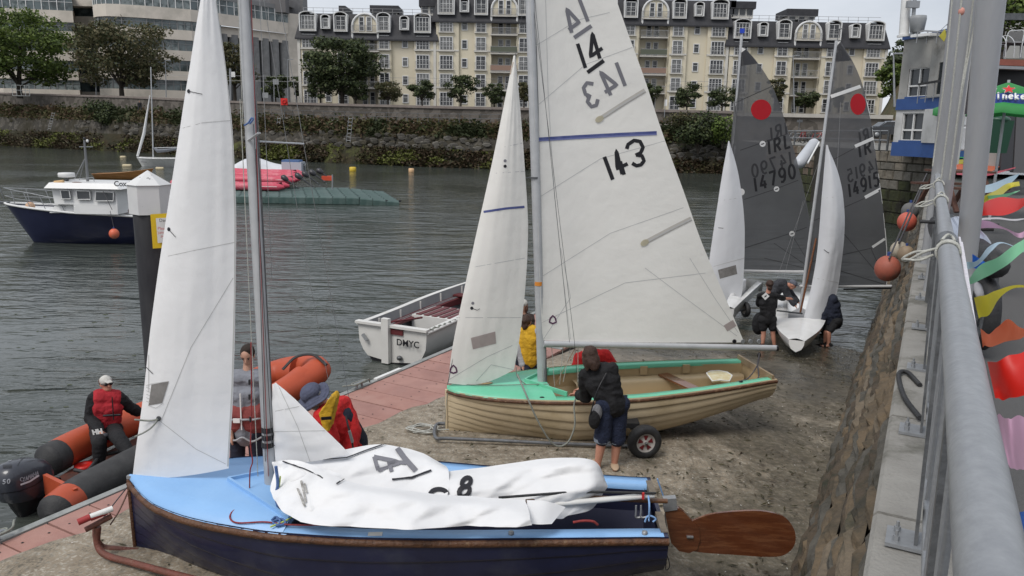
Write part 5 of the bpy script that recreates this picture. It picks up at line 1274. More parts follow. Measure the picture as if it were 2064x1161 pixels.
inkd=mat('sail_ink_on_grey',(.010,.010,.012),None,rough=.6); inkf=mat('sail_ink_faint_on_grey',(.030,.030,.033),None,rough=.6)
whitet=mat('white_tape',(.72,.72,.71),None,rough=.6,trans=.2); crease=mat('sail_crease',(.035,.035,.037),None,rough=.7)
jibw=sailcloth('jib_white_far',(.70,.71,.73),(.66,.67,.69))
def flatboat(name,lab,left,right,zd,zb,loc,bowcap=None,inset=.18):
    """wide flat dinghy hull from deck outlines (picture points on the deck plane), bow first"""
    t=thing(name,lab,'dinghy',loc); n=24
    Lp=[tuple(q)[:2] for q in cr_spline([Vector((x,y,0)) for x,y in left],n)]; Rp=[tuple(q)[:2] for q in cr_spline([Vector((x,y,0)) for x,y in right],n)]
    rows=[];rim=[]
    for i in range(n):
        u=i/(n-1); z=zd(u); a=atz(*Lp[i],z); b=atz(*Rp[i],z); c=(a+b)/2
        zk=z-zb(u); ai=a.lerp(c,.35); bi=b.lerp(c,.35)
        rows.append([a,Vector((a.lerp(c,.06).x,a.lerp(c,.06).y,z-.10)),Vector((ai.x,ai.y,zk+.06)),Vector((c.x,c.y,zk)),Vector((bi.x,bi.y,zk+.06)),Vector((b.lerp(c,.06).x,b.lerp(c,.06).y,z-.10)),b]); rim.append((a,b))
    mb=MB(); mb.grid(rows); mb.add(rows[0],[tuple(range(7))]); mb.add(rows[-1],[tuple(range(7))]); mb.build('hull',whiteg,t)
    k0=int(n*.40)
    mb=MB(); mb.grid([[a,a.lerp(b,.25)+Vector((0,0,.025)),a.lerp(b,.5)+Vector((0,0,.04)),a.lerp(b,.75)+Vector((0,0,.025)),b] for a,b in rim[:k0+1]]); mb.build('foredeck',whiteg,t)
    for sd_ in(0,1):
        mb=MB(); mb.grid([[ (a,b)[sd_],(a,b)[sd_].lerp((b,a)[sd_],.22)+Vector((0,0,.02)),(a,b)[sd_].lerp((b,a)[sd_],.26)-Vector((0,0,.28))] for a,b in rim[k0:-1]]); mb.build('side_tank',whiteg,t)
    mb=MB(); mb.grid([[a.lerp(b,.26)-Vector((0,0,.28)),a.lerp(b,.74)-Vector((0,0,.28))] for a,b in rim[k0:-1]]); mb.add([rim[k0][0].lerp(rim[k0][1],.26)-Vector((0,0,.28)),rim[k0][0].lerp(rim[k0][1],.74)-Vector((0,0,.28)),rim[k0][0].lerp(rim[k0][1],.74)+Vector((0,0,.02)),rim[k0][0].lerp(rim[k0][1],.26)+Vector((0,0,.02))],[(0,1,2,3)]); mb.build('cockpit_floor',mat('grey_cockpit_floor',(.30,.30,.30),(.22,.22,.23),5,.6),t)
    mb=MB()
    a,b=rim[-1]; mb.add([a,b,b-Vector((0,0,.28)),a-Vector((0,0,.28))],[(0,1,2,3)]); mb.build('transom',whiteg,t)
    return t,rim
YC_=17.6
Cc=aty(1605,690,16.3)
C,rimC=flatboat('sailing_dinghy','white racing dinghy on its trolley, blunt bow towards the camera beside two people',
  [(1590,684),(1566,660),(1564,630),(1566,600),(1576,572)],[(1622,688),(1655,662),(1668,630),(1664,600),(1655,572)],lambda u:.62+.04*u,lambda u:.25+.13*math.sin(math.pi*min(1,u*1.2)),Vector((Cc.x,Cc.y,0)))
hC=Vector((.10,1,0)).normalized(); 
PCm=aty(1612,632,YC_); NC=Vector((0.02,1,0)).normalized()
# stem fitting and trolley A-frame
def B_(mb,a,b,w,h): mb.bar(a,b,w,h); return mb
mb=MB(); B_(mb,aty(1605,668,16.3),aty(1603,696,16.25),.09,.05); mb.build('bow_post',mat('grey_trolley_tube',(0,0,0)),C)
mb=MB(); mb.tube([aty(1589,674,16.25),aty(1622,678,16.25)],.018,8); mb.build('tow_bar',steel,C)
tC=thing('launching_trolley','dark A-frame launching trolley under the white racing dinghy','trolley',slip(1603,712))
mb=MB(); mb.tube([slip(1602,713)+Vector((0,0,.04)),aty(1560,655,17.2)],.02,7); mb.build('frame_tube',steel,tC)
mb=MB(); mb.tube([slip(1602,713)+Vector((0,0,.04)),aty(1604,670,16.28)],.02,7); mb.build('upright',steel,tC)
mb=MB(); mb.tube([slip(1602,713)+Vector((0,0,.04)),aty(1655,650,17.4)],.02,7); mb.build('frame_tube',steel,tC)
for px in (1568,1662): wheel(Vector((aty(px,640,18.2).x,18.2,.17)),(1,0,0),.17,.11,tC,False)
# mast (slightly raked) + boom + sails
oC,_,_=mast(C,(1612,632),(1686,82),0,.034,.028,P=PCm,nrm=NC)
mb=MB(); mb.tube([onpl(1613,630,PCm-NC*.1,NC),onpl(1645,480,PCm-NC*.1,NC)],.035,8,flat=.6); mb.build('wooden_spinnaker_pole',wood,C)
mb=MB(); mb.tube([aty(1617,632,17.4),aty(1566,626,17.3)],.02,6); mb.build('hatch_bar',steel,C)
mC=thing('main_sail','grey laminate mainsail with red disc and number 14915, the right-hand one with white battens','sail',PCm)
so_,bc=sail('cloth',[(1688,82),(1674,170),(1663,240),(1655,330),(1640,430),(1626,520),(1618,577)],[(1695,84),(1722,130),(1742,182),(1757,250),(1768,330),(1780,420),(1788,500),(1788,577)],PCm,NC,-.12,greys,mC,nu=26,nv=60,foot=2,seed=12)
mb=MB(); mb.tube([onpl(1612,577,PCm,NC),onpl(1800,577,PCm,NC)],.035,8); mb.build('boom_sleeve',mat('grey_white_boom',(.50,.50,.50),None,rough=.5),C)
mb=MB(); mb.tube([onpl(1700,583,PCm,NC),onpl(1798,581,PCm,NC)],.02,8); mb.build('boom',blackm,C)
fillmark(bc,'head_patch',greyd,mC,[(1683,88),(1693,88),(1716,122),(1678,125)]); 
fillmark(bc,'white_head',whitet,mC,[(1687,80),(1694,84),(1688,92),(1684,90)],.01)
discmark(bc,'class_disc',redd,mC,(1729,210),15.5,21.5,0,.008)
for st,w in (([(1669,197),(1740,172)],7),([(1723,295),(1766,276)],6.5),([(1743,398),(1780,378)],6.5),([(1758,498),(1788,478)],5)): mark(bc,'batten_pocket',whitet,mC,[st],w,.010,6)
for st in ([(1664,330),(1722,299)],[(1640,445),(1742,400)],[(1624,530),(1757,500)],[(1788,574),(1700,470)],[(1786,574),(1690,545)],[(1787,570),(1755,500)],[(1660,205),(1700,190)]): mark(bc,'crease',crease,mC,[st],1.2,.004,10)
mark(bc,'leech_edge',whitet,mC,[[(1742,182),(1757,250),(1768,330),(1780,420),(1787,500),(1787,575)]],1.6,.004,10)
def G(bv,par,txt,o,ex,ey,m,w,gap=1.25,nm='sail_number'):
    for S,ch in zip(range(99),[1]): pass
    x=0
    for ch in txt:
        st=glyphs(ch,(o[0]+ex[0]*x,o[1]+ex[1]*x),ex,ey); 
        # one connected object per character
        mark(bv,nm,m,par,st,w,.006,4); x+=(.5 if ch in'1I' else 1)*1.0+gap-1
G(bc,mC,'IRL',(1731,318),(13.5,-5.5),(-3,-27),inkd,4.5,1.42,'nation_letters')
G(bc,mC,'14915',(1711,398),(12,-5),(-3,-26),inkd,4.5,1.3)
G(bc,mC,'IRL',(1762,278),(-11,5),(-3,-24),inkf,4,1.42,'nation_letters_reverse')
G(bc,mC,'14915',(1771,342),(-12,5),(-3,-24),inkf,4,1.3,'sail_number_reverse')
jC=thing('jib_sail','white bulging jib of the right-hand racing dinghy with a dark maker badge at its foot','sail',aty(1605,680,16.5))
PJ=aty(1635,500,17.0)
so_,bjc=sail('cloth',[(1665,292),(1656,400),(1648,500),(1637,570),(1625,620),(1616,655),(1607,668)],[(1667,292),(1690,350),(1701,410),(1702,470),(1695,540),(1687,590),(1676,622)],PJ,NC,-.22,jibw,jC,nu=22,nv=44,foot=10,seed=14,wr=.012)
mark(bjc,'sailmaker_mark',blk,jC,[[(1616,657),(1620,650),(1625,657),(1616,657)]],3,.01,3)
mark(bjc,'tell_tale',blk,jC,[[(1661,503),(1666,507),(1671,510)]],1.2,.01)
for st in ([(1656,400),(1700,395)],[(1640,560),(1690,570)]): mark(bjc,'seam',seam,jC,[st],1,.004,10)
for a_,b_ in (((1686,90),(1661,290)),((1700,100),(1672,640))): line(C,onpl(*a_,PCm,NC),onpl(*b_,PCm-NC*.5,NC),.003,wirel)
# boat D
Dd,rimD=flatboat('sailing_dinghy','white racing dinghy partly hidden behind the big sail boom end, nearer the pontoon',[(1462,622),(1466,605),(1474,590),(1486,572),(1497,560)],[(1480,622),(1492,610),(1505,598),(1522,582),(1538,568)],lambda u:.72,lambda u:.36,Vector((aty(1490,600,19).x,19,0)))
tD=thing('launching_trolley','dark wheeled launching trolley under the half hidden white racing dinghy','trolley',Vector((aty(1502,640,19).x,19,0)))
wheel(aty(1503,624,18.9),(1,.15,0),.19,.12,tD,False); 
mb=MB(); mb.tube([aty(1503,624,18.9),aty(1474,628,18.4)],.03,7); mb.build('axle',steel,tD)
PD=aty(1480,600,20.3); ND=Vector((.0,1,0))
mast(Dd,(1462,500),(1495,70),0,.036,.03,P=PD,nrm=ND)
mast(Dd,(1462,500),(1452,610),0,.036,.036,P=PD,nrm=ND,name='mast_foot')
mD=thing('main_sail','grey laminate mainsail with red disc and number 14790, the left-hand one with dark battens','sail',PD)
so_,bd_=sail('cloth',[(1494,95),(1485,165),(1477,240),(1470,320),(1468,400),(1480,480),(1497,546)],[(1503,98),(1530,130),(1556,172),(1575,222),(1590,268),(1608,330),(1622,390),(1634,460),(1642,546)],PD,ND,-.12,greys,mD,nu=28,nv=60,foot=1,seed=17)
fillmark(bd_,'head_patch',greyd,mD,[(1492,100),(1503,98),(1527,128),(1487,134)]); fillmark(bd_,'white_head',whitet,mD,[(1493,92),(1504,98),(1495,106),(1491,104)],.012)
discmark(bd_,'class_disc',redd,mD,(1534,221),20.5,20.5,0,.008)
for st,w in (([(1482,207),(1556,174)],1.6),([(1492,303),(1592,268)],1.4),([(1500,402),(1560,382),(1617,360)],1.2),([(1500,500),(1594,470),(1634,455)],1.4),([(1640,545),(1560,490)],1),([(1640,545),(1540,520)],1),([(1640,545),(1600,480)],1)): mark(bd_,'crease',crease,mD,[st],w,.004,8)
for c,rr_ in (((1537,290),6),((1565,381),5.5),((1494,387),7),((1596,471),5.5)):
    discmark(bd_,'round_patch',whitet,mD,c,rr_,rr_,0,.008); mark(bd_,'round_patch_mark',blk,mD,[[(c[0]-3,c[1]+1),(c[0]+3,c[1]-1)]],2,.012,3) if rr_<6.5 else None
G(bd_,mD,'IRL',(1548,312),(14,-5),(-2,-26),inkd,4.8,1.42,'nation_letters')
G(bd_,mD,'14790',(1521,387),(14.5,-5.2),(-3.5,-27),inkd,4.8,1.32)
G(bd_,mD,'IRL',(1588,270),(-13,4.5),(-2,-24),inkf,4.2,1.42,'nation_letters_reverse')
G(bd_,mD,'14790',(1597,330),(-14,5),(-3,-25),inkf,4.2,1.32,'sail_number_reverse')
mb=MB(); mb.tube([onpl(1488,546,PD,ND),onpl(1626,548,PD,ND)],.045,8); mb.build('boom',mat('grey_white_boom',(.5,.5,.5)),Dd)
for p in ((1617,548),): pass
jD=thing('jib_sail','narrow white jib with small clear window left of the first grey sail','sail',aty(1470,610,19.5))
PJ2=aty(1465,500,19.3)
so_,bjd=sail('cloth',[(1468,284),(1456,350),(1445,420),(1436,480),(1428,540),(1426,600),(1450,612)],[(1470,284),(1486,340),(1496,400),(1501,460),(1500,530),(1497,580),(1492,606)],PJ2,ND,-.12,jibw,jD,nu=20,nv=40,foot=3,seed=19)
fillmark(bjd,'clear_window',sail_win,jD,[(1447,544),(1483,534),(1486,552),(1451,562)])
mark(bjd,'tell_tale',blk,jD,[[(1448,459),(1458,460)]],1,.008)
for st in ([(1448,405),(1496,398)],[(1428,540),(1500,520)]): mark(bjd,'seam',seam,jD,[st],1,.004,10)
for a_,b_ in (((1497,75),(1478,290)),((1490,90),(1462,500))): line(Dd,onpl(*a_,PD,ND),onpl(*b_,PD-ND*.3,ND),.0035,wirel)
line(Dd,onpl(1620,400,PD,ND),aty(1580,560,20),.003,wirel); line(Dd,onpl(1660,300,PD,ND),aty(1555,590,20),.003,wirel)
mb=MB(); P_=onpl(1496,62,PD,ND); mb.box(P_,(.11,.02,.11)); mb.tube([P_,onpl(1494,95,PD,ND)],.006,5)
tag(mb.build('burgee',mat('blue_flag',(.02,.06,.45),None,rough=.7)),'small square blue burgee above the first grey sail','flag')
mb=MB(); P_=onpl(1692,58,PCm,NC); mb.tube([P_,onpl(1687,85,PCm,NC)],.008,5); mb.tube([onpl(1684,60,PCm,NC),onpl(1702,57,PCm,NC)],.010,5); mb.build('wind_vane',steel,C)
wr=thing('upturned_dinghy','upturned pale grey inflatable hull leaning between the two grey sails','boat',aty(1625,330,42))
mb=MB(); a_=aty(1612,328,42);b_=aty(1640,290,44); mb.caps(a_,b_,.32,.30,16); me=mb; mb.build('tube',mat('pale_inflatable',(.50,.52,.55),(.42,.44,.47),1,.4),wr)
mb=MB(); mb.tube([a_+Vector((.3,-.35,.0)),b_+Vector((.15,-.38,.1))],.05,8); mb.build('rubbing_strip',whiteg,wr)
wb0=atz(64,492,0); 
def W3(x,y,Y): return aty(x,y,Y)
Y0=30.5
wb=thing('motor_boat','moored motor boat with navy hull, white wheelhouse, radar and steel mast','boat',aty(180,485,Y0))
wh=mat('wheelhouse_white',(.70,.70,.69),(.63,.63,.62),1.2,.35)
nvy=mat('workboat_navy',(.010,.013,.038),(.018,.022,.055),1.1,.3,.05,4)
# hull: stations from bow to stern; centre-line plane recedes slightly to the right
def wc_(u): return Y0-1.1+ .5*u
st=[(0,14,428,64),(.12,60,430,86),(.3,110,432,110),(.5,180,434,180),(.75,240,430,240),(1,300,428,300)]
n=22; rows=[]
bx,sx=aty(12,430,Y0).x,aty(312,430,Y0+.6).x
def hb(u): return 1.22*min(1,(u/.55))**.62*(1-.12*u)
Zs=lambda u: 1.42-.30*u+.10*(1-u)**3 ; 
zt_=aty(60,431,Y0).z
def hp(u,w,side):
    x=bx+(sx-bx)*u; rake=(1-w)*1.15*max(0,1-u*2.2)
    yb=hb(u)*(w**.45); z=-.25+(Zs(u)*1.0+.25)*w
    return Vector((x+rake,Y0+.6*u+side*yb,z))
Hz=atz; 
for i in range(n+1):
    u=i/n; rows.append([hp(u,w,-1) for w in (1,.93,.8,.6,.4,.2,.02)]+[hp(u,w,1) for w in (.02,.2,.4,.6,.8,.93,1)])
mb=MB(); mb.grid(rows); mb.add(rows[-1],[tuple(range(14))]); mb.build('hull',nvy,wb)
mb=MB(); mb.tube([hp(i/n,1,-1)+Vector((0,-.02,.03)) for i in range(n+1)],.045,7); mb.build('gunwale',wh,wb)
mb=MB(); mb.tube([hp(i/n,1,1)+Vector((0,.02,.03)) for i in range(n+1)],.045,7); mb.build('gunwale',wh,wb)
mb=MB(); mb.grid([[hp(i/n,.97,-1),hp(i/n,.97,1)] for i in range(n+1)]); mb.build('deck',wh,wb)
zd=Zs(.4)
# foredeck trunk
def frust(x0,x1,y0,y1,z0,z1,ix0,ix1,iy,m,name,par):
    V=[(x0,y0,z0),(x1,y0,z0),(x1,y1,z0),(x0,y1,z0),(x0+ix0,y0+iy,z1),(x1-ix1,y0+iy,z1),(x1-ix1,y1-iy,z1),(x0+ix0,y1-iy,z1)]
    mb=MB(); mb.add(V,[(0,1,5,4),(1,2,6,5),(2,3,7,6),(3,0,4,7),(4,5,6,7),(3,2,1,0)]); return mb.build(name,m,par)
X=lambda px,Y=Y0-.9: aty(px,430,Y).x; Z=lambda px,py,Y=Y0-.85: aty(px,py,Y).z
frust(X(95),X(150),Y0-.75,Y0+.75,zd-.05,Z(120,408),.30,0,.08,wh,'cabin_trunk',wb)
whz0,whz1=zd-.05,Z(180,380)
cabm=frust(X(112),X(238),Y0-.9,Y0+.95,Z(150,412),whz1,-.12,.05,.10,wh,'wheelhouse',wb)
frust(X(150),X(238),Y0-.92,Y0+.97,zd-.05,Z(150,412)+.01,0,0,.02,wh,'wheelhouse_base',wb)
rf=frust(X(98),X(252),Y0-1.05,Y0+1.1,whz1,Z(180,369),.15,.35,.12,wh,'roof',wb)
def wwin(x0,y0,x1,y1,sk=0):
    Y=Y0-.9+.02; P=[aty(x0+sk,y0,Y),aty(x1+sk,y0+1,Y),aty(x1,y1,Y-.03),aty(x0,y1,Y-.03)]
    o=Vector((0,-.05,0)); mb=MB(); mb.slab([p+o for p in P],Vector((0,.03,0))); w=mb.build('window',glassd,wb)
    mb=MB(); Q=[p+o for p in P]; mb.tube(Q+[Q[0]],.028,5); mb.build('window_frame',wh,w)
wwin(126,383,144,401,-3); wwin(157,384,184,402,-2); wwin(194,386,230,405)
mb=MB(); P=[Vector((X(110)-.05,Y0-.65,Z(112,384))),Vector((X(110)-.05,Y0+.65,Z(112,384))),Vector((X(115),Y0+.65,Z(112,401))),Vector((X(115),Y0-.65,Z(112,401)))]; mb.slab(P,Vector((-.03,0,0))); mb.build('windscreen',glassd,wb)
# radar, mast, rails
rc=aty(135,362,Y0); mb=MB(); mb.lathe([(0,.18),(.28,.17),(.30,.13),(.30,.02),(.27,0),(0,0)],Vector((rc.x,Y0,aty(135,357,Y0).z)),(0,0,1),20); mb.build('radar_dome',wh,wb)
mb=MB(); mb.tube([Vector((rc.x,Y0,whz1)),Vector((rc.x,Y0,aty(135,357,Y0).z))],.06,8); mb.build('radar_foot',steel,wb)
gm=mat('grey_mast_paint',(.16,.165,.17),None,rough=.5)
mb=MB(); mb.tube([aty(177,366,Y0),aty(170,282,Y0)],[.055,.04],8); m_=mb.build('mast',gm,wb)
mb=MB(); mb.tube([aty(160,296,Y0),aty(187,296,Y0)],.022,6); mb.build('crosstree',gm,m_)
mb=MB(); mb.tube([aty(171,320,Y0),aty(150,362,Y0-.4)],.018,6); mb.build('mast_strut',gm,m_)
mb=MB(); mb.tube([aty(171,320,Y0),aty(160,362,Y0+.5)],.018,6); mb.build('mast_strut',gm,m_)
mb=MB(); mb.ell(aty(170,280,Y0),(.05,.05,.07)); mb.build('mast_light',blackm,m_)
mb=MB(); mb.ell(aty(176,284,Y0),(.05,.05,.06)); mb.build('camera_unit',white,m_)
mb=MB(); mb.tube([aty(140,362,Y0-.6),aty(188,358,Y0-.6),aty(190,366,Y0-.6)],.015,6); mb.build('roof_rail',galv,wb)
mb=MB(); mb.tube([aty(110,368,Y0-.8),aty(128,366,Y0-.8)],.07,10); mb.build('life_ring_case',mat('faded_orange',(.55,.36,.18),None,rough=.7),wb)
mb=MB(); mb.ell(aty(155,370,Y0-.7),(.25,.1,.07)); mb.build('rolled_line',mat('brown_cord',(0,0,0)),wb)
for side in (-1,1):
    R=[hp(u,1,side)*1 for u in (0,.12,.24,.36,.5)]
    hh=[.62,.62,.6,.55,.5]
    mb=MB(); mb.tube([r+Vector((.03,-side*-.0,h)) for r,h in zip(R,hh)],.017,6); mb.build('pulpit_rail',galv,wb)
    mb=MB(); mb.tube([r+Vector((.03,0,h*.5)) for r,h in zip(R,hh)],.012,6); mb.build('pulpit_rail',galv,wb)
    for r,h in zip(R,hh): mb=MB(); mb.tube([r,r+Vector((-.12 if h==.62 else -.2,0,h))],.014,6); mb.build('stanchion',galv,wb)
bow=hp(0,1,-1); mb=MB(); mb.box(bow+Vector((-.12,.1,.02)),(.5,.35,.10)); mb.build('bow_roller',steel,wb)
def fender(c,r,m,lab,par=None):
    mb=MB(); mb.ell(c,(r,r,r*1.06),nu=20,nv=14); t=thing('buoy_fender',lab,'fender',c-Vector((0,0,r))); mb.build('ball',m,t)
    mb=MB(); mb.tube([c+Vector((0,0,r*.9)),c+Vector((0,0,r*1.35))],r*.16,8); mb.build('eye',mat('fender_blue',(.03,.06,.2),None,rough=.5),t); return t
orf=mat('orange_fender',(.62,.12,.055),(.56,.14,.08),3,.45,col3=(.45,.16,.10),s3=3)
fender(aty(230,471,Y0-1.35),.185,orf,'orange ball fender hanging against the navy hull of the motor boat')
line(wb,aty(230,462,Y0-1.33),aty(222,425,Y0-1.25),.01,roped,'fender_line')
fender(aty(61,416,Y0-.3),.17,mat('peach_fender',(.60,.38,.24),(.5,.35,.24),4,.5),'faded peach ball fender on the foredeck of the motor boat')
mb=MB(); mb.tube([aty(208,386,Y0-1),aty(226,423,Y0-1.25)],.012,5); mb.build('deck_line',roped,wb)
mb=MB(); mb.ell(aty(253,424,Y0),(.22,.2,.12)); mb.build('engine_box',mat('dark_red_gear',(.10,.03,.03),None),wb)
def text(body,size,M_,m,parent,name='lettering',bold=.0,ext=.0):
    cu=bpy.data.curves.new('t','FONT'); cu.body=body; cu.size=size; cu.offset=bold; cu.extrude=ext; cu.resolution_u=3
    o=bpy.data.objects.new('t',cu); COL.objects.link(o); dg=bpy.context.evaluated_depsgraph_get(); me=bpy.data.meshes.new_from_object(o.evaluated_get(dg)); bpy.data.objects.remove(o)
    me.materials.clear(); me.materials.append(m); me.transform(PM[parent.name].inverted()@M_)
    o=bpy.data.objects.new(name,me); COL.objects.link(o); o.parent=parent; PM[o.name]=PM[parent.name].copy(); return o
def frame(o,ex,ey):
    ex=Vector(ex).normalized(); ez=ex.cross(Vector(ey)).normalized(); ey=ez.cross(ex); M_=Matrix((ex,ey,ez)).transposed().to_4x4(); M_.translation=Vector(o); return M_
tx=aty(230,375,Y0-1.12); text('Cox 97',.27,frame(tx,(1,.0,0),(0,0,1)),blk,wb,bold=.006)
hullwood=mat('honey_varnish',(.33,.155,.045),(.26,.115,.035),1.4,.35,.1,8,stretch=(1,1,5),coat=.2)
def simpleboat(name,lab,cat,x0,x1,yd0,yd1,yw,Y,half,m,rake=(.3,.1),ns=5,mi=None,sheer=.15,tilt=0):
    """small boat seen from the side; x0 bow px, x1 stern px"""
    a=aty(x0,yd0,Y); b=aty(x1,yd1,Y+tilt); t=thing(name,lab,cat,Vector(((a.x+b.x)/2,Y,0))); rows=[];n=20
    zl=-.12
    def q(u,w,s):
        P=a.lerp(b,u); h=half*min(1,(u/.4))**.6*min(1,((1-u)/.10)+.62)
        z=P.z-sheer*math.sin(math.pi*u)
        return Vector((P.x+(1-w)*((b.x-a.x)*(rake[0]*max(0,1-u*3)*.35-rake[1]*max(0,u*3-2)*.35)),P.y+s*h*w**.5,zl+(z-zl)*w))
    for k in range(ns):
        for s in(-1,1):
            mb=MB(); w0,w1=k/ns,(k+1)/ns; mb.grid([[q(i/n,max(w0,.01),s)+Vector((0,s*.02,0)),q(i/n,w1,s)] for i in range(n+1)]); mb.build('plank' if ns>2 else 'hull_side',m,t)
    for s in(-1,1): mb=MB(); mb.tube([q(i/n,1,s) for i in range(n+1)],.03,6); mb.build('gunwale',mi or m,t)
    mb=MB(); mb.add([q(1,w,-1) for w in(1,.66,.33,.01)]+[q(1,w,1) for w in(.01,.33,.66,1)],[tuple(range(8))]); mb.build('transom',mi or m,t)
    return t,q
rb,q=simpleboat('rowing_boat','long varnished wooden rowing boat moored beyond the motor boat','boat',309,190,340,350,358,67,.7,hullwood,sheer=.10)
mb=MB(); mb.grid([[q(i/10,.75,-1),q(i/10,.75,1)] for i in range(1,11)]); mb.build('bottom_boards',mat('dark_bilge',(.09,.045,.02),None,rough=.7),rb)
for u in(.3,.5,.7): mb=MB(); mb.bar(q(u,.9,-1),q(u,.9,1),.18,.03); mb.build('thwart',hullwood,rb)
yt,q=simpleboat('small_yacht','small white yacht with bare mast, furled jib and grey sail cover near the far wall','yacht',276,372,318,319,333,88,1.1,whiteg,sheer=.03,ns=1)
mb=MB(); mb.grid([[q(i/10,1,-1),q(i/10,1,-.0)+Vector((0,0,.12)),q(i/10,1,1)] for i in range(11)]); mb.build('deck',whiteg,yt)
mb=MB(); mb.tube([aty(309,319,88),aty(304,135,88)],[.08,.06],8); mb.build('mast',alum,yt)
mb=MB(); mb.tube([aty(277,315,88),aty(290,270,88),aty(302,192,88)],[.13,.17,.04],8); mb.build('furled_jib',clothA,yt)
mb=MB(); mb.tube([aty(310,298,88),aty(318,304,88),aty(335,303,88),aty(356,300,88)],[.16,.37,.3,.2],8,flat=.6); mb.build('sail_cover',mat('grey_canvas',(.16,.17,.19),(.12,.13,.15),2,.8),yt)
mb=MB(); mb.tube([aty(310,298,88),aty(360,297,88)],.05,6); mb.build('boom',alum,yt)
text('SEACRAFT',.33,frame(q(.10,.55,-1)+Vector((0,-.12,0)),(1,0,0),(0,0,1)),mat('grey_lettering',(.12,.12,.13),None),yt,bold=.004) if False else None
mb=MB(); mb.bar(q(.08,.6,-1)+Vector((0,-.10,0)),q(.25,.6,-1)+Vector((0,-.1,0)),.01,.10); mb.build('hull_name_band',mat('grey_lettering',(.20,.20,.21),None),yt)
tt=frame(aty(281,328,87),(1,0,0),(0,0,1))
blf=mat('cream_buoy',(.50,.42,.26),(.42,.36,.24),4,.6)
def cbuoy(px,py,Y,l,r,m,lab,upr=False):
    c=aty(px,py,Y); c.z=max(c.z,.02); mb=MB(); ax_=(0,0,1) if upr else (1,0,0)
    mb.lathe([(0,-l/2),(r*.8,-l/2),(r,-l/2+.04),(r,l/2-.04),(r*.8,l/2),(0,l/2)],Vector((c.x,c.y,r*.55 if not upr else l*.3)),ax_,14); tag(mb.build('mooring_buoy',m,loc=(c.x,c.y,0)),lab,'buoy')
cbuoy(248,316,108,.75,.2,blf,'cream mooring buoy nearest the far wall, left of the small yacht'); cbuoy(256,333,86,.95,.2,blf,'cream mooring buoy just left of the small yacht bow'); cbuoy(322,337,82,.8,.18,blf,'cream mooring buoy touching the small yacht hull')
cbuoy(711,341,85,.6,.36,mat('yellow_buoy',(.60,.42,.04),None,rough=.5),'yellow drum buoy floating beyond the green dock',True)
cbuoy(829,344,85,.55,.3,mat('peach_buoy',(.62,.40,.22),None,rough=.5),'tilted peach drum buoy floating right of the yellow one',True)
gd=[mat('green_float_%d'%i,a,b,2.5,.6,.4,14,col3=c,s3=1.5,r3=(.5,.7)) for i,(a,b,c) in enumerate((((.050,.092,.082),(.075,.12,.11),(.11,.15,.14)),((.04,.078,.070),(.062,.105,.094),(.09,.13,.12))))]
fd=thing('floating_dock','green modular plastic floating dock sloping down to its right end','dock',aty(620,395,54))
cube=None
def fcube():
    mb=MB(); s=.5;h=.42
    mb.add([(-s*.97,-s*.97,0),(s*.97,-s*.97,0),(s*.97,s*.97,0),(-s*.97,s*.97,0),(-s*.97,-s*.97,h-.05),(s*.97,-s*.97,h-.05),(s*.97,s*.97,h-.05),(-s*.97,s*.97,h-.05),(-s*.86,-s*.86,h),(s*.86,-s*.86,h),(s*.86,s*.86,h),(-s*.86,s*.86,h)],[(0,1,5,4),(1,2,6,5),(2,3,7,6),(3,0,4,7),(4,5,9,8),(5,6,10,9),(6,7,11,10),(7,4,8,11),(8,9,10,11)])
    return mb
cms=[mesh_of(fcube(),g) for g in gd]
ivd=PM[fd.name].inverted(); cw=.82
o0=atz(470,398,.3)
uX=Vector((1,.04,0)).normalized(); uY=Vector((-.30,1,0)).normalized()
for i in range(13):
    for j in range(7):
        x0=o0+uX*(i*cw)+uY*(j*cw*1.45); drop=max(0,i-9)*.065
        r=Matrix.Rotation(-math.atan2(uX.y,uX.x)*-1,4,'Z')@(Matrix.Rotation(.07,4,'Y') if i>9 else Matrix.Identity(4))
        M_=Matrix((uX*cw,uY*cw*1.45,Vector((0,0,1.0)))).transposed().to_4x4(); M_.translation=Vector((x0.x,x0.y,.02-drop))
        if i>=10 : M_=M_@Matrix.Rotation(.08,4,'Y')
        inst(rnd.choice(cms),'float_block',fd,ivd@M_)
for i in range(13):
    p=o0+uX*(i*cw+.41)-uY*.62*cw; mb=MB(); mb.box(Vector((p.x,p.y,.26)),(.14,.06,.10)); mb.build('connector',blackm,fd)
mb=MB(); mb.tube([aty(670,392,54),aty(670,352,54)],.05,8); mb.build('post',galv,fd)
mb=MB(); mb.tube(cr_spline([aty(671,353,54),aty(682,362,54.5),aty(705,368,56)],12),.012,5); mb.build('post_rope',roped,fd)
redt=mat('faded_red_tube',(.50,.045,.085),(.56,.11,.15),1.5,.45,.1,6,col3=(.62,.25,.28),s3=1.2,r3=(.55,.75))
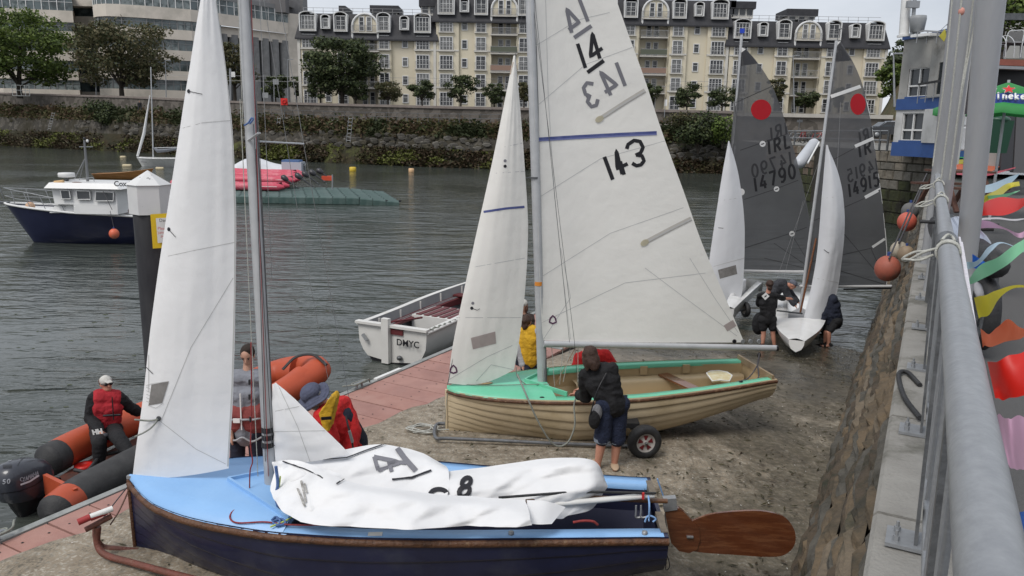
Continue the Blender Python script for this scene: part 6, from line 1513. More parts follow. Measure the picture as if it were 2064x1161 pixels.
def smallrib(px0,px1,py,Y,lab,wpx=1):
    a=aty(px0,py,Y);b=aty(px1,py+2,Y); z=a.z; L_=b.x-a.x; t=thing('red_inflatable',lab,'inflatable boat',((a.x+b.x)/2,Y,z-.25),group='red club inflatables on the green dock')
    for s in(-.62,.62):
        mb=MB(); mb.tube([(a.x,Y+s*.2,z+.14),(a.x+.3*L_/4,Y+s*.8,z+.05),(a.x+L_*.3,Y+s,z),(b.x-.35,Y+s,z),(b.x,Y+s,z-.0)],[.2,.235,.24,.24,.08],14); tb=mb.build('tube',redt,t)
        mb=MB(); mb.tube([(a.x+.3,Y+s*(.8)-.22,z+.08),(b.x-.4,Y+s-.24,z+.03)],.02,6); mb.build('tube_rope',white,tb)
    mb=MB(); mb.box(((a.x+b.x)/2+.3,Y,z-.12),(L_*.8,1.0,.08)); mb.build('floor_boards',mat('dark_red_floor',(.12,.02,.03),None),t)
    mb=MB(); mb.box((b.x-.5,Y,z+.05),(.06,1.0,.4)); mb.build('transom',mat('dark_red_floor',(0,0,0)),t)
    return t
smallrib(350,578,372,52.4,'nearest red inflatable lying on the green dock edge'); smallrib(440,600,360,54.6,'second red inflatable, just behind the nearest one'); smallrib(455,608,352,56.6,'third red inflatable with paler top tube'); smallrib(462,606,347,58.6,'farthest red inflatable beside the white covered boat')
def outboard(px,py,Y,lab,s=1.0):
    c=aty(px,py,Y); t=thing('outboard_motor',lab,'outboard motor',c,group='tilted outboard motors on the red inflatables')
    d=Vector((.80,-.15,-.55)).normalized()
    me=None; mb=MB(); mb.tube([c-d*.20*s,c-d*.08*s,c+d*.18*s,c+d*.34*s],[.08*s,.2*s,.19*s,.12*s],12); mb.build('cowling',mat('outboard_black',(.022,.023,.028),(.04,.04,.045),3,.35),t)
    mb=MB(); mb.tube([c+d*.3*s,c+d*.8*s,c+d*1.15*s],[.09*s,.07*s,.055*s],8,flat=.6); mb.build('leg',mat('outboard_black',(0,0,0)),t)
    mb=MB(); mb.tube([c+d*1.1*s,c+d*1.3*s],[.07*s,.03*s],8); mb.build('gearcase',steel,t)
    for k in range(3):
        a=2.1*k; e=Vector((-.5*math.sin(a),math.cos(a),.8*math.sin(a))); mb=MB(); mb.bar(c+d*1.3*s,c+d*1.3*s+e*.15*s,.05*s,.015); mb.build('propeller_blade',steel,t)
outboard(572,358,52.2,'tilted outboard motor nearest the camera, on the nearest red inflatable',.95); outboard(600,354,53.4,'second tilted outboard motor from the front of the dock row'); outboard(614,350,54.8,'third outboard motor of the tilted row on the green dock'); outboard(628,347,56.4,'fourth outboard motor of the tilted row, beside the fifth'); outboard(643,344,58,'farthest tilted outboard motor, next to the red crate')
mb=MB(); c=aty(660,359,58); mb.box(c,(.75,.5,.32)); tag(mb.build('red_crate',mat('orange_red_crate',(.55,.07,.03),None)),'small orange red crate at the end of the outboard row','crate')
# covered white boats behind
cb=thing('covered_boat','white motor boat under a tented white cover behind the red inflatables','boat',aty(540,345,64))
mb=MB(); rows=[]
for i in range(13):
    u=i/12; px=462+u*122; Yc=63; h=[338,332,326,321,318,317,319,322,326,329,331,333,336][i]
    P=aty(px,h,Yc); rows.append([Vector((P.x,Yc-1.1,aty(px,344,Yc).z)),Vector((P.x,Yc-.85,P.z-.25+.06*math.sin(i*2.3))),Vector((P.x,Yc,P.z)),Vector((P.x,Yc+.85,P.z-.25)),Vector((P.x,Yc+1.1,aty(px,344,Yc).z))])
mb.grid(rows); mb.build('cover',mat('white_cover',(.62,.63,.65),(.52,.53,.56),1.5,.6,.3,3),cb)
mb=MB(); rows=[]
for i in range(13):
    u=i/12; px=448+u*140; Yc=63; k=min(1,(1-u)/.3+.4) if u>.5 else min(1,u/.3+.2); P=aty(px,343,Yc); rows.append([Vector((P.x,Yc-1.2*k,P.z)),Vector((P.x,Yc-.9*k,.1)),Vector((P.x,Yc+.9*k,.1)),Vector((P.x,Yc+1.2*k,P.z))])
mb.grid(rows); mb.build('hull',whiteg,cb)
cb2=thing('open_boat','small pale open boat beside the covered boat with blue gear in it','boat',aty(595,345,60))
mb=MB(); P=aty(592,338,60); mb.box(P,(1.5,1.2,.9)); mb.build('console',mat('pale_grey_gel',(.42,.45,.50),None,rough=.4),cb2)
mb=MB(); mb.box(P+Vector((-.1,0,.5)),(1.3,1.1,.18)); mb.build('blue_cover',mat('blue_cover',(.07,.14,.30),None),cb2)
mb=MB(); mb.tube([aty(602,345,60),aty(617,330,60),aty(615,346,60)],.03,5); mb.build('rail',galv,cb2)
mb=MB(); mb.slab([aty(602,334,60),aty(614,329,60),aty(617,346,60),aty(605,347,60)],Vector((0,.04,0))); mb.build('mesh_net',mat('grey_net',(.10,.11,.11),(.2,.21,.21),40,.8),cb2)
pl_=thing('mooring_pile','dark steel mooring pile with peeling white pointed cap and yellow warning sign','pile',aty(292,730,13.6)*1)
Yp=13.6; pc=aty(300,430,Yp); 
pt_=mat('tarred_pile',(.022,.022,.026),(.045,.045,.048),3,.6,.3,14,stretch=(1,1,.3))
a=aty(304,432,Yp); c0=Vector((a.x,Yp,0))
mb=MB(); mb.tube([(c0.x,Yp,-1.0),(c0.x,Yp,a.z)],.29,24); mb.build('shaft',pt_,pl_)
pw_=mat('peeling_white_paint',(.62,.62,.61),(.56,.56,.56),2,.6,col3=(.13,.13,.135),s3=5.5,r3=(.655,.675))
zt1=aty(300,372,Yp).z; zt2=aty(302,357,Yp).z; zb_=aty(300,430,Yp).z; n=6; r=.345
mb=MB(); ring=lambda z,rr:[Vector((c0.x+rr*math.cos(math.radians(22+60*k)),Yp+rr*math.sin(math.radians(22+60*k)),z)) for k in range(6)]
V=ring(zb_,r)+ring(zt1,r); mb.add(V,[(k,(k+1)%6,(k+1)%6+6,k+6) for k in range(6)]+[(5,4,3,2,1,0)]); cp=mb.build('cap_body',pw_,pl_)
mb=MB(); V=ring(zt1+.003,r+.03)+[Vector((c0.x,Yp,zt2+.12))]; mb.add(V,[(k,(k+1)%6,6) for k in range(6)]+[(5,4,3,2,1,0)]); mb.build('cap_roof',pw_,pl_)
sx_=aty(302,432,Yp-.32)
ye=mat('yellow_sign',(.62,.42,.015),None,rough=.5)
P=[aty(303,432,Yp-.36),aty(338,430,Yp-.30),aty(338,499,Yp-.30),aty(308,501,Yp-.36)]
mb=MB(); mb.slab(P,Vector((0,.02,0))); sg=mb.build('yellow_board',ye,pl_)
P=[aty(314,440,Yp-.375),aty(336,439,Yp-.315),aty(336,488,Yp-.315),aty(318,490,Yp-.37)]
mb=MB(); mb.slab(P,Vector((0,.01,0))); mb.build('notice',white,sg)
redink=mat('red_ink',(.45,.05,.05),None); 
text('Dangerous',.075,frame(aty(321,447,Yp-.40),(1,.12,0),(0,0,1)),blk,sg)
text('Please',.07,frame(aty(318,463,Yp-.40),(1,.12,0),(0,0,1)),redink,sg); text('jumping',.07,frame(aty(318,471,Yp-.40),(1,.12,0),(0,0,1)),redink,sg); text('pier',.06,frame(aty(324,478,Yp-.40),(1,.12,0),(0,0,1)),redink,sg)
wl_=mat('launch_white',(.64,.63,.60),(.57,.56,.53),1.8,.4,col3=(.45,.40,.32),s3=1.5,r3=(.6,.8)); mar=mat('maroon_thwart',(.13,.025,.028),(.09,.02,.022),6,.5)
gryin=mat('launch_grey_inside',(.24,.25,.26),(.30,.31,.31),2,.6); afou=mat('antifoul_black',(.010,.010,.012),None,rough=.6)
la=atz(722,652,.74); lb=atz(860,672,.74)   # transom corners
dirL=(atz(945,572,.74)-la); dirL.z=0; dirL.normalize(); dirL=(dirL*.55+SD*.45).normalized()
ql=(lb-la); bw=ql.length/2; mid=(la+lb)/2; ql.z=0; ql.normalize(); dirL=Vector((-ql.y,ql.x,0)) if Vector((-ql.y,ql.x,0)).dot(SD)>0 else Vector((ql.y,-ql.x,0))
dirL=(dirL*.5+SD*.5).normalized(); LL=5.6
lt=thing('motor_launch','open white launch with maroon benches lettered DMYC, moored stern-on by the pontoon','boat',Vector((mid.x,mid.y,0)))
def lp(u,lat,z): return Vector((mid.x,mid.y,0))+dirL*(u*LL)+ql*(lat*bw*(1-.06*(u<0))*(1-max(0,(u-.35)/.65)**1.9))+Vector((0,0,z))
Zl=lambda u:.74+.36*u**1.6
def lsec(u,s,out=0):
    W=1-max(0,(u-.35)/.65)**1.9
    P=[]
    for lat,zf in ((1.0,1),(.99,.80),(.97,.52),(.86,.28),(.72,.12),(.45,-.02),(.08,-.22)): P.append(lp(u,s*lat,Zl(u)*zf if zf>.3 else zf*Zl(u)))
    return P
n=22
for s in(-1,1):
    mb=MB(); mb.grid([lsec(i/n,s)[:5] for i in range(n+1)]); mb.build('hull_side',wl_,lt)
    mb=MB(); mb.grid([[p+Vector((0,0,-.0)) for p in lsec(i/n,s)[4:]] for i in range(n+1)]); mb.build('bottom',afou,lt)
    mb=MB(); mb.grid([[lp(i/n,s*1.03,Zl(i/n)+.03),lp(i/n,s*.88,Zl(i/n)+.035)] for i in range(n)]+[]); mb.build('side_capping',wl_,lt)
    mb=MB(); mb.tube([lp(i/n,s*1.02,Zl(i/n)) for i in range(n+1)],.035,7); mb.build('rubbing_band',wl_,lt)
    mb=MB(); mb.grid([[lp(i/n,s*.88,Zl(i/n)+.03),lp(i/n,s*.86,Zl(i/n)-.3),lp(i/n,s*.80,.24)] for i in range(n)]); mb.build('inner_side',gryin,lt)
    mb=MB(); mb.grid([[lp(.02+i*.045,s*.86,Zl(0)-.16+.3*(i*.045)**1.6),lp(.02+i*.045,s*.60,Zl(0)-.17+.3*(i*.045)**1.6),lp(.02+i*.045,s*.60,Zl(0)-.20)] for i in range(18)],smooth=False); bn=mb.build('bench',mar,lt)
    for k in(.68,.76): mb=MB(); mb.tube([lp(.02+i*.045,s*k,Zl(0)-.155+.3*(i*.045)**1.6) for i in range(18)],.008,4); mb.build('slat_gap',gryin,bn)
    for i in range(6): mb=MB(); mb.tube([lp(.1+i*.14,s*.865,.4),lp(.1+i*.14,s*.87,Zl(.1+i*.14))],.025,5); mb.build('frame_rib',wl_,lt)
mb=MB(); mb.grid([[lp(i/n,-.8,.22),lp(i/n,.8,.22)] for i in range(n)]); mb.build('floor',mat('blue_grey_floor',(.07,.08,.10),None,rough=.7),lt)
T=[lp(0,-1,Zl(0)),lp(0,-.99,Zl(0)*.8),lp(0,-.97,.385),lp(0,-.86,.207),lp(0,-.72,.089),lp(0,0,.02),lp(0,.72,.089),lp(0,.86,.207),lp(0,.97,.385),lp(0,.99,Zl(0)*.8),lp(0,1,Zl(0))]
mb=MB(); mb.slab(T,dirL*.05); mb.build('transom',wl_,lt)
mb=MB(); mb.slab([lp(-.001,-.72,.08),lp(-.001,0,.012),lp(-.001,.72,.08),lp(-.001,.5,-.1),lp(-.001,-.5,-.1)],dirL*.03); mb.build('antifouled_transom_foot',afou,lt)
mb=MB(); mb.bar(lp(.0,-1.04,Zl(0)+.05),lp(.0,1.04,Zl(0)+.05),.14,.05); mb.build('transom_cap',wl_,lt)
rm=lp(-.012,-.12,0); mb=MB(); mb.bar(rm+Vector((0,0,.02)),rm+Vector((0,0,.95)),.17,.10,up=tuple(dirL)); mb.build('rudder_trunk',wl_,lt)
mb=MB(); mb.bar(lp(.003,-.02,Zl(0)-.06),lp(.003,.34,Zl(0)-.06),.10,.11); mb.build('maroon_block',mar,lt)
mb=MB(); mb.tube([lp(-.01,-.12,Zl(0)+.12),lp(.13,.3,Zl(0)+.10)],.022,7); mb.build('tiller',mar,lt)
frust_=lambda:0
mb=MB(); c=lp(.36,.0,.42); mb.box(c,(1.0,1.1,.46),Matrix.Rotation(math.atan2(dirL.y,dirL.x),3,'Z')); eb=mb.build('engine_box',wl_,lt)
for k in(-.4,-.2,0,.2,.4):
    mb=MB(); mb.bar(c-dirL*.45+ql*k*1.0+Vector((0,0,.245)),c+dirL*.45+ql*k*1.0+Vector((0,0,.245)),.13,.02); mb.build('box_slat',mar,eb)
for u in (.62,.85): mb=MB(); mb.bar(lp(u,-.88,Zl(u)-.16),lp(u,.88,Zl(u)-.16),.26,.035); mb.build('thwart',mar if u<.8 else wl_,lt)
for s in(-.86,): mb=MB(); mb.bar(lp(-.012,s,.55),lp(-.012,s+.14,.43),.06,.05); mb.build('step_plate',gryin,lt)
mb=MB(); mb.ell(lp(-.01,.28,.16),(.06,.05,.05)); mb.build('exhaust',steel,lt)
text('DMYC',.19,frame(lp(-.012,.20,.43),ql,(0,0,1)),blk,lt,bold=.004)
mb=MB()
rp=[lp(.02+.012*k,1.0+.03*math.sin(k*1.9),Zl(0)+.04+.02*math.cos(k*2.3)) for k in range(34)]; mb.tube(rp,.022,6); mb.build('gunwale_rope',ropeg,lt)
fc=SP(14.6,pn0-.12,PZ+.05); ft=thing('cylinder_fender','cylindrical white fender with blue end between launch and pontoon','fender',fc); mb=MB(); mb.tube([fc-SD*.1-Vector((0,0,-.0)),fc-SD*.05,fc+SD*.55,fc+SD*.6],[.06,.13,.13,.06],14); mb.build('body',wl_,ft); mb=MB(); mb.tube([fc-SD*.2,fc-SD*.07],[.05,.125],12); mb.build('blue_end',mat('fender_blue_end',(.02,.05,.28),None,rough=.4),ft)
ori=mat('orange_hypalon',(.45,.078,.030),(.38,.068,.028),2.2,.5,.1,8,col3=(.42,.08,.035),s3=1.6,r3=(.55,.75)); dgr=mat('dark_grey_hypalon',(.035,.035,.036),(.06,.06,.06),5,.75,.2,20); 
rib=thing('rescue_inflatable','orange and dark grey rescue inflatable alongside the pontoon with large outboard','inflatable boat',atz(250,900,0))
r_=.22
near=[aty(97,1030,8.2),aty(125,1010,8.4),aty(160,985,8.8),aty(235,945,9.7),aty(330,900,10.8),aty(440,845,12.2),aty(530,775,13.6),aty(575,745,14.3),aty(600,738,14.8)]
far_=[aty(78,945,9.9),aty(110,925,10.1),aty(150,905,10.4),aty(225,870,11.3),aty(300,838,12.2),aty(420,790,13.5),aty(510,752,14.6),aty(560,735,15.1),aty(600,733,15.2)]
def tubeseg(P,i0,i1,rr,m,name,ends=(None,None)):
    S=cr_spline(P,61); seg=S[i0:i1+1]; k=len(seg); rad=[rr]*k
    if i0==0:
        for j in range(k): rad[j]=rr*(.25+.75*math.sin(math.pi/2*j/(k-1)))
    mb=MB(); mb.tube(seg,rad,20); return mb.build(name,m,rib)
for z,P in ((0,near),(0,far_)):
    for q in P: q.z=max(q.z,.30)+0
for i,q in enumerate(near): q.z=.34+max(0,i-4)*.10
for i,q in enumerate(far_): q.z=.36+max(0,i-4)*.10
def fixz(P,px,z0):
    out=[]
    for (x,y),z in zip(px,z0): out.append(atz(x,y,z))
    return out
near=fixz(near,[(100,1045),(128,1020),(165,993),(235,955),(330,905),(440,855),(530,815),(585,783),(612,762)],[.28,.30,.31,.32,.34,.38,.46,.56,.64])
far_=fixz(far_,[(84,935),(112,921),(150,900),(225,866),(300,835),(420,790),(510,770),(560,752),(600,748)],[.34,.34,.34,.35,.36,.40,.47,.56,.64])
tubeseg(near,0,4,r_*1.0,black,'tube_cone'); tubeseg(near,4,11,r_,ori,'near_tube_stern'); tubeseg(near,11,30,r_*1.004,dgr,'near_tube_patch'); tubeseg(near,30,60,r_,ori,'near_tube_bow')
tubeseg(far_,0,4,r_,black,'tube_cone'); tubeseg(far_,4,9,r_*1.0,dgr,'far_tube_stern'); tubeseg(far_,9,60,r_*1.004,ori,'far_tube_bow')
mb=MB(); mb.tube(cr_spline([near[-3],near[-2]+Vector((.1,.15,.02)),(near[-1]+far_[-1])/2+Vector((.25,.15,.05)),far_[-2]+Vector((.15,.1,.03)),far_[-3]],20),r_,18); mb.build('bow_tube',ori,rib)
bc_=(near[-1]+far_[-1])/2+Vector((.05,.1,r_+.03))
mb=MB(); mb.tube(cr_spline([bc_+Vector((-.30,-.25,-.12)),bc_+Vector((-.12,-.1,.05)),bc_+Vector((.15,-.02,.07)),bc_+Vector((.4,-.15,-.06))],16),.035,8,flat=.5); mb.build('bow_handle',black,rib)
for P in(near,far_):
    S=cr_spline(P,61); mb=MB(); mb.tube([q+Vector((0,-r_*.95 if P is near else r_*.5,r_*.2 if P is near else r_*.75)) for q in S[8:50]],.018,6); mb.build('grab_line',black,rib)
S1=cr_spline(near,61);S2=cr_spline(far_,61)
mb=MB(); mb.grid([[S1[i].lerp(S2[i],.2)-Vector((0,0,.16)),S1[i].lerp(S2[i],.8)-Vector((0,0,.16))] for i in range(6,58)]); mb.build('floor',mat('rib_floor',(.13,.035,.02),(.05,.03,.025),5,.7),rib)
ta=atz(148,987,.5); tb=atz(86,957,.5)
mb=MB(); mb.slab([ta,tb,tb-Vector((0,0,.4)),ta-Vector((0,0,.4))],SD*.05); mb.build('transom',ori,rib)
mb=MB(); mb.tube(cr_spline([S1[14].lerp(S2[14],.5),S1[17].lerp(S2[17],.35),S1[20].lerp(S2[20],.5),S1[24].lerp(S2[24],.4)],30),.025,6); mb.build('fuel_hose',black,rib)
mb=MB(); mb.tube([aty(130,951,10.1),aty(158,942,10.3)],.022,8); mb.build('tiller_tube',galv,rib)
mb=MB(); mb.tube([aty(202,932,10.4),aty(236,920,10.7)],.018,8); mb.build('paddle_shaft',galv,rib)
for t_ in(.0,): pass
# engine
en=thing('outboard_motor','large dark grey outboard motor lettered 50 on the orange rescue inflatable','outboard motor',atz(45,1050,0))
cowm=mat('outboard_slate',(.032,.035,.046),(.045,.048,.060),2.5,.32,.03,8,coat=.4)
ec=aty(47,957,8.75); ed=(S1[20]-S1[4]).normalized(); ed=Vector((ed.x,ed.y,0)).normalized(); eq=Vector((ed.y,-ed.x,0))
rows=[]; n=26
prof=[(-.02,.30,.17),(.05,.345,.20),(.15,.365,.215),(.27,.36,.215),(.36,.33,.20),(.43,.26,.16),(.47,.14,.09),(.48,.01,.01)]
mb=MB()
for zz,a_,b_ in prof:
    r=[]
    for k in range(n+1):
        t=2*math.pi*k/n; ca,sa=math.cos(t),math.sin(t); e=.72
        X_=a_*(abs(ca)**e)*(1 if ca>0 else -1); Y_=b_*(abs(sa)**e)*(1 if sa>0 else -1)
        r.append(ec+ed*(X_+.0)+eq*Y_+Vector((0,0,zz-.25-.22*(X_+.1) )))
    rows.append(r)
mb.grid(rows); mb.add(rows[0],[tuple(range(n+1))]); cw_=mb.build('cowling',cowm,en)
bvE=BVHTree.FromPolygons([tuple(q) for q in mb.v],mb.f)
mb=MB(); mb.tube([ec+Vector((0,0,-.24)),ec+Vector((0,0,-.36)),ec+Vector((0,0,-.5))-ed*.02,ec+Vector((0,0,-1.1))-ed*.02],[.26,.22,.12,.09],14,flat=.7); mb.build('leg',blackm,en)
mb=MB(); mb.box(ec+ed*.32+Vector((0,0,-.42)),(.22,.26,.4),Matrix.Rotation(math.atan2(ed.y,ed.x),3,'Z')); mb.build('clamp_bracket',blackm,en)
mb=MB(); mb.bar(ec-ed*.35+Vector((0,0,-.95)),ec+ed*.2+Vector((0,0,-.95)),.3,.03); mb.build('cavitation_plate',blackm,en)
silv=mat('silver_decal',(.30,.31,.34),None,rough=.4)
mark(bvE,'silver_stripe',mat('silver_stripe',(.62,.63,.66),None,rough=.3),en,[[(41,977),(60,970),(78,958)]],3.5,.004,4)
def yl(txt,o,ex,ey,w,nm):
    x=0
    YG={'Y':[[(.05,1),(.5,.5),(.95,1)],[(.5,.5),(.5,0)]],'A':[[(0,0),(.5,1),(1,0)],[(.2,.35),(.8,.35)]],'M':[[(0,0),(0,1),(.5,.4),(1,1),(1,0)]],'H':[[(0,0),(0,1)],[(1,0),(1,1)],[(0,.5),(1,.5)]]}
    for ch in txt:
        for S in (YG.get(ch) or GL[ch]): mark(bvE,nm,silv,en,[[(o[0]+ex[0]*(x+p[0])+ey[0]*p[1],o[1]+ex[1]*(x+p[0])+ey[1]*p[1]) for p in S]],w,.005,3)
        x+=1.35
yl('YAMAHA',(46,972),(4.0,-1.9),(-.5,-9),1.6,'maker_lettering'); yl('50',(5,975),(6.5,-.6),(1,-8),1.9,'power_lettering')
mark(bvE,'maker_emblem',silv,en,[arc(44,966,3.6,3.8,0,360,12)],1.2,.005,3); mark(bvE,'maker_emblem',silv,en,[arc(19,927,4,3,0,360,12)],1,.005,3)
mark(bvE,'air_intake',blackm,en,[[(6,941),(24,940)]],7,.004,4); mark(bvE,'cowl_crease',blackm,en,[arc(60,950,26,30,200,285,10)],1.3,.004,4)
mark(bvE,'cowl_joint',blackm,en,[[(2,995),(40,990),(70,978),(92,962)]],1.6,.004,5)
# fuel can and red bag in the inflatable
fcn=thing('fuel_container','yellow screw-lid container with red lid inside the orange inflatable','container',aty(172,975,9.6))
b0=aty(172,966,9.7); mb=MB(); mb.lathe([(0,0),(.09,0),(.115,.03),(.12,.10),(.11,.16),(.10,.19)],b0,(0,0,1),20); mb.build('body',mat('yellow_plastic',(.65,.45,.01),None,rough=.4),fcn)
mb=MB(); mb.lathe([(.115,.17),(.12,.18),(.12,.215),(.06,.22),(.055,.205),(0,.205)],b0,(0,0,1),20); mb.build('lid',mat('red_plastic',(.50,.02,.015),None,rough=.4),fcn)
bg_=thing('fuel_tank','flat bright red fuel tank beside the yellow container','tank',aty(212,960,9.8)); c=aty(212,948,9.9); mb=MB(); mb.ell(c,(.26,.16,.09),Matrix.Rotation(.5,3,'Z')); mb.build('shell',mat('red_plastic',(0,0,0)),bg_); mb=MB(); mb.lathe([(0,.03),(.03,.03),(.03,0)],c+Vector((0,0,.085)),(0,0,1),10); mb.build('cap',blackm,bg_)
# ladders, lifebuoy box, lamp standards, bus stop, far walkers
def ladder(x0,y0,x1,y1,Y,w,lab):
    a=aty(x0,y0,Y);b=aty(x1,y1,Y); t=thing('quay_ladder',lab,'ladder',b)
    for s in(-w/2,w/2): mb=MB(); mb.tube([a+Vector((s,0,0)),b+Vector((s,0,0))],.03,6); mb.build('rail',galv,t)
    k=int((a-b).length/.45)
    for i in range(k): p=a.lerp(b,(i+.5)/k); mb=MB(); mb.tube([p-Vector((w/2,0,0)),p+Vector((w/2,0,0))],.025,5); mb.build('rung',alum,t)
ladder(108,226,99,262,141,.5,'steel ladder on the far wall left of the big dark bush'); ladder(707,235,702,287,102,.5,'steel ladder on the far wall below the large round tree'); ladder(563,235,561,250,110,.4,'short ladder on the far wall under the lifebuoy box') 
lb_=thing('lifebuoy_box','bright red lifebuoy housing on a post on the far quay','lifebuoy',aty(573,235,108)); mb=MB(); mb.box(aty(573,205,108),(.85,.35,.9)); mb.build('housing',mat('signal_red',(.62,.02,.015),None),lb_); mb=MB(); mb.tube([aty(573,210,108),aty(574,240,108)],.05,6); mb.build('post',steel,lb_)
mb=MB(); mb.lathe([(.2,-.03),(.32,-.03),(.32,.05),(.2,.05)],aty(573,205,107.8),(0,-1,0),18); mb.build('ring',mat('signal_red_dark',(.40,.015,.012),None),lb_)
def lamp(px,yt,yb,Y,lab,arm=0):
    t=thing('lamp_post',lab,'lamp post',aty(px,yb,Y)); mb=MB(); mb.tube([aty(px,yb,Y),aty(px-(yb-yt)*.02,yt,Y)],[.09,.05],6); mb.build('pole',galv,t)
    e=aty(px-(yb-yt)*.02,yt,Y); mb=MB(); mb.bar(e,e+Vector((.9 if arm>=0 else -.9,0,.05)),.2,.1); mb.build('lantern',galv,t)
lamp(194,95,198,146,'tall grey lamp post between the two large left trees'); lamp(335,122,196,140,'slim grey lamp post right of the brownish tree'); lamp(581,120,210,125,'grey lamp post right of the red lifebuoy box'); lamp(625,105,212,122,'tall thin lamp post at the left corner of the apartments',-1); lamp(1601,112,232,110,'slim lamp post between the two grey sails')
for k,px in enumerate((465,532,553)):
    t=thing('street_sign_pole',('thick pale signal post behind the left edge of the near mast','slim dark pole right of the near mast on the far road','short grey pole beside the small bushy tree')[k],'post',aty(px,212,126)); mb=MB(); mb.tube([aty(px,212,126),aty(px-1,(138,150,160)[k],126)],(.16,.09,.07)[k],6); mb.build('pole',galv,t); mb=MB(); mb.box(aty(px+3,(150,192,165)[k],126),(.9,.1,.8)); mb.build('panel',white if k==0 else gryin,t)
bs=thing('bus_stop_sign','small white and blue bus stop sign on a pole left of the first grey sail','sign',aty(1341,236,96)); mb=MB(); mb.tube([aty(1339,236,96),aty(1341,200,96)],.05,6); mb.build('pole',galv,bs); mb=MB(); mb.box(aty(1342,207,96),(.3,.06,.75)); mb.build('plate',whiteg,bs)
mb=MB(); mb.box(aty(1373,240,95.5),(1.1,.1,.5)); tag(mb.build('notice_board',whiteg),'plain white notice board on the far parapet right of the bus stop sign','sign')
# railing of the far quay path
frl=thing('far_quay_railing','thin black railing along the far quay path above the grassy bank','railing',fs(760,3))
for zz in (.55,1.05):
    mb=MB(); mb.tube([fs(px,3,.6)+Vector((0,0,zz)) for px in range(480,1060,20)],.028,5); mb.build('rail',steel,frl)
for px in range(485,1060,21): mb=MB(); a=fs(px,3,.6); mb.tube([a,a+Vector((0,0,1.1))],.03,5); mb.build('post',steel,frl)
gt_=thing('signal_gantry','white tubular platform with rails on the far wall at the left edge','platform',aty(42,192,148))
c=aty(42,183,148)
for dx in(-1.6,-.8,0,.8,1.6): mb=MB(); mb.tube([c+Vector((dx,0,-.9)),c+Vector((dx,0,1.0))],.05,5); mb.build('upright',white,gt_)
for dz in(-.9,.1,1.0): mb=MB(); mb.tube([c+Vector((-1.6,0,dz)),c+Vector((1.6,0,dz))],.05,5); mb.build('rail',white,gt_)
# overhead railway wires along the far side
wi=thing('overhead_wires','thin overhead railway wires strung above the far road','wires',aty(700,160,124))
for y in(152,162): mb=MB(); mb.tube([aty(px,y+(px-400)*.012,124) for px in range(330,1480,60)],.022,4); mb.build('wire',wirel,wi)
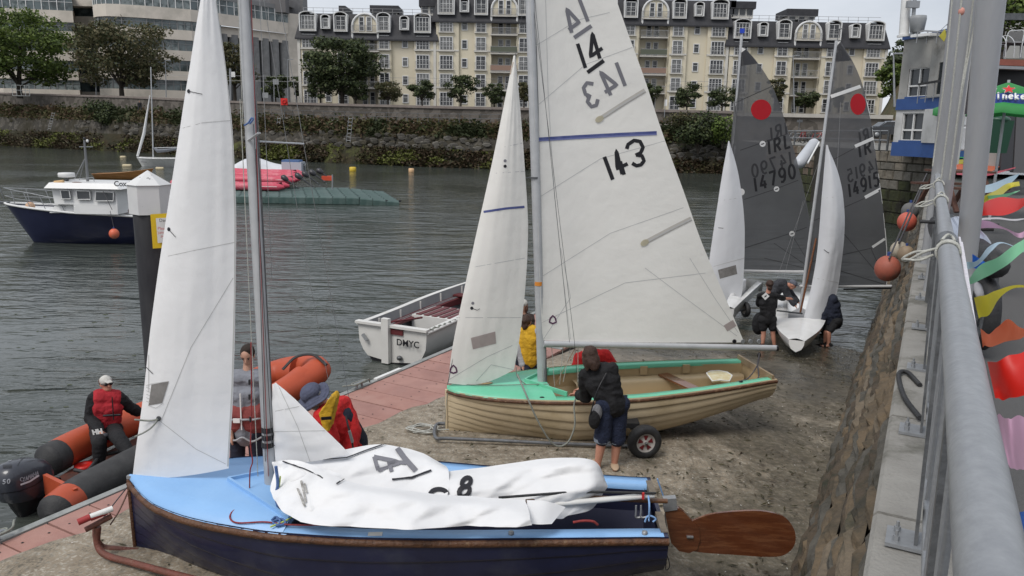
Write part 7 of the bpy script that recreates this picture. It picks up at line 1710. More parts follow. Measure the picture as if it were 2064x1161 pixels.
# floating weed on the near water
mb=MB()
for i in range(70):
    c=atz(rnd.uniform(0,330),rnd.uniform(560,900),.006) if i<50 else atz(rnd.uniform(560,700),rnd.uniform(600,720),.006); a=rnd.uniform(0,6.3); s=rnd.uniform(.02,.07)
    mb.add([c+Vector((math.cos(a+k)*s*rnd.uniform(.3,1.6),math.sin(a+k)*s*rnd.uniform(.3,1),0)) for k in (0,1.3,2.6,3.9,5.2)],[(0,1,2,3,4)])
mb.build('floating_weed',mat('floating_weed',(.05,.06,.025),None,rough=.5),kind='stuff')
def L3(a,b,t): return a.lerp(b,t)
SKM={'pale':skin,'ruddy':skinr}
def person(label,J,up,face,cl,sk='pale',s=1.0,vox=.012,hair=None,hands='both',group=None,feet=True,shoes=None,hr=None):
    """J: joints in world space. up/face: unit vectors of the head. One continuous body with clothes as children."""
    base=Vector((J['pv'].x,J['pv'].y,min(J[k].z for k in J)-.03)); t=thing('person',label,'person',base,group=group)
    f=Vector(face).normalized(); u=Vector(up).normalized(); r=f.cross(u).normalized(); u=r.cross(f).normalized()
    HR=Matrix((r,f,u)).transposed(); h=J['hd']
    sh=(J['sl']+J['sr'])/2; hp_=(J['hl']+J['hr'])/2; sd=(J['sr']-J['sl']).normalized(); 
    def torso(mb,a=0):
        ch=L3(sh,hp_,.28); bl=L3(sh,hp_,.65)
        tw=(J['sr']-J['sl']).length
        mb.caps(ch-sd*tw*.20,ch+sd*tw*.20,(.112+a)*s,(.112+a)*s,14)
        mb.caps(L3(ch,bl,.5)-sd*tw*.16,L3(ch,bl,.5)+sd*tw*.16,(.108+a)*s,(.108+a)*s,14)
        mb.caps(bl-sd*tw*.14,bl+sd*tw*.14,(.105+a)*s,(.105+a)*s,14); mb.caps(sh-sd*tw*.30,sh+sd*tw*.30,(.068+a)*s,(.068+a)*s,12)
        mb.caps(ch,bl,(.115+a)*s,(.11+a)*s,12); mb.caps(bl,hp_,(.115+a)*s,(.12+a)*s,12)
    def pelvis(mb,a=0): mb.caps(J['hl'],J['hr'],(.108+a)*s,(.108+a)*s,14); mb.caps(J['hl'],hp_,(.11+a)*s,(.12+a)*s,12)
    def arm(mb,S,a=0,t0=0,t1=1):
        A,B,C_=J['s'+S],J['e'+S],J['w'+S]
        mb.caps(A,B,(.050+a)*s,(.041+a)*s,12)
        if t1>.5: mb.caps(B,L3(B,C_,min(1,(t1-.5)*2)),(.041+a)*s,(.029+a)*s,12)
    def leg(mb,S,a=0,t1=1.0,flare=0):
        A,B,C_=J['h'+S],J['k'+S],J['a'+S]; 
        e=min(1,t1*2); mb.caps(A,L3(A,B,e),(.086+a)*s,(.086+(.058-.086)*e+a+flare)*s,14)
        if t1>.5: 
            q=(t1-.5)*2; m_=L3(B,C_,min(q,.35)); mb.caps(B,m_,(.056+a)*s,(.056+a)*s,12)
            if q>.35: mb.caps(m_,L3(B,C_,q),(.056+a)*s,(.056-.020*(q-.35)/.65+a)*s,12)
    mb=MB()
    mb.ell(h+u*.02*s,(.074*s,.092*s,.098*s),HR); mb.ell(h+f*.022*s-u*.055*s,(.056*s,.062*s,.062*s),HR)      # skull, jaw
    mb.caps(h+f*.088*s+u*.012*s,h+f*.104*s-u*.022*s,.010*s,.015*s,8)                                       # nose
    for q in(-1,1): mb.ell(h+r*q*.074*s-u*.005*s,(.012*s,.02*s,.030*s),HR,8,6)
    mb.ell(h+f*.082*s-u*.062*s,(.024*s,.012*s,.010*s),HR,8,5)
    mb.caps(h-u*.05*s-f*.02*s,sh,.052*s,.062*s,12)
    torso(mb);pelvis(mb)
    for S in 'lr':
        if 'e'+S in J:
            arm(mb,S); w=J['w'+S]; d=(w-J['e'+S]).normalized(); hd=J.get('h_'+S,w+d*.09*s); dd=(hd-w).normalized(); nn=dd.cross(Vector((.2,.3,1))).normalized()
            mb.caps(w,w+dd*.05*s,.026*s,.033*s,10); mb.caps(w+dd*.03*s-nn*.018*s,w+dd*.075*s-nn*.024*s,.022*s,.016*s,8); mb.caps(w+dd*.03*s+nn*.018*s,w+dd*.075*s+nn*.024*s,.022*s,.016*s,8)
            cu=Vector((0,0,-1)) if abs(dd.z)<.8 else -f
            for q,l in ((-.030,.052),(-.010,.062),(.010,.058),(.030,.045)):
                p0=w+dd*.075*s+nn*q*s; p1=p0+dd*l*.6*s+cu*.006; mb.caps(p0-dd*.02,p1,.0105*s,.0095*s,7); mb.caps(p1,p1+(dd*.5+cu*.7).normalized()*l*.55*s,.0095*s,.008*s,7)
            p0=w+dd*.035*s-nn*.03*s; p1=p0-nn*.028*s+dd*.03*s; mb.caps(p0,p1,.013*s,.011*s,7); mb.caps(p1,p1+dd*.028*s+cu*.008,.011*s,.009*s,7)
        if 'k'+S in J:
            leg(mb,S)
            if feet:
                a_=J['a'+S]; to=J.get('t'+S,a_+Vector((f.x,f.y,0)).normalized()*.17*s-Vector((0,0,.05*s)))
                mb.caps(a_-Vector((0,0,.03*s)),to,.036*s,.030*s,10); mb.caps(a_-Vector((0,0,.035*s))-(to-a_).normalized()*.04,a_,.034*s,.034*s,8)
    me=voxel(mb,vox,2); place_mesh(me,'body',SKM[sk],t)
    # eyes and brows
    for q in(-1,1):
        mb=MB(); mb.ell(h+f*.083*s+r*q*.030*s+u*.012*s,(.011*s,.008*s,.008*s),HR,8,6); mb.build('eye',blackm,t)
        mb=MB(); mb.caps(h+f*.086*s+r*q*.018*s+u*.030*s,h+f*.080*s+r*q*.045*s+u*.030*s,.004*s,.004*s,6); mb.build('eyebrow',hair or hairm,t)
    for c in cl:
        k=c[0]; m_=c[1]; mb=MB(); nm=c[2]
        if k=='top':
            a=c[3] if len(c)>3 else .02; t1=c[4] if len(c)>4 else 1
            torso(mb,a); 
            for S in 'lr':
                if 'e'+S in J: arm(mb,S,a,0,t1)
            pelvis(mb,a*.9) if (len(c)>5 and c[5]) else None
        elif k=='hem': torso(mb,c[3]); pelvis(mb,c[3])
        elif k=='vest':
            torso(mb,c[3])
            for S in'lr': mb.caps(L3(J['s'+S],sh,.35),L3(J['s'+S],sh,.55)+u*.03,(.055+c[3]*.5)*s,(.05+c[3]*.5)*s)
        elif k=='legs':
            pelvis(mb,c[3]); 
            for S in'lr':
                if 'k'+S in J: leg(mb,S,c[3],c[4] if len(c)>4 else 1,c[5] if len(c)>5 else 0)
        elif k=='shoes':
            for S in'lr':
                if 'a'+S in J:
                    a_=J['a'+S]; to=J.get('t'+S,a_+Vector((f.x,f.y,0)).normalized()*.17*s-Vector((0,0,.05*s))); mb.caps(a_-Vector((0,0,.035*s))-(to-a_).normalized()*.05,to,.045*s,.038*s,10); mb.caps(a_-Vector((0,0,.02)),a_+Vector((0,0,.04)),.045*s,.043*s,10)
        elif k=='hair':
            mb.ell(h-f*.022*s+u*.036*s,(.086*s,.094*s,.092*s),HR); 
            if len(c)>3 and c[3]=='long':
                mb.ell(h-f*.06*s-u*.05*s,(.085*s,.05*s,.12*s),HR); mb.ell(h+r*.06*s-u*.06*s,(.03*s,.06*s,.10*s),HR); mb.ell(h-r*.06*s-u*.06*s,(.03*s,.06*s,.10*s),HR)
            if len(c)>3 and c[3]=='bun': mb.ell(h-f*.095*s+u*.03*s,(.05*s,.05*s,.05*s),HR); mb.ell(h-f*.07*s-u*.06*s,(.06*s,.04*s,.07*s),HR)
        elif k=='cap':
            mb.ell(h-f*.004*s+u*.048*s,(.084*s,.102*s,.078*s),HR); o=mb; mb.caps(h+f*.08*s-r*.035*s+u*.052*s,h+f*.15*s-r*.028*s+u*.045*s,.012*s,.010*s); mb.caps(h+f*.08*s+r*.035*s+u*.052*s,h+f*.15*s+r*.028*s+u*.045*s,.012*s,.010*s); mb.caps(h+f*.08*s+u*.056*s,h+f*.16*s+u*.050*s,.014*s,.012*s)
            mb.caps(h+f*.10*s-r*.03*s+u*.052*s,h+f*.10*s+r*.03*s+u*.052*s,.013*s,.013*s); mb.caps(h+f*.135*s-r*.03*s+u*.048*s,h+f*.135*s+r*.03*s+u*.048*s,.011*s,.011*s)
        elif k=='sunhat':
            mb.ell(h-f*.0*s+u*.07*s,(.098*s,.112*s,.082*s),HR); 
            for q in range(18):
                a=2*math.pi*q/18; b=2*math.pi*(q+1)/18; g=lambda x,R,d:h+(r*math.cos(x)+f*math.sin(x))*R*s+u*(.03-d+.014*math.sin(x*3))*s
                mb.caps(g(a,.11,0),g(b,.11,0),.014*s,.014*s,6); mb.caps(g(a,.135,.012),g(b,.135,.012),.013*s,.013*s,6); mb.caps(g(a,.162,.026),g(b,.162,.026),.012*s,.012*s,6)
        elif k=='beard': mb.ell(h+f*.045*s-u*.075*s,(.056*s,.05*s,.05*s),HR)
        elif k=='glasses':
            for q in(-1,1): mb.ell(h+f*.088*s+r*q*.032*s+u*.012*s,(.028*s,.012*s,.019*s),HR,10,6)
            mb.caps(h+f*.094*s-r*.02*s+u*.014*s,h+f*.094*s+r*.02*s+u*.014*s,.005*s,.005*s)
            for q in(-1,1): mb.caps(h+f*.08*s+r*q*.06*s+u*.014*s,h+r*q*.078*s+u*.012*s,.004*s,.004*s,6)
        elif k=='caps': 
            for (a,b,r0,r1) in c[3]: mb.caps(a,b,r0,r1,10)
        if k=='glasses': place=mb.build(nm,m_,t)
        else: place_mesh(crumple(voxel(mb,vox*(.8 if k in('cap','sunhat') else 1),1 if k in('cap','sunhat') else 2),.006 if k in('cap','sunhat','beard') else .014 if k=='hair' else .007 if k=='legs' else .015,s*7+len(cl)),nm,m_,t)
    return t
def crumple(me,amp=.010,sd=0):
    n=len(me.vertices)
    co=[v.co.copy() for v in me.vertices]; no=[v.normal.copy() for v in me.vertices]
    for v,c,q in zip(me.vertices,co,no):
        w=noise.noise(Vector((c.x*9+sd,c.y*9,c.z*6)))-.9*abs(noise.noise(Vector((c.x*7+c.z*9,c.y*8+sd,c.z*8-c.x*5))))+.3*noise.noise(c*26)
        v.co=c+q*amp*(w+.15)
    return me
def fab(n,c,c2=None,sc=6,bump=.6,bs=14,**k): return mat(n,c,c2 or tuple(v*.7 for v in c),sc,.85,bump,bs,bd=2.2,**k)
blackf=fab('black_fabric',(.008,.008,.009),(.012,.012,.014)); navyf=fab('navy_fabric',(.014,.018,.035)); redf=fab('bright_red_jacket',(.55,.018,.018),(.42,.012,.014)); redv=fab('red_buoyancy_vest',(.42,.02,.03)); greyv=fab('grey_buoyancy_vest',(.22,.23,.26)); rustv=fab('rust_red_panel',(.25,.055,.05)); yelv=fab('yellow_buoyancy_vest',(.62,.36,.02)); denim=fab('dark_denim',(.010,.015,.036),(.014,.021,.048),30,.5,60); charf=fab('charcoal_fabric',(.045,.047,.055)); bluehat=fab('faded_blue_hat',(.085,.095,.15)); whitef=fab('white_cap_cotton',(.55,.54,.50)); greyf=fab('pale_grey_fleece',(.36,.37,.39)); 
def Jt(d,Y): return {k:aty(v[0],v[1],Y+(v[2] if len(v)>2 else 0)) for k,v in d.items()}
# --- woman in black top and denim shorts leaning over the cream dinghy
J=Jt({'hd':(1188,718,.02),'sl':(1180,756,.10),'sr':(1232,744,.02),'el':(1180,800,.25),'wl':(1168,796,.48),'h_l':(1150,793,.55),'er':(1190,790,.30),'wr':(1176,786,.50),'h_r':(1160,786,.56),
 'hl':(1221,815,-.02),'hr':(1249,815,.04),'kl':(1214,882,-.06),'kr':(1244,884,.02),'al':(1204,938,-.05),'ar':(1238,937,.03),'pv':(1232,822),'tl':(1196,944,.12),'tr':(1240,948,-.09)},8.2)
pw1=person('woman in a black top and rolled denim shorts bending over the cream dinghy deck',J,(-.25,.35,.9),(-.35,.9,-.35),[
 ('top',blackf,'black_top',.036,1.0,False),('legs',denim,'denim_shorts',.013,.54,.028),('hair',hairm,'long_hair','long')],'ruddy',.98,.010)
for k in'lr':
    q=J['k'+k].lerp(J['a'+k],.06); mb=MB(); mb.tube([q+Vector((0,0,.022)),q-Vector((0,0,.022))],[.094,.090],18); mb.build('turned_up_cuff',fab('pale_denim_cuff',(.26,.30,.36)),pw1)
    a_=J['a'+k]; to=J['t'+k]; d=(to-a_); d.z=0; d.normalize(); c=a_+d*.06; c.z=gz(c.x,c.y)+.03; mb=MB(); mb.ell(c,(.048,.125,.016),Matrix.Rotation(math.atan2(-d.x,d.y),3,'Z')); mb.build('sandal',mat('tan_sandal',(.45,.33,.22),None,rough=.7),pw1)
hb_=thing('shoulder_bag','small black bag hanging at the hip of the woman in denim shorts','bag',aty(1198,850,8.05)); mb=MB(); mb.ell(aty(1198,846,8.02),(.065,.045,.11)); mb.build('pouch',blackf,hb_); mb=MB(); mb.tube(cr_spline([aty(1190,835,8.0),aty(1203,790,8.0),aty(1222,752,8.1)],12),.007,5); mb.build('strap',blackm,hb_)
mb=MB(); mb.ell(aty(1203,832,8.05),(.06,.05,.10)); mb.build('grey_shirt_tail',fab('grey_shirt_tail',(.20,.20,.21)),pw1)
# --- person in red behind the boom
J=Jt({'hd':(1188,693,.1),'sl':(1168,722,.1),'sr':(1222,716,.05),'el':(1160,745,.0),'wl':(1162,775,-.25),'er':(1240,745,.0),'wr':(1236,775,-.2),'hl':(1180,775,.5),'hr':(1212,775,.5),'kl':(1180,815,.3),'kr':(1214,815,.3),'al':(1180,860,.5),'ar':(1214,860,.5),'pv':(1196,775,.5)},10.6)
person('person in a red jacket and cap stooping behind the boom of the cream dinghy',J,(0,-.4,.9),(-.1,-.85,-.5),[('top',redf,'red_jacket',.04,1),('legs',navyf,'trousers',.02),('cap',fab('maroon_cap',(.10,.02,.025)),'cap')],'pale',1,.014)
# --- two people behind the cream dinghy's jib
J=Jt({'hd':(1062,648),'sl':(1052,672,.1),'sr':(1082,668,-.1),'el':(1046,702),'wl':(1053,735,-.1),'er':(1084,700,.1),'wr':(1080,728),'hl':(1058,722),'hr':(1078,722),'kl':(1060,752,-.1),'kr':(1078,752),'al':(1060,786),'ar':(1078,786),'pv':(1068,722)},12.2)
person('person with yellow buoyancy vest over pale grey sleeves between the cream dinghy sails',J,(0,0,1),(.5,.8,0),[('top',greyf,'grey_top',.03,1),('vest',yelv,'yellow_vest',.05),('legs',navyf,'trousers',.02),('hair',hairm,'hair','bun')],'pale',.98,.014)
J=Jt({'hd':(1055,616),'sl':(1042,640),'sr':(1070,640),'el':(1040,668),'wl':(1042,692),'er':(1070,664),'wr':(1066,690),'hl':(1046,690),'hr':(1064,690),'kl':(1046,722),'kr':(1064,722),'al':(1046,752),'ar':(1064,752),'pv':(1055,690)},13.6)
person('person with brown hair under a white cap behind the yellow buoyancy vest',J,(0,0,1),(-.3,-.9,0),[('top',fab('dark_brown_top',(.05,.035,.03)),'top',.03,1),('legs',navyf,'trousers',.02),('hair',fab('brown_hair',(.10,.045,.03)),'hair','long'),('cap',whitef,'cap')],'pale',.95,.014)
# --- man behind the near mast
J=Jt({'hd':(499,716),'sl':(466,763),'sr':(530,763),'el':(458,820,-.05),'wl':(466,878,-.15),'h_l':(468,897,-.17),'er':(542,818),'wr':(538,866,-.15),'hl':(480,870),'hr':(516,870),'kl':(478,938),'kr':(518,938),'al':(478,996),'ar':(520,996),'pv':(498,870)},8.9)
p=person('man in a grey and rust red buoyancy vest standing behind the near mast',J,(0,-.1,1),(.05,-.9,-.45),[('top',navyf,'navy_shirt',.018,.42),('vest',greyv,'grey_vest',.05),('legs',navyf,'navy_trousers',.02),('hair',fab('short_dark_hair',(.03,.02,.015)),'hair')],'pale',1.03,.010)
bvv=None
sh_=(J['sl']+J['sr'])/2
mb=MB(); c0=L3(sh_,(J['hl']+J['hr'])/2,.62); mb.caps(c0-Vector((.11,.015,0)),c0+Vector((.11,-.015,0)),.185,.185,18); mb.caps(c0+Vector((-.11,0,-.1)),c0+Vector((.11,0,-.1)),.18,.18,18); place_mesh(voxel(mb,.014),'rust_red_front_panel',rustv,p)
mb=MB(); mb.tube([c0+Vector((0,-.195,.30)),c0+Vector((0,-.205,.1)),c0+Vector((0,-.21,-.15))],.009,5); mb.build('zip',whiteg,p)
mb=MB(); mb.tube([c0+Vector((-.27,-.08,-.02)),c0+Vector((-.15,-.205,-.03)),c0+Vector((.15,-.21,-.02)),c0+Vector((.27,-.09,-.02))],.014,6); mb.build('waist_strap',greyf,p)
mb=MB(); mb.box(c0+Vector((-.05,-.225,-.03)),(.08,.02,.05)); mb.build('buckle',whiteg,p)
mb=MB(); mb.tube(cr_spline([c0+Vector((x,-.2+.05*abs(x)*4,z)) for x,z in((-.22,-.27),(-.1,-.30),(0,-.25),(.1,-.31),(.22,-.26))],20),.012,6); mb.build('harness_webbing',greyf,p)
# --- man in red jacket, blue sun hat, bending
J=Jt({'hd':(634,800,-.05),'sl':(650,842,-.18),'sr':(690,815,.15),'el':(668,885,-.25),'wl':(640,905,-.3),'h_l':(622,915,-.3),'er':(712,868,.02),'wr':(706,905,-.15),'h_r':(700,925,-.2),'hl':(700,905,.1),'hr':(715,898,.3),'kl':(700,960,.1),'kr':(718,955,.3),'al':(702,1005,.2),'ar':(722,1000,.4),'pv':(706,903,.2)},7.6)
p=person('bearded man in bright red jacket and faded blue sun hat beside the heaped sail',J,(-.35,-.30,.88),(-.62,-.50,-.60),[('top',redf,'red_jacket',.045,1),('legs',navyf,'trousers',.02),('hair',fab('grey_hair',(.30,.29,.28)),'hair'),('beard',fab('grey_beard',(.36,.34,.32)),'beard'),('sunhat',bluehat,'sun_hat')],'ruddy',1.06,.010)
sh_=(J['sl']+J['sr'])/2; hp_=(J['hl']+J['hr'])/2; sdv=(J['sr']-J['sl']).normalized()
mb=MB(); a=L3(sh_,hp_,.25);b=L3(sh_,hp_,.9); 
mb.caps(a-sdv*.03+Vector((.03,.05,.01)),b+Vector((.03,.05,0)),.165,.165,16); place_mesh(voxel(mb,.014),'dark_vest_back',navyf,p)
mb=MB(); mb.slab([aty(x,y,7.18) for x,y in((668,800),(656,812),(642,834),(650,868),(662,870),(668,838),(676,808))],Vector((.02,.16,.02))); place_mesh(crumple(voxel(mb,.009,6),.012,3),'yellow_vest_front',yelv,p)
mb=MB(); c=aty(658,844,7.13); mb.bar(c-Vector((.05,0,.0)),c+Vector((.05,.0,.01)),.012,.03); mb.build('vest_badge',blackm,p)
mb=MB(); mb.tube(cr_spline([aty(697,838,7.2),aty(702,860,7.15),aty(708,880,7.15),aty(712,905,7.2)],14),.010,6); mb.build('shoulder_lanyard',black,p)
mb=MB(); c=aty(704,868,7.13); mb.bar(c,c+Vector((.03,0,-.12)),.035,.02); mb.build('shackle',galv,p)
# --- woman in the orange inflatable
J=Jt({'hd':(214,774),'sl':(190,802,-.1),'sr':(239,802,.05),'el':(182,843,-.15),'wl':(200,868,-.35),'h_l':(212,878,-.4),'er':(258,818,.15),'wr':(276,830,.25),'hl':(198,868),'hr':(226,866),'kl':(200,893,-.55),'kr':(240,884,-.55),'al':(202,935,-.55),'ar':(262,915,-.7),'pv':(212,867),'tl':(214,942,-.7),'tr':(277,920,-.85)},10.2)
p=person('woman in white cap, sunglasses and red vest sitting in the orange inflatable',J,(0,0,1),(.72,-.66,.05),[('top',blackf,'black_jacket',.045,1),('vest',redv,'red_vest',.058),('legs',blackf,'black_trousers',.035),('shoes',blackf,'boots'),('hair',fab('auburn_hair',(.16,.06,.035)),'hair'),('cap',whitef,'white_cap'),('glasses',blackm,'sunglasses')],'ruddy',1.0,.012)
mb=MB(); c=aty(200,868,9.7); 
text('HH',.09,frame(aty(187,876,9.55),(1,.1,.15),(0,0,1)),whiteg,p,name='cuff_lettering',bold=.006)
mb=MB(); c=J['h_l']; mb.ell(c,(.045,.05,.035)); mb.build('glove',charf,p)
mb=MB(); mb.tube([aty(226,800,9.88),aty(229,846,9.86)],.008,5); mb.build('zip',blackm,p); mb=MB(); mb.tube([aty(208,838,9.86),aty(243,836,9.92)],.015,6); mb.build('vest_belt',blackm,p)
# --- girl in black at the racing dinghies (seen from behind)
J=Jt({'hd':(1551,574),'sl':(1531,596),'sr':(1563,596),'el':(1528,614,.15),'wl':(1540,600,.35),'er':(1580,602,.2),'wr':(1592,602,.4),'hl':(1538,644),'hr':(1556,644),'kl':(1539,672),'kr':(1558,672),'al':(1537,696),'ar':(1561,698),'pv':(1547,644)},16.4)
p=person('girl in black top and shorts standing between the two white racing dinghies',J,(0,0,1),(.1,1,0),[('top',blackf,'black_top',.022,.3),('legs',blackf,'black_shorts',.010,.30,.02),('shoes',fab('brown_shoes',(.10,.04,.03)),'shoes'),('hair',hairm,'hair','bun')],'ruddy',.92,.012)
mb=MB(); c=aty(1543,597,16.4-.19); e=.085; mb.add([c+Vector((0,0,e)),c+Vector((e,0,0)),c-Vector((0,0,e)),c-Vector((e,0,0))],[(0,1,2,3)]); mb.build('white_diamond_badge',whiteg,p)
mb=MB(); c=aty(1543,597,16.4-.193); mb.add([c+Vector((.03,0,.03)),c+Vector((-.01,0,.01)),c+Vector((-.03,0,-.03)),c+Vector((.015,0,-.012))],[(0,1,2,3)]); mb.build('badge_mark',blackm,p)
# --- man in grey with grey cap bending over the racing dinghy
J=Jt({'hd':(1597,574),'sl':(1576,570,-.1),'sr':(1578,572,.25),'el':(1588,596,-.1),'wl':(1600,612,-.2),'er':(1592,590,.25),'wr':(1606,606,.1),'hl':(1556,588),'hr':(1560,588,.2),'kl':(1556,618),'kr':(1560,618,.2),'al':(1556,648),'ar':(1560,648,.2),'pv':(1558,588,.1)},17.9)
person('man in charcoal jacket and grey cap leaning across the right racing dinghy',J,(.45,-.1,.85),(.8,-.35,-.45),[('top',charf,'charcoal_jacket',.045,1),('legs',charf,'trousers',.02),('cap',fab('grey_cap',(.13,.14,.17)),'cap')],'ruddy',1.0,.014)
# --- person in black bending by the wall side
J=Jt({'hd':(1668,604,.1),'sl':(1668,606,.1),'sr':(1680,608,-.1),'el':(1660,632),'wl':(1652,650,.1),'er':(1664,634),'wr':(1655,652),'hl':(1680,650,.05),'hr':(1686,648,-.15),'kl':(1665,670,-.1),'kr':(1670,670,-.25),'al':(1663,693,-.1),'ar':(1670,694,-.25),'pv':(1682,650)},17.0)
J['sl']=aty(1672,600,17.15);J['sr']=aty(1680,604,16.85)
person('person in black bending in shallow water at the right racing dinghy',J,(-.8,.1,.3),(-.7,.1,-.7),[('top',navyf,'black_jacket',.05,1),('legs',blackf,'black_shorts',.015,.42),('shoes',blackf,'shoes'),('hair',hairm,'hair')],'ruddy',1.02,.014)
# crumpled dark cloth hanging between girl and left dinghy
mb=MB(); c=aty(1530,652,16.6); mb.ell(c,(.16,.1,.26)); place_mesh_=None
jt=thing('dark_jacket','dark jacket hanging beside the girl in black','jacket',c-Vector((0,0,.3))); mb.build('cloth',blackf,jt)
# --- walker on the far quay
J=Jt({'hd':(281,204),'sl':(278.5,208),'sr':(284,208),'el':(278,211),'wl':(278.5,214),'er':(284.5,211),'wr':(284.5,214),'hl':(280,214),'hr':(283,214),'kl':(279.5,218),'kr':(284,218),'al':(278.5,222),'ar':(285,222),'pv':(281,214)},129)
person('distant walker in dark clothes on the far quay path left of the white jib',J,(0,0,1),(1,-.2,0),[('top',blackf,'jacket',.06,1),('legs',charf,'trousers',.04),('hair',hairm,'hair')],'pale',1.0,.04)
cbm=mat('club_white_render',(.55,.55,.54),(.46,.46,.455),.8,.85,.5,22,col3=(.30,.30,.285),s3=.55,r3=(.52,.75))
cbg=mat('club_grey_render',(.36,.355,.335),(.27,.265,.25),.9,.88,.4,20,col3=(.16,.155,.14),s3=.7,r3=(.55,.72))
blu=mat('club_blue_paint',(.028,.070,.21),(.035,.085,.25),1.2,.5,.1,10,col3=(.05,.09,.19),s3=1.1,r3=(.6,.75))
YC2=38.
p0=aty(1794,305,YC2); cl_=thing('clubhouse','white two storey clubhouse with blue bands and flat roof at the quay end','building',p0)
# plan: left corner, front corner, right (follows the quay)
def cp(px,py,Y): return aty(px,py,Y)
a0=cp(1797,310,39.2); b0=cp(1862,310,37.2); c0=cp(1908,312,35.2); d0=cp(1940,312,33)
plan=[Vector((q.x,q.y,0)) for q in (a0,b0,c0,d0)]
zB=cp(1830,312,37.5).z; z1=cp(1830,287,37.5).z; z2=cp(1830,220,37.5).z; z3=cp(1830,197,37.5).z; z4=cp(1830,72,37.5).z
zB=cp(1840,312,37.3).z
def face(i,u0,u1,za,zb_,m,name,out=0,th=.2,par=None):
    a,b=plan[i],plan[i+1]; d=(b-a); n=Vector((d.y,-d.x,0)).normalized(); 
    if n.y>0:n=-n
    A=a+d*u0+n*out;B=a+d*u1+n*out; mb=MB(); mb.slab([A+Vector((0,0,za)),B+Vector((0,0,za)),B+Vector((0,0,zb_)),A+Vector((0,0,zb_))],-n*th); return mb.build(name,m,par or cl_)
def wallwin(i,u0,u1,w0,w1,za,zb_,h0,h1,m,nx=2,split=.62,name='window'):
    """wall panel with a window hole"""
    face(i,u0,w0,za,zb_,m,'wall'); face(i,w1,u1,za,zb_,m,'wall'); face(i,w0,w1,za,h0,m,'wall'); face(i,w0,w1,h1,zb_,m,'wall')
    a,b=plan[i],plan[i+1]; d=(b-a); n=Vector((d.y,-d.x,0)).normalized(); 
    if n.y>0:n=-n
    P=lambda u,z,o: a+d*u+n*o+Vector((0,0,z))
    mb=MB(); mb.slab([P(w0,h0,-.14),P(w1,h0,-.14),P(w1,h1,-.14),P(w0,h1,-.14)],-n*.03); w=mb.build(name,glassd,cl_)
    mb=MB(); 
    for u in [w0+(w1-w0)*k/nx for k in range(nx+1)]: mb.bar(P(u,h0,-.09),P(u,h1,-.09),.09 if u in(w0,w1) else .07,.08,up=n)
    hm=h0+(h1-h0)*(1-split)
    for z in(h0,h1,hm): mb.bar(P(w0,z,-.09),P(w1,z,-.09),.078,.085 if z!=hm else .07,up=n)
    mb.build('frame',winw,w)
    mb=MB(); mb.slab([P(w0-.02,h0-.09,.06),P(w1+.02,h0-.09,.06),P(w1+.02,h0-.0,.06),P(w0-.02,h0-.0,.06)],-n*.16); mb.build('sill',blu if za<z3 or True else winw,w)
    if nx==2:
        mb=MB(); q=P(w0+(w1-w0)*.28,h0,-.3); mb.slab([P(w0+.05,h0,-.25),P(w0+.24,h0,-.25),P(w0+.14,h1,-.25),P(w0+.03,h1,-.25)],-n*.02); mb.build('curtain',mat('curtain_grey',(.25,.25,.24),None),w)
zz=lambda y:cp(1830,y,37.6).z
# ground storey
face(0,0,1,zB-.1,z1,blu,'blue_plinth',.06); face(1,0,1,zB-.1,z1,blu,'blue_plinth',.06); face(2,0,1,zB-.1,z1,blu,'blue_plinth',.06)
wallwin(0,0,1,.22,.86,z1,z2,zz(283),zz(227),cbm)
face(1,0,1,z1,z2,cbm,'wall'); face(2,0,1,z1,z2,cbm,'wall')
for i in range(3): face(i,0,1,z2,z3,blu,'blue_band',.07)
wallwin(0,0,1,.26,.90,z3,z4,zz(193),zz(135),cbg)
wallwin(1,0,1,.40,.92,z3,z4,zz(192),zz(130),cbg,1,.6,'balcony_door')
face(2,0,1,z3,z4,mat('club_block',(.20,.20,.195),(.26,.255,.245),3,.9,voro=True),'wall')
for i in range(3): face(i,-.02 if i==0 else 0,1.0,z4,z4+.14,blu,'parapet_cap',.10,.4)
mb=MB(); V=[p+Vector((0,.3,z4-.02)) for p in plan]+[Vector((plan[-1].x+6,plan[-1].y+6,z4-.02)),Vector((plan[0].x+5.6,plan[0].y+8,z4-.02))]; mb.add(V,[tuple(range(len(V)))]); mb.build('flat_roof',grc,cl_)
# side wall into depth
a=plan[0]; e=a+Vector((5.5,8,0)); mb=MB(); mb.slab([a+Vector((0,0,zB-.1)),e+Vector((0,0,zB-.1)),e+Vector((0,0,z4)),a+Vector((0,0,z4))],Vector((.2,0,0))); mb.build('side_wall',cbg,cl_)
# balcony rail & cracks
n1=(plan[2]-plan[1]); nn=Vector((n1.y,-n1.x,0)).normalized(); nn=nn if nn.y<0 else -nn
mb=MB(); mb.bar(cp(1852,170,36.4),cp(1925,158,33.2),.09,.09); rl_=mb.build('balcony_handrail',black,cl_)
mb=MB(); mb.bar(cp(1855,198,36.3),cp(1905,193,34),.05,.05); mb.build('balcony_bottom_rail',galv,cl_)
for k in range(5): mb=MB(); p=cp(1853+k*16,(170-k*3),36.4-k*.7); mb.tube([p,p+Vector((0,0,-.85))],.02,5); mb.build('balcony_post',galv,cl_)
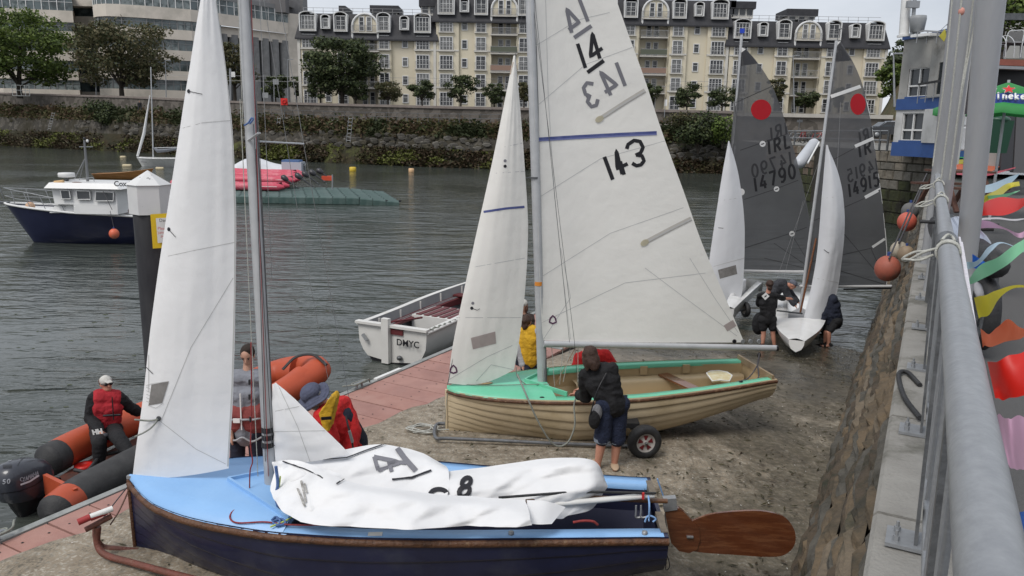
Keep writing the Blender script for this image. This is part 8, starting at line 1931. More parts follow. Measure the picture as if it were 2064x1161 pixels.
# roof-top clutter
mb=MB(); mb.tube([cp(1822,70,38),cp(1829,-30,38)],.22,12); mb.tube([cp(1822,70,38),cp(1822,74,38)],.3,12); ant=thing('white_antenna','tall white tube antenna on the clubhouse roof','antenna',cp(1822,75,38)); mb.build('tube',whiteg,ant)
at2=thing('antenna_mast','grey pole mast with floodlight and loudspeaker box on the clubhouse roof','antenna',cp(1838,72,37.6)); mb=MB(); mb.tube([cp(1838,72,37.6),cp(1846,-30,37.6)],.09,8); mb.build('pole',galv,at2)
mb=MB(); mb.box(cp(1840,9,37.5),(.55,.2,.3)); mb.build('junction_box',galv,at2); mb=MB(); mb.lathe([(.0,.35),(.34,.35),(.36,.2),(.30,-.35),(0,-.4)],cp(1850,48,37.5),(0,0,1),14); mb.build('grey_hood',gryin,at2)
mb=MB(); mb.tube(cr_spline([cp(1850,58,37.5),cp(1853,66,37.5),cp(1847,70,37.5)],8),.05,6); mb.build('bracket',galv,at2)
rr_=thing('roof_railing','low galvanised rail and pale sheet along the clubhouse roof edge','railing',cp(1860,75,36.5)); mb=MB(); mb.tube([cp(1826,71,38),cp(1862,62,37),cp(1895,64,36),cp(1925,60,34)],.04,6); mb.build('rail',galv,rr_); mb=MB(); mb.bar(cp(1845,73,37.3),cp(1885,69,36),.5,.12); mb.build('pale_sheet',whiteg,rr_)
for px in(1850,1870,1890): mb=MB(); p=cp(px,64,36.8-(px-1850)*.02); mb.tube([p,p+Vector((0,0,-.5))],.03,5); mb.build('post',galv,rr_)
fl1=thing('yellow_pennant','small yellow pennant at the clubhouse roof corner','flag',cp(1903,70,35)); mb=MB(); mb.slab([cp(1893,73,35),cp(1905,58,35),cp(1908,72,35),cp(1903,84,35)],Vector((0,.02,0))); mb.build('cloth',mat('pennant_yellow',(.55,.50,.08),None),fl1)
fl2=thing('black_pennant','black triangular pennant strung above the clubhouse roof','flag',cp(1918,50,34)); mb=MB(); mb.slab([cp(1908,50,34),cp(1924,36,34),cp(1920,62,34)],Vector((0,.02,0))); mb.build('cloth',blackf,fl2)
mb=MB(); mb.tube(cr_spline([cp(1895,62,35),cp(1908,50,34),cp(1926,34,33.8),cp(1960,14,33)],12),.012,4); mb.build('bunting_line',roped,fl2)
# ---- terrace building on the right: open dark bar front below, terrace with brick edge and chairs above
tr=thing('terrace_building','terrace with brick coloured edge above a dark open bar front','building',aty(2030,320,24))
brick=mat('terracotta_fascia',(.26,.085,.06),(.20,.07,.05),2,.7,.3,12)
def wallq(P,m,name,th=Vector((0,.2,0))): mb=MB(); mb.slab(P,th); return mb.build(name,m,tr)
YT=24
wallq([aty(1985,118,YT),aty(2110,122,YT),aty(2110,135,YT),aty(1983,130,YT)],brick,'fascia',Vector((0,.5,0)))
wallq([aty(1983,131,YT-.03),aty(2110,136,YT-.03),aty(2110,142,YT-.03),aty(1982,137,YT-.03)],galv,'gutter',Vector((0,.3,0)))
wallq([aty(1985,95,YT),aty(2003,96,YT),aty(2003,118,YT),aty(1985,118,YT)],brick,'brick_pier')
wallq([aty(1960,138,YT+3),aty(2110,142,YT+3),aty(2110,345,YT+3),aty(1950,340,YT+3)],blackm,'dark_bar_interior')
wallq([aty(1990,136,YT),aty(2110,140,YT),aty(2110,143,YT+9),aty(1995,140,YT+9)],blackm,'soffit',Vector((0,0,.05)))
gw=mat('bar_grey_wall',(.34,.33,.31),(.27,.265,.25),1,.85)
wallq([aty(1968,215,YT+.5),aty(2022,215,YT+.5),aty(2008,345,YT+.5),aty(1952,340,YT+.5)],gw,'wall')
wallq([aty(2026,215,YT+.3),aty(2048,215,YT+.3),aty(2040,345,YT+.3),aty(2016,345,YT+.3)],mat('dark_door',(.05,.052,.058),None,rough=.5),'door')
wallq([aty(2050,215,YT+.3),aty(2100,215,YT+.3),aty(2100,350,YT+.3),aty(2043,348,YT+.3)],mat('mid_grey_panel',(.11,.11,.115),None,rough=.6),'door')
wallq([aty(1995,-60,YT+7),aty(2110,-60,YT+7),aty(2110,118,YT+7),aty(1985,118,YT+7)],mat('pale_gable',(.34,.34,.32),None,rough=.9),'back_wall')
mb=MB(); mb.bar(aty(1998,34,YT+2),aty(2110,34,YT+2),.15,.2); mb.build('pergola_beam',steel,tr)
wallq([aty(1905,72,33),aty(1935,70,31),aty(1930,200,31),aty(1905,200,33)],cbm,'side_return') if False else None
dp=thing('blue_shutter','narrow dark blue shutter beyond the middle flagpole','shutter',aty(1962,190,26)); mb=MB(); mb.slab([aty(1953,158,26),aty(1970,150,26),aty(1968,210,26),aty(1950,212,26)],Vector((0,.1,0))); mb.build('board',blu,dp)
def achair(px,py,Y,lab,s=1,rz=.3):
    base=aty(px,py,Y); t=thing('terrace_chair',lab,'chair',base,rz,'aluminium chairs on the terrace')
    for x in(-.22,.22):
        mb=MB(); mb.tube(cr_spline([Vector(v) for v in((x,-.25,0),(x,-.2,.45),(x,.0,.66),(x,.22,.64),(x,.26,.45),(x*.9,.22,0))],24),.015,6); mb.build('side_frame',alum,t,local=True)
    mb=MB(); mb.tube(cr_spline([Vector(v) for v in((-.22,.2,.44),(-.2,.27,.82),(0,.3,.86),(.2,.27,.82),(.22,.2,.44))],18),.015,6); mb.build('back_frame',alum,t,local=True)
    mb=MB(); mb.box((0,0,.44),(.44,.42,.025)); mb.build('seat',mat('grey_weave',(.10,.10,.10),(.16,.16,.16),60,.8),t,local=True)
    mb=MB(); mb.box((0,.265,.66),(.38,.02,.34)); mb.build('backrest',mat('grey_weave',(0,0,0)),t,local=True)
achair(2018,117,YT+.6,'left terrace chair with tubular frame and dark woven back',1,.5); achair(2040,118,YT+.9,'right terrace chair with curved silver arm beside the table',1,-.6)
tb=thing('terrace_table','small table with pale top at the terrace edge','table',aty(2056,118,YT+1)); mb=MB(); mb.box(aty(2058,88,YT+1),(.9,.8,.04)); mb.build('table_top',gryin,tb); mb=MB(); mb.tube([aty(2058,89,YT+1),aty(2057,118,YT+1)],.03,6); mb.build('leg',alum,tb)
# tree on the terrace
bush(aty(2030,30,YT+3.5),(1.0,.7,1.3),1500,'green','leafy green tree above the terrace between pole and frame edge',.16,71)
# ---- green parasol with lettering
um=thing('parasol','green and blue beer parasol with red star and white lettering by the bar','parasol',aty(2035,330,17)); YU=17.
ugr=mat('parasol_green',(.035,.25,.06),(.045,.30,.08),3,.6,trans=.25); ubl=mat('parasol_blue',(.015,.045,.26),None,rough=.6,trans=.2)
ap_=aty(2033,166,YU); R=1.36; zr=aty(2033,205,YU).z; z_e=aty(2033,214,YU-1.2).z
top=Vector((ap_.x,YU,ap_.z)); n=8
def ur(r,z,k,ph=.2): a=2*math.pi*k/n+ph; return Vector((top.x+r*math.cos(a),top.y+r*math.sin(a),z))
h=top.z-z_e
for k in range(n):
    mb=MB(); mb.grid([[ur(max(R*q,.01),top.z-h*(q**1.15)-.02*math.sin(math.pi*q),k+j/4)*1+Vector((0,0,-.05*math.sin(math.pi*j/4)*q)) for q in(0,.2,.35,.46)] for j in range(5)]); mb.build('canopy_panel',ugr,um)
    mb=MB(); mb.grid([[ur(R*q,top.z-h*(q**1.15)-.02*math.sin(math.pi*q),k+j/4)+Vector((0,0,-.05*math.sin(math.pi*j/4)*q)) for q in(.46,.6,.72,.84)] for j in range(5)]); mb.build('canopy_border',ubl,um)
    mb=MB(); mb.grid([[ur(R*q,top.z-h*(q**1.15)-.02*math.sin(math.pi*q)+dz,k+j/4)+Vector((0,0,-.05*math.sin(math.pi*j/4)*q)) for q,dz in((.84,0),(1,0),(1.0,-.12))] for j in range(5)]); mb.build('canopy_valance',ugr,um)
    mb=MB(); mb.tube([ur(.05,top.z-.25,k),ur(R*.97,top.z-h*.97-.03,k)],.012,4); mb.build('rib',galv,um)
mb=MB(); mb.tube([top+Vector((0,0,.05)),Vector((top.x,top.y,2.9))],.03,8); mb.build('pole',alum,um)
def onum(px,py):
    d=ray(px,py)
    # march to cone
    for i in range(400):
        t=(15.2+i*.008)/d.y; P=CAM+d*t; rr_=math.hypot(P.x-top.x,P.y-top.y); zc=top.z-h*(min(rr_/R,1)**1.15)
        if P.z<=zc+.035: return P+Vector((0,-.02,.02))
    return CAM+d*(YU/d.y)
def umark(nm,m,strokes,w):
    for S in strokes:
        mb=MB(); pts=[]
        for a,b in zip(S[:-1],S[1:]):
            k=max(1,int(math.dist(a,b)/3)); pts+=[(a[0]+(b[0]-a[0])*i/k,a[1]+(b[1]-a[1])*i/k) for i in range(k)]
        pts.append(S[-1]); mb.tube([onum(*p) for p in pts],w*.006,5); mb.build(nm,m,um)
LET={'H':[[(0,0),(0,1)],[(.8,0),(.8,1)],[(0,.5),(.8,.5)]],'e':[[(.02,.33),(.7,.36)]+arc(.36,.33,.34,.32,10,310,10)],'i':[[(.3,0),(.3,.62)],[(.3,.85),(.3,.95)]],'n':[[(.05,0),(.05,.62)],[(.05,.4),(.35,.65),(.65,.5),(.65,0)]],'k':[[(.05,0),(.05,1)],[(.6,.62),(.08,.3),(.65,0)]]}
x=2064-1997-62
word='Heineken'; x0=1975; 
for i,ch in enumerate(word):
    ox=1983+i*12.3; oy=200+ (i*.35)
    st=[[(ox+p[0]*10.5,oy-p[1]*(11 if ch in'Hk' else 12)) for p in S] for S in LET[ch]]
    umark('lettering',whiteg,st,3.4)
star=[]
for k in range(10):
    a=math.pi/2+k*math.pi/5; r_s=(14,6)[k%2]; star.append((2031+r_s*1.0*math.cos(a),183-r_s*.62*math.sin(a)))
P=[onum(*q)+Vector((0,-.012,.012)) for q in star]; c=onum(2031,183)+Vector((0,-.015,.015)); mb=MB(); mb.add([c]+P,[(0,1+k,1+(k+1)%10) for k in range(10)]); mb.build('red_star',mat('star_red',(.55,.02,.02),None),um)
umark('star_outline',whiteg,[star+[star[0]]],1.0)
umark('small_logo',whiteg,[arc(2004,181,3.5,2.5,0,360,8)],1.2)
# kegs and bin, benches by the bar
def keg(px,py,Y,lab):
    b=aty(px,py,Y); t=thing('beer_keg',lab,'keg',b,group='steel kegs stacked by the bar'); mb=MB(); mb.lathe([(0,0),(.19,0),(.2,.05),(.185,.08),(.2,.2),(.185,.28),(.2,.4),(.185,.5),(.2,.55),(.19,.6),(.12,.6),(.12,.56),(0,.56)],b,(0,0,1),18); mb.build('barrel',alum,t); mb=MB(); mb.lathe([(.03,0),(.03,.04),(0,.04)],b+Vector((0,0,.56)),(0,0,1),8); mb.build('valve',galv,t); return b
keg(1947,304,20,'lower steel beer keg between the flagpoles'); kb=aty(1947,304,20); q_=kb+Vector((0,0,.6)); x_,y_=pix(q_); keg(x_,y_,20,'upper steel beer keg standing on another between the flagpoles')
wbn=thing('wheelie_bin','dark green wheeled bin with domed lid beside the bar wall','bin',aty(1999,308,20)); b=aty(1999,308,20); mb=MB(); V=[(b.x-.22,b.y-.25,b.z),(b.x+.22,b.y-.25,b.z),(b.x+.22,b.y+.25,b.z),(b.x-.22,b.y+.25,b.z),(b.x-.28,b.y-.3,b.z+.8),(b.x+.28,b.y-.3,b.z+.8),(b.x+.28,b.y+.3,b.z+.8),(b.x-.28,b.y+.3,b.z+.8)]; gb=mat('bin_green',(.015,.06,.035),None,rough=.4); mb.add(V,[(0,1,5,4),(1,2,6,5),(2,3,7,6),(3,0,4,7),(0,3,2,1),(4,5,6,7)]); mb.build('tub',gb,wbn); mb=MB(); mb.ell((b.x,b.y,b.z+.82),(.31,.34,.12)); mb.build('lid',gb,wbn); mb=MB(); mb.tube([(b.x-.25,b.y+.28,b.z+.07),(b.x+.25,b.y+.28,b.z+.07)],.07,10); mb.build('wheel_axle',black,wbn)
bn=thing('picnic_bench','brown wooden picnic bench in the yard behind the flagpoles','bench',aty(1932,378,15)); bw_=mat('bench_brown',(.11,.05,.035),(.07,.035,.025),6,.7)
c=aty(1934,345,15)
for dy in(-.3,-.1,.1,.3): mb=MB(); mb.box(c+Vector((0,dy,0)),(.95,.17,.04)); mb.build('top_plank',bw_,bn)
for dy in(-.75,.75): mb=MB(); mb.box(c+Vector((0,dy,-.28)),(.95,.22,.04)); mb.build('seat',bw_,bn)
for dx in(-.35,.35):
    for s in(-1,1): mb=MB(); mb.bar(c+Vector((dx,s*.15,0)),c+Vector((dx,s*.7,-.72)),.08,.05); mb.build('leg',bw_,bn)
def pole(x0,y0,Y0_,x1,y1,Y1_,r0,r1,lab,m=None):
    a=aty(x0,y0,Y0_);b=aty(x1,y1,Y1_); t=thing('flagpole',lab,'flagpole',a); mb=MB(); P=[a.lerp(b,k/8) for k in range(9)]; mb.tube(P,[r0+(r1-r0)*k/8 for k in range(9)],28); mb.build('shaft',m or polem,t); return t
polem=mat('grey_pole_metal',(.33,.335,.35),(.40,.405,.41),3,.42,.1,40,.35,stretch=(1,1,.2),col3=(.25,.255,.26),s3=6,r3=(.6,.8))
pz=aty(1949,560,5.0)
fp=pole(1946,548,4.75,2003,-60,4.6,.056,.078,'thickest nearest grey flagpole right beside the railing')
mb=MB(); mb.lathe([(.11,0),(.11,.02),(.07,.03),(.065,.2)],Vector((aty(1946,548,4.75).x,4.75,2.95)),(0,0,1),20); mb.build('base_flange',steel,fp); mb=MB(); mb.tube([Vector((aty(1946,548,4.75).x,4.75,2.96)),aty(1946,548,4.75)],.056,20); mb.build('shaft_foot',polem,fp)
f2=pole(1889,350,10.5,1934,-40,10.3,.070,.082,'leftmost slim grey flagpole with white halyard tied to the railing'); mb=MB(); mb.tube([Vector((aty(1889,350,10.5).x,10.5,2.95)),aty(1889,350,10.5)],.07,14); mb.build('shaft_foot',polem,f2)
f3=pole(1906,395,8.6,1960,-40,8.4,.066,.078,'middle grey flagpole just right of the leftmost one'); mb=MB(); mb.tube([Vector((aty(1906,395,8.6).x-.05,8.6,2.95)),aty(1906,395,8.6)],.066,14); mb.build('shaft_foot',polem,f3)
def sp_(t,pts,r,m,nm='halyard'): mb=MB(); mb.tube(cr_spline([aty(*p) for p in pts],24),r,6); mb.build(nm,m,t)
for o_,pts in ((f2,[(1880,335,10.3),(1886,290,10.3),(1905,150,10.2),(1921,-20,10.2)]),(f3,[(1897,362,8.4),(1915,220,8.3),(1932,60,8.2),(1940,-20,8.2)]),(f3,[(1914,362,8.4),(1935,200,8.3),(1950,100,8.3),(1964,-20,8.2)]),(f3,[(1917,340,8.4),(1940,180,8.3),(1962,60,8.3),(1972,-20,8.2)])): sp_(o_,pts,.010,ropew)
for x0,x1 in ((1922,1967),(1928,1978)): pole(x0,330,12 if x0<1925 else 13,x1,-30,12,.03,.03,('thin pale pole between middle and thickest flagpoles' if x0<1925 else 'second thin pale pole, close left of the thickest flagpole'),white)
rope('slim_dark_strap',[aty(1948,230,9.5),aty(1962,120,9.4),aty(1975,40,9.3),aty(1984,5,9.3)],.022,roped,'dark strap hanging between the thin pole and the thickest flagpole')
mb=MB(); mb.ell(aty(1938,23,8.2),(.03,.03,.04)); tag(mb.build('toggle',mat('red_white_toggle',(.55,.25,.2),None)),'small red and white toggle on the halyard high on the middle flagpole','toggle')
# rope lashings round the handrail
def lash(s,k,rr,lab,m=ropew,seed=1,spread=.05,tail=True):
    c=SP(s,nr(s),RZ); pts=[]
    for i in range(k*14+1):
        a=2*math.pi*i/14; w=i/(k*14); pts.append(c+SN*math.cos(a)*(RR+rr*1.1)+Vector((0,0,1))*math.sin(a)*(RR+rr*1.1)+SD*(spread*(w-.5)+.004*math.sin(a*3+seed)))
    mb=MB(); mb.tube(pts,rr,8); t=thing('rope_lashing',lab,'rope',c); mb.build('turns',m,t)
    if tail:
        for q in (-1,1):
            mb=MB(); b=c-SN*(RR+rr); mb.tube(cr_spline([b+Vector((0,0,.01)),b-SN*.05+Vector((0,0,-.01))+SD*.02*q,b-SN*.11*(1 if q<0 else .8)+Vector((0,0,-.035+.02*q)),b-SN*.13+Vector((0,0,-.05)),b-SN*.06+Vector((0,0,-.045))+SD*.03*q,b-SN*.01+Vector((0,0,-.02))],24),rr*.9,7); mb.build('loop',m,t)
        mb=MB(); c2=c+Vector((0,0,RR+rr)); mb.tube(cr_spline([c2-SN*.03+SD*.02,c2+SD*.07-SN*.01+Vector((0,0,.02)),c2+SD*.10+SN*.01+Vector((0,0,.01)),c2+SD*.03+SN*.02],20),rr,7); mb.build('knot',m,t)
lash(3.95,3,.0065,'thick white rope knotted round the near handrail where the bunting starts',spread=.06)
lash(7.1,3,.0075,'white rope wound round the handrail at the foot of the leftmost flagpole',spread=.05,seed=3)
lash(9.6,3,.008,'white halyard turns on the handrail, farthest of the rope lashings',spread=.06,seed=5)
bl=thing('bunting_ribbon','white bunting ribbon running along the handrail from the knot','ribbon',SP(2,nr(2)+RR,RZ))
rb_=[(1934,478,.0),(1941,520,0),(1950,580,0),(1962,660,0),(1976,720,0),(1986,770,0),(1998,840,0),(2012,920,0),(2030,1010,0),(2046,1080,0),(2060,1165,0)]
def rail_pt(x,y,dz=0): return atz(x,y,RZ-.01+dz)
mb=MB(); mb.tube(cr_spline([rail_pt(x,y) for x,y,_ in rb_],60),.0055,8,flat=.5); mb.build('ribbon',mat('white_ribbon',(.68,.66,.69),(.55,.53,.58),60,.6),bl)
mb=MB(); mb.tube(cr_spline([rail_pt(x+5,y+10) for x,y,_ in rb_],60),.004,8,flat=.4); mb.build('ribbon',mat('white_ribbon',(0,0,0)),bl)
def flag(col,rows,lab,z=0,seed=0):
    """rows: list of (upper pixel, lower pixel) along the flag from ribbon to tip; distances given as height"""
    nme='pennant'; m=mat('bunting_%s'%col[0],col[1],None,rough=.45,trans=.35,spec=.5)
    U=cr_spline([Vector((a[0],a[1],a[2])) for a,b in rows],22); D=cr_spline([Vector((b[0],b[1],b[2])) for a,b in rows],22)
    R=[]
    for i,(a,b) in enumerate(zip(U,D)):
        r=[]
        for j in range(7):
            q=a.lerp(b,j/6); P=atz(q.x,q.y,q.z); P+=Vector((0,0,1))*.007*noise.noise(Vector((i*.22+seed,j*.25,seed*3)))*(1 if i>0 else 0); r.append(P)
        R.append(r)
    mb=MB(); mb.grid(R); tag(mb.build(nme,m,loc=R[0][0]),lab,'pennant')
z=RZ
F=[(('green',(.05,.42,.10)),[((1930,312,3.95),(1930,318,3.9)),((1960,309,3.97),(1962,320,3.9)),((1990,312,3.95),(2000,322,3.9)),((2018,316,3.95),(2018,317,3.94))],'bright green pennant farthest along, above the yellow one'),
(('orange',(.70,.17,.08)),[((1928,330,3.9),(1928,346,3.8)),((1965,332,3.9),(1970,347,3.8)),((2000,327,3.9),(2000,345,3.8)),((2028,325,3.9),(2028,326,3.9))],'salmon orange pennant among the farthest ones'),
(('yellow',(.66,.58,.05)),[((1930,322,3.9),(1930,330,3.85)),((1985,320,3.95),(1990,330,3.85)),((2010,322,3.9),(2010,323,3.9))],'short yellow pennant just below the bright green one'),
(('pinkred',(.62,.12,.16)),[((1928,344,3.85),(1928,352,3.8)),((1980,350,3.85),(1985,355,3.8)),((2047,337,3.95),(2047,339,3.95))],'thin pink red streamer just below the salmon orange pennant'),
(('paleblue',(.42,.56,.66)),[((1975,375,3.95),(1975,390,3.85)),((2000,370,3.97),(2010,385,3.88)),((2030,358,4.0),(2035,372,3.95)),((2056,349,4.05),(2056,350,4.05))],'pale blue pennant with a long point above the narrow yellow one'),
(('yellow',(.66,.58,.05)),[((1975,398,3.9),(1975,410,3.8)),((2005,385,3.95),(2010,400,3.85)),((2030,370,3.98),(2035,380,3.9)),((2054,366,4.0),(2056,374,3.97))],'narrow yellow pennant between the pale blue and the red ones'),
(('mint',(.22,.55,.32)),[((1976,396,3.88),(1976,402,3.84)),((2020,392,3.95),(2025,398,3.9)),((2056,383,4.0),(2056,384,4.0))],'thin mint green pennant just above the big red one at the far bend'),
(('red',(.66,.02,.012)),[((1970,422,4.0),(1970,436,3.9)),((1990,405,4.03),(1995,434,3.9)),((2020,397,4.05),(2025,434,3.9)),((2050,400,4.05),(2050,425,3.95)),((2075,398,4.1),(2075,405,4.08))],'big red pennant lit with an orange tip beyond the white streamer'),
(('white',(.62,.60,.62)),[((1958,443,4.0),(1958,446,3.99)),((2000,438,4.05),(2002,442,4.04)),((2040,441,4.08),(2040,445,4.07)),((2075,440,4.1),(2075,442,4.1))],'thin white streamer below the big far red pennant'),
(('pink',(.60,.36,.50)),[((1962,443,4.0),(1965,462,3.9)),((1990,445,4.0),(1992,460,3.92)),((2020,456,4.0),(2025,462,3.97)),((2050,470,4.02),(2052,478,4.0)),((2070,462,4.05),(2070,476,4.0))],'pink pennant curling below the white streamer'),
(('paleblue',(.42,.56,.66)),[((1943,528,4.18),(1947,543,4.15)),((1970,525,4.18),(1972,535,4.15)),((1992,498,4.2),(2000,505,4.18)),((2020,488,4.2),(2022,491,4.2)),((2064,505,4.2),(2064,509,4.19))],'pale blue pennant curling over the mint green one near the wheel'),
(('mint',(.13,.42,.20)),[((1951,565,4.18),(1954,573,4.15)),((1975,535,4.2),(1985,560,4.14)),((2010,520,4.22),(2020,540,4.17)),((2050,490,4.25),(2060,510,4.22)),((2080,475,4.28),(2080,500,4.25))],'long mint green pennant crossing in front of the motorcycle wheel'),
(('blue',(.02,.13,.55)),[((1960,512,4.1),(1960,540,4.0)),((1980,525,4.05),(1985,545,4.0)),((2005,535,4.05),(2008,547,4.02)),((2020,522,4.1),(2021,524,4.1))],'small bright blue pennant behind the mint green one'),
(('yellow',(.66,.60,.05)),[((1963,600,4.17),(1973,642,4.1)),((1985,595,4.2),(1995,632,4.12)),((2010,583,4.22),(2015,600,4.17)),((2040,575,4.24),(2042,582,4.22)),((2075,576,4.26),(2075,580,4.25))],'yellow pennant with a wide end at the handrail, nearest of the yellow ones'),
(('orange',(.72,.10,.015)),[((1976,662,4.16),(1981,700,4.1)),((1992,672,4.18),(1996,698,4.1)),((2010,660,4.2),(2022,690,4.13)),((2030,646,4.22),(2040,686,4.15)),((2052,655,4.22),(2058,680,4.17)),((2070,668,4.2),(2070,675,4.19))],'curling orange pennant between the yellow and the big red one'),
(('red',(.66,.02,.012)),[((1990,729,4.15),(2006,803,4.1)),((2010,730,4.18),(2022,806,4.1)),((2035,718,4.2),(2045,802,4.12)),((2080,700,4.22),(2085,790,4.15))],'nearest large bright red pennant above the pale pink one'),
(('pink',(.60,.36,.50)),[((2010,837,4.15),(2030,930,4.12)),((2030,842,4.17),(2045,945,4.12)),((2050,838,4.18),(2060,952,4.13)),((2085,845,4.2),(2085,950,4.15))],'pale pink pennant just below the nearest red one'),
(('blue',(.02,.13,.55)),[((2047,1040,4.13),(2051,1170,4.12)),((2060,1034,4.15),(2064,1175,4.13)),((2090,1030,4.17),(2090,1180,4.15))],'strong blue pennant at the bottom right corner')]
for i,(c,r_,lab) in enumerate(F): flag(c,r_,lab,seed=i*1.7)
mc=thing('motorcycle','parked motorcycle partly hidden behind the near handrail and bunting','motorcycle',aty(1985,600,6.0))
w1=aty(1990,555,6.2); w1.z=3.30
def bikewheel(c,ax_,R):
    mb=MB(); mb.lathe([(R*.80,-.05),(R*.92,-.06),(R,-.03),(R,.03),(R*.92,.06),(R*.80,.05),(R*.80,-.05)],c,ax_,36); ty=mb.build('tyre',black,mc)
    mb=MB(); mb.lathe([(R*.78,-.03),(R*.80,-.04),(R*.80,.04),(R*.72,.03),(R*.72,-.03)],c,ax_,30); rm=mb.build('rim',steel,mc)
    u=Vector(ax_).normalized().cross(Vector((0,0,1))).normalized()
    for k in range(7):
        a=2*math.pi*k/7; mb=MB(); mb.bar(c,c+(u*math.cos(a)+Vector((0,0,1))*math.sin(a))*R*.75,.03,.02,up=ax_); mb.build('spoke',steel,rm)
axd=Vector((-.96,.28,0)).normalized(); fw_=Vector((.28,.96,0)).normalized()
bikewheel(w1,axd,.31); w2=w1+fw_*1.35; bikewheel(w2,axd,.31)
mb=MB(); mb.caps(w1+Vector((-.0,.0,.45))+fw_*.55,w1+fw_*1.05+Vector((0,0,.55)),.16,.14,14); mb.build('fuel_tank',mat('silver_blue_tank',(.30,.34,.42),None,rough=.3,coat=.5),mc)
mb=MB(); mb.caps(w1+Vector((0,0,.42))-fw_*.15,w1+fw_*.5+Vector((0,0,.45)),.11,.12,12); mb.build('seat',black,mc)
mb=MB(); mb.box(w1+fw_*.7+Vector((0,0,.08)),(.35,.5,.4)); mb.build('engine',steel,mc)
mb=MB(); mb.caps(w1+fw_*.0+Vector((0,0,.16)),w1+fw_*.45+Vector((0,0,.38)),.07,.08,10); mb.build('rear_mudguard',mat('white_fairing',(.5,.5,.52),None,rough=.3),mc)
mb=MB(); mb.tube([w2,w2+Vector((0,0,.6))-fw_*.3],.028,8); mb.build('fork',galv,mc); mb=MB(); b=w2+Vector((0,0,.62))-fw_*.3; mb.tube([b-axd*.33,b+axd*.33],.016,8); mb.build('handlebar',black,mc)
# second dark scooter silhouette nearer the bend
sc_=thing('scooter','dark scooter with handlebars parked behind the thickest flagpole','scooter',aty(1925,460,8.5)); c=aty(1925,410,8.9)
mb=MB(); mb.caps(Vector((c.x,8.9,3.5)),Vector((c.x+.4,9.8,3.6)),.16,.18,12); mb.build('body',blackm,sc_); mb=MB(); mb.tube([Vector((c.x-.05,8.7,3.55)),Vector((c.x-.1,8.5,3.72))],.03,6); mb.build('steering_column',steel,sc_); mb=MB(); mb.tube([Vector((c.x-.4,8.55,3.7)),Vector((c.x+.2,8.45,3.72))],.018,6); mb.build('handlebar',black,sc_)
for yy in(8.6,9.9): mb=MB(); mb.lathe([(.15,-.05),(.24,-.05),(.25,0),(.24,.05),(.15,.05),(.15,-.05)],Vector((c.x+(.0 if yy<9 else .45),yy,3.2)),axd,24); mb.build('tyre',black,sc_)
mb=MB(); mb.caps(Vector((c.x+.08,9.1,3.62)),Vector((c.x+.3,9.6,3.64)),.09,.1,10); mb.build('seat',black,sc_)
def qf(px,py,Y,r,m,lab): fender(aty(px,py,Y),r,m,lab)
dor=mat('dirty_orange',(.36,.10,.065),(.26,.085,.06),3,.6,col3=(.20,.12,.09),s3=3,r3=(.5,.7))
qf(1789,541,14.6,.235,dor,'large faded orange fender hanging lowest on the quay wall')
qf(1812,504,15.6,.17,mat('dirty_cream',(.42,.37,.29),(.30,.27,.21),4,.6),'cream ball fender above the large faded orange one, left of its brown twin')
qf(1826,512,15.3,.16,mat('dirty_tan',(.28,.21,.14),(.2,.15,.10),4,.6),'tan ball fender above the large orange one, close to the wall')
qf(1828,447,19.5,.23,mat('salmon_fender',(.58,.11,.07),(.45,.12,.085),4,.5),'salmon red ball fender high on the quay wall')
qf(1834,426,21.5,.23,mat('grey_fender',(.10,.10,.10),(.14,.14,.135),4,.6),'dark grey ball fender just behind the salmon red one')
rope('fender_rope',[aty(1792,522,14.4),aty(1820,455,15.5),aty(1845,400,17),aty(1868,350,20)],.016,roped,'dark hanging rope running up the wall past the fenders')
rope('fender_rope',[aty(1812,490,15.4),aty(1838,430,17),aty(1856,385,19)],.02,roped,'thin dark rope from the cream fender up to the coping')
rope('black_hose',[SP(5.85,nc(5.85)+.14,3.02),SP(6.1,nc(6)+.05,3.03),SP(6.0,nc(6)+.0,3.03),SP(5.5,nc(5.5)+.05,3.03),SP(5.1,nc(5)+.15,3.03)],.017,black,'black hose curling on the coping beside the second railing post')
cpt=mat('black_car_paint',(.010,.010,.013),None,rough=.2,coat=.8); 
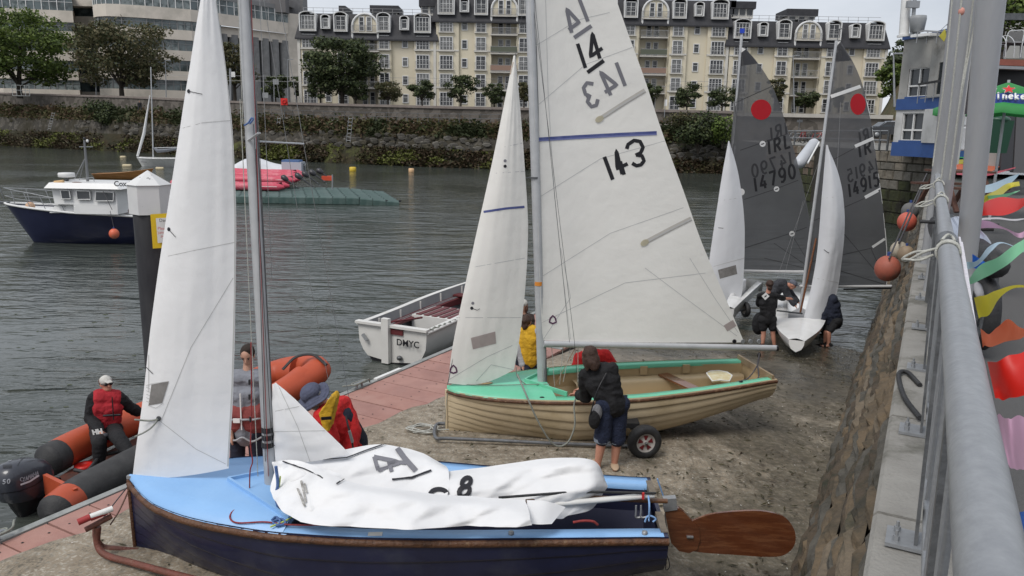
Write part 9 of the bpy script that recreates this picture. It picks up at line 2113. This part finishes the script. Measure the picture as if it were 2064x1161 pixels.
def car(px,py,Y,lab,m,dirx=-1,s=1.0):
    b=aty(px,py,Y); t=thing('parked_car',lab,'car',b)
    prof=[(-2.1,.35),(-2.15,.65),(-1.95,.88),(-1.15,.98),(-.55,1.42),(.7,1.46),(1.5,1.05),(2.05,.95),(2.15,.6),(2.1,.35)]
    mb=MB(); mb.slab([b+Vector((x*dirx*s,-.82*s,z*s)) for x,z in prof],Vector((0,1.64*s,0))); mb.build('body',m,t)
    for x0,x1,xt0,xt1 in ((-1.0,-.1,-.5,-.1),(-.02,1.2,-.02,.7)):
        mb=MB(); mb.slab([b+Vector((x0*dirx*s,-.84*s,.98*s)),b+Vector((x1*dirx*s,-.84*s,1.0*s)),b+Vector((xt1*dirx*s,-.80*s,1.38*s)),b+Vector((xt0*dirx*s,-.80*s,1.37*s))],Vector((0,.02,0))); mb.build('side_window',glassd,t)
    mb=MB(); mb.slab([b+Vector((-1.12*dirx*s,-.7*s,1.02*s)),b+Vector((-1.12*dirx*s,.7*s,1.02*s)),b+Vector((-.6*dirx*s,.6*s,1.40*s)),b+Vector((-.6*dirx*s,-.6*s,1.40*s))],Vector((0,0,.015))); mb.build('windscreen',glassd,t)
    for x in(-1.35,1.3):
        for y in (-.8,.72): mb=MB(); mb.lathe([(.0,-.1),(.22,-.1),(.33,-.1),(.34,.1),(0,.1)],b+Vector((x*dirx*s,y*s,.33*s)),(0,1,0),18); w=mb.build('wheel',black,t); mb=MB(); mb.lathe([(0,-.12),(.2,-.12),(.2,-.1)],b+Vector((x*dirx*s,y*s,.33*s)),(0,1,0),12); mb.build('rim',galv,w)
    for y in(-.62,.62): mb=MB(); mb.box(b+Vector((-2.12*dirx*s,y*s,.72*s)),(.08,.3,.14)); mb.build('headlight',whiteg,t)
    return t
car(1788,279,70,'black car parked behind the leech of the right grey sail',cpt,1); car(1800,272,82,'silver car parked behind the black car',mat('silver_car',(.42,.43,.45),None,rough=.25,metal=.5),1)
def bicycle(px,py,Y,lab,rz=0,m=None):
    b=aty(px,py,Y); t=thing('bicycle',lab,'bicycle',b,rz,'bicycles in the rack between the grey sails')
    for x in(-.52,.52):
        mb=MB(); mb.lathe([(.31,-.02),(.34,-.02),(.34,.02),(.31,.02),(.31,-.02)],(x,0,.34),(0,1,0),20); mb.build('wheel',black,t,local=True)
    mb=MB(); fr=m or steel; P=lambda x,z:Vector((x,0,z))
    for a,c in ((P(-.52,.34),P(-.12,.32)),(P(-.12,.32),P(-.28,.82)),(P(-.28,.82),P(-.52,.34)),(P(-.24,.75),P(.34,.80)),(P(-.12,.32),P(.36,.72)),(P(.33,.9),P(.52,.34))): mb.tube([a,c],.025,5)
    mb.build('frame',fr,t,local=True); mb=MB(); mb.box((-.30,0,.86),(.26,.13,.05)); mb.build('saddle',black,t,local=True); mb=MB(); mb.tube([(.33,-.28,.95),(.33,.28,.95)],.02,5); mb.build('handlebar',steel,t,local=True)
for k in range(7): bicycle(1598+k*9.5,287+ (k%2)*2,64-(k%3)*1.2,('first bicycle of the rack, just right of the left grey sail','second bicycle in the rack','third bicycle in the rack','bicycle in the middle of the rack','fifth bicycle in the rack','sixth bicycle in the rack, before the right mast','last bicycle of the rack, behind the right mast')[k],rnd.uniform(.3,.9),rnd.choice((steel,galv,mat('red_frame',(.3,.03,.03),None),white)))
yr=thing('yard_railing','dark post and rail fence along the yard edge left of the clubhouse','railing',aty(1770,300,44))
for px,Y in((1560,66),(1600,61),(1640,56),(1690,50),(1740,46),(1772,43.5),(1788,42)): p=aty(px,300,Y); mb=MB(); mb.tube([Vector((p.x,p.y,LZ-.05)),Vector((p.x,p.y,LZ+1.05))],.06,6); mb.build('post',steel,yr)
for h_ in(.5,1.0): mb=MB(); mb.tube([Vector((aty(px,300,Y).x,Y,LZ+h_)) for px,Y in((1560,66),(1600,61),(1640,56),(1690,50),(1740,46),(1772,43.5),(1788,42))],.045,6); mb.build('rail',galv,yr)
lamp(1803,108,215,60,'leaning white pole left of the clubhouse corner')
st_=thing('street_name_post','slender dark fingerpost in front of the retaining wall','sign',aty(1611,262,85)); mb=MB(); mb.tube([aty(1610,262,85),aty(1612,240,85)],.05,5); mb.build('pole',steel,st_); mb=MB(); mb.box(aty(1612,244,85),(.6,.05,.25)); mb.build('finger',steel,st_)
print('objects',len(bpy.data.objects),'script parts done')
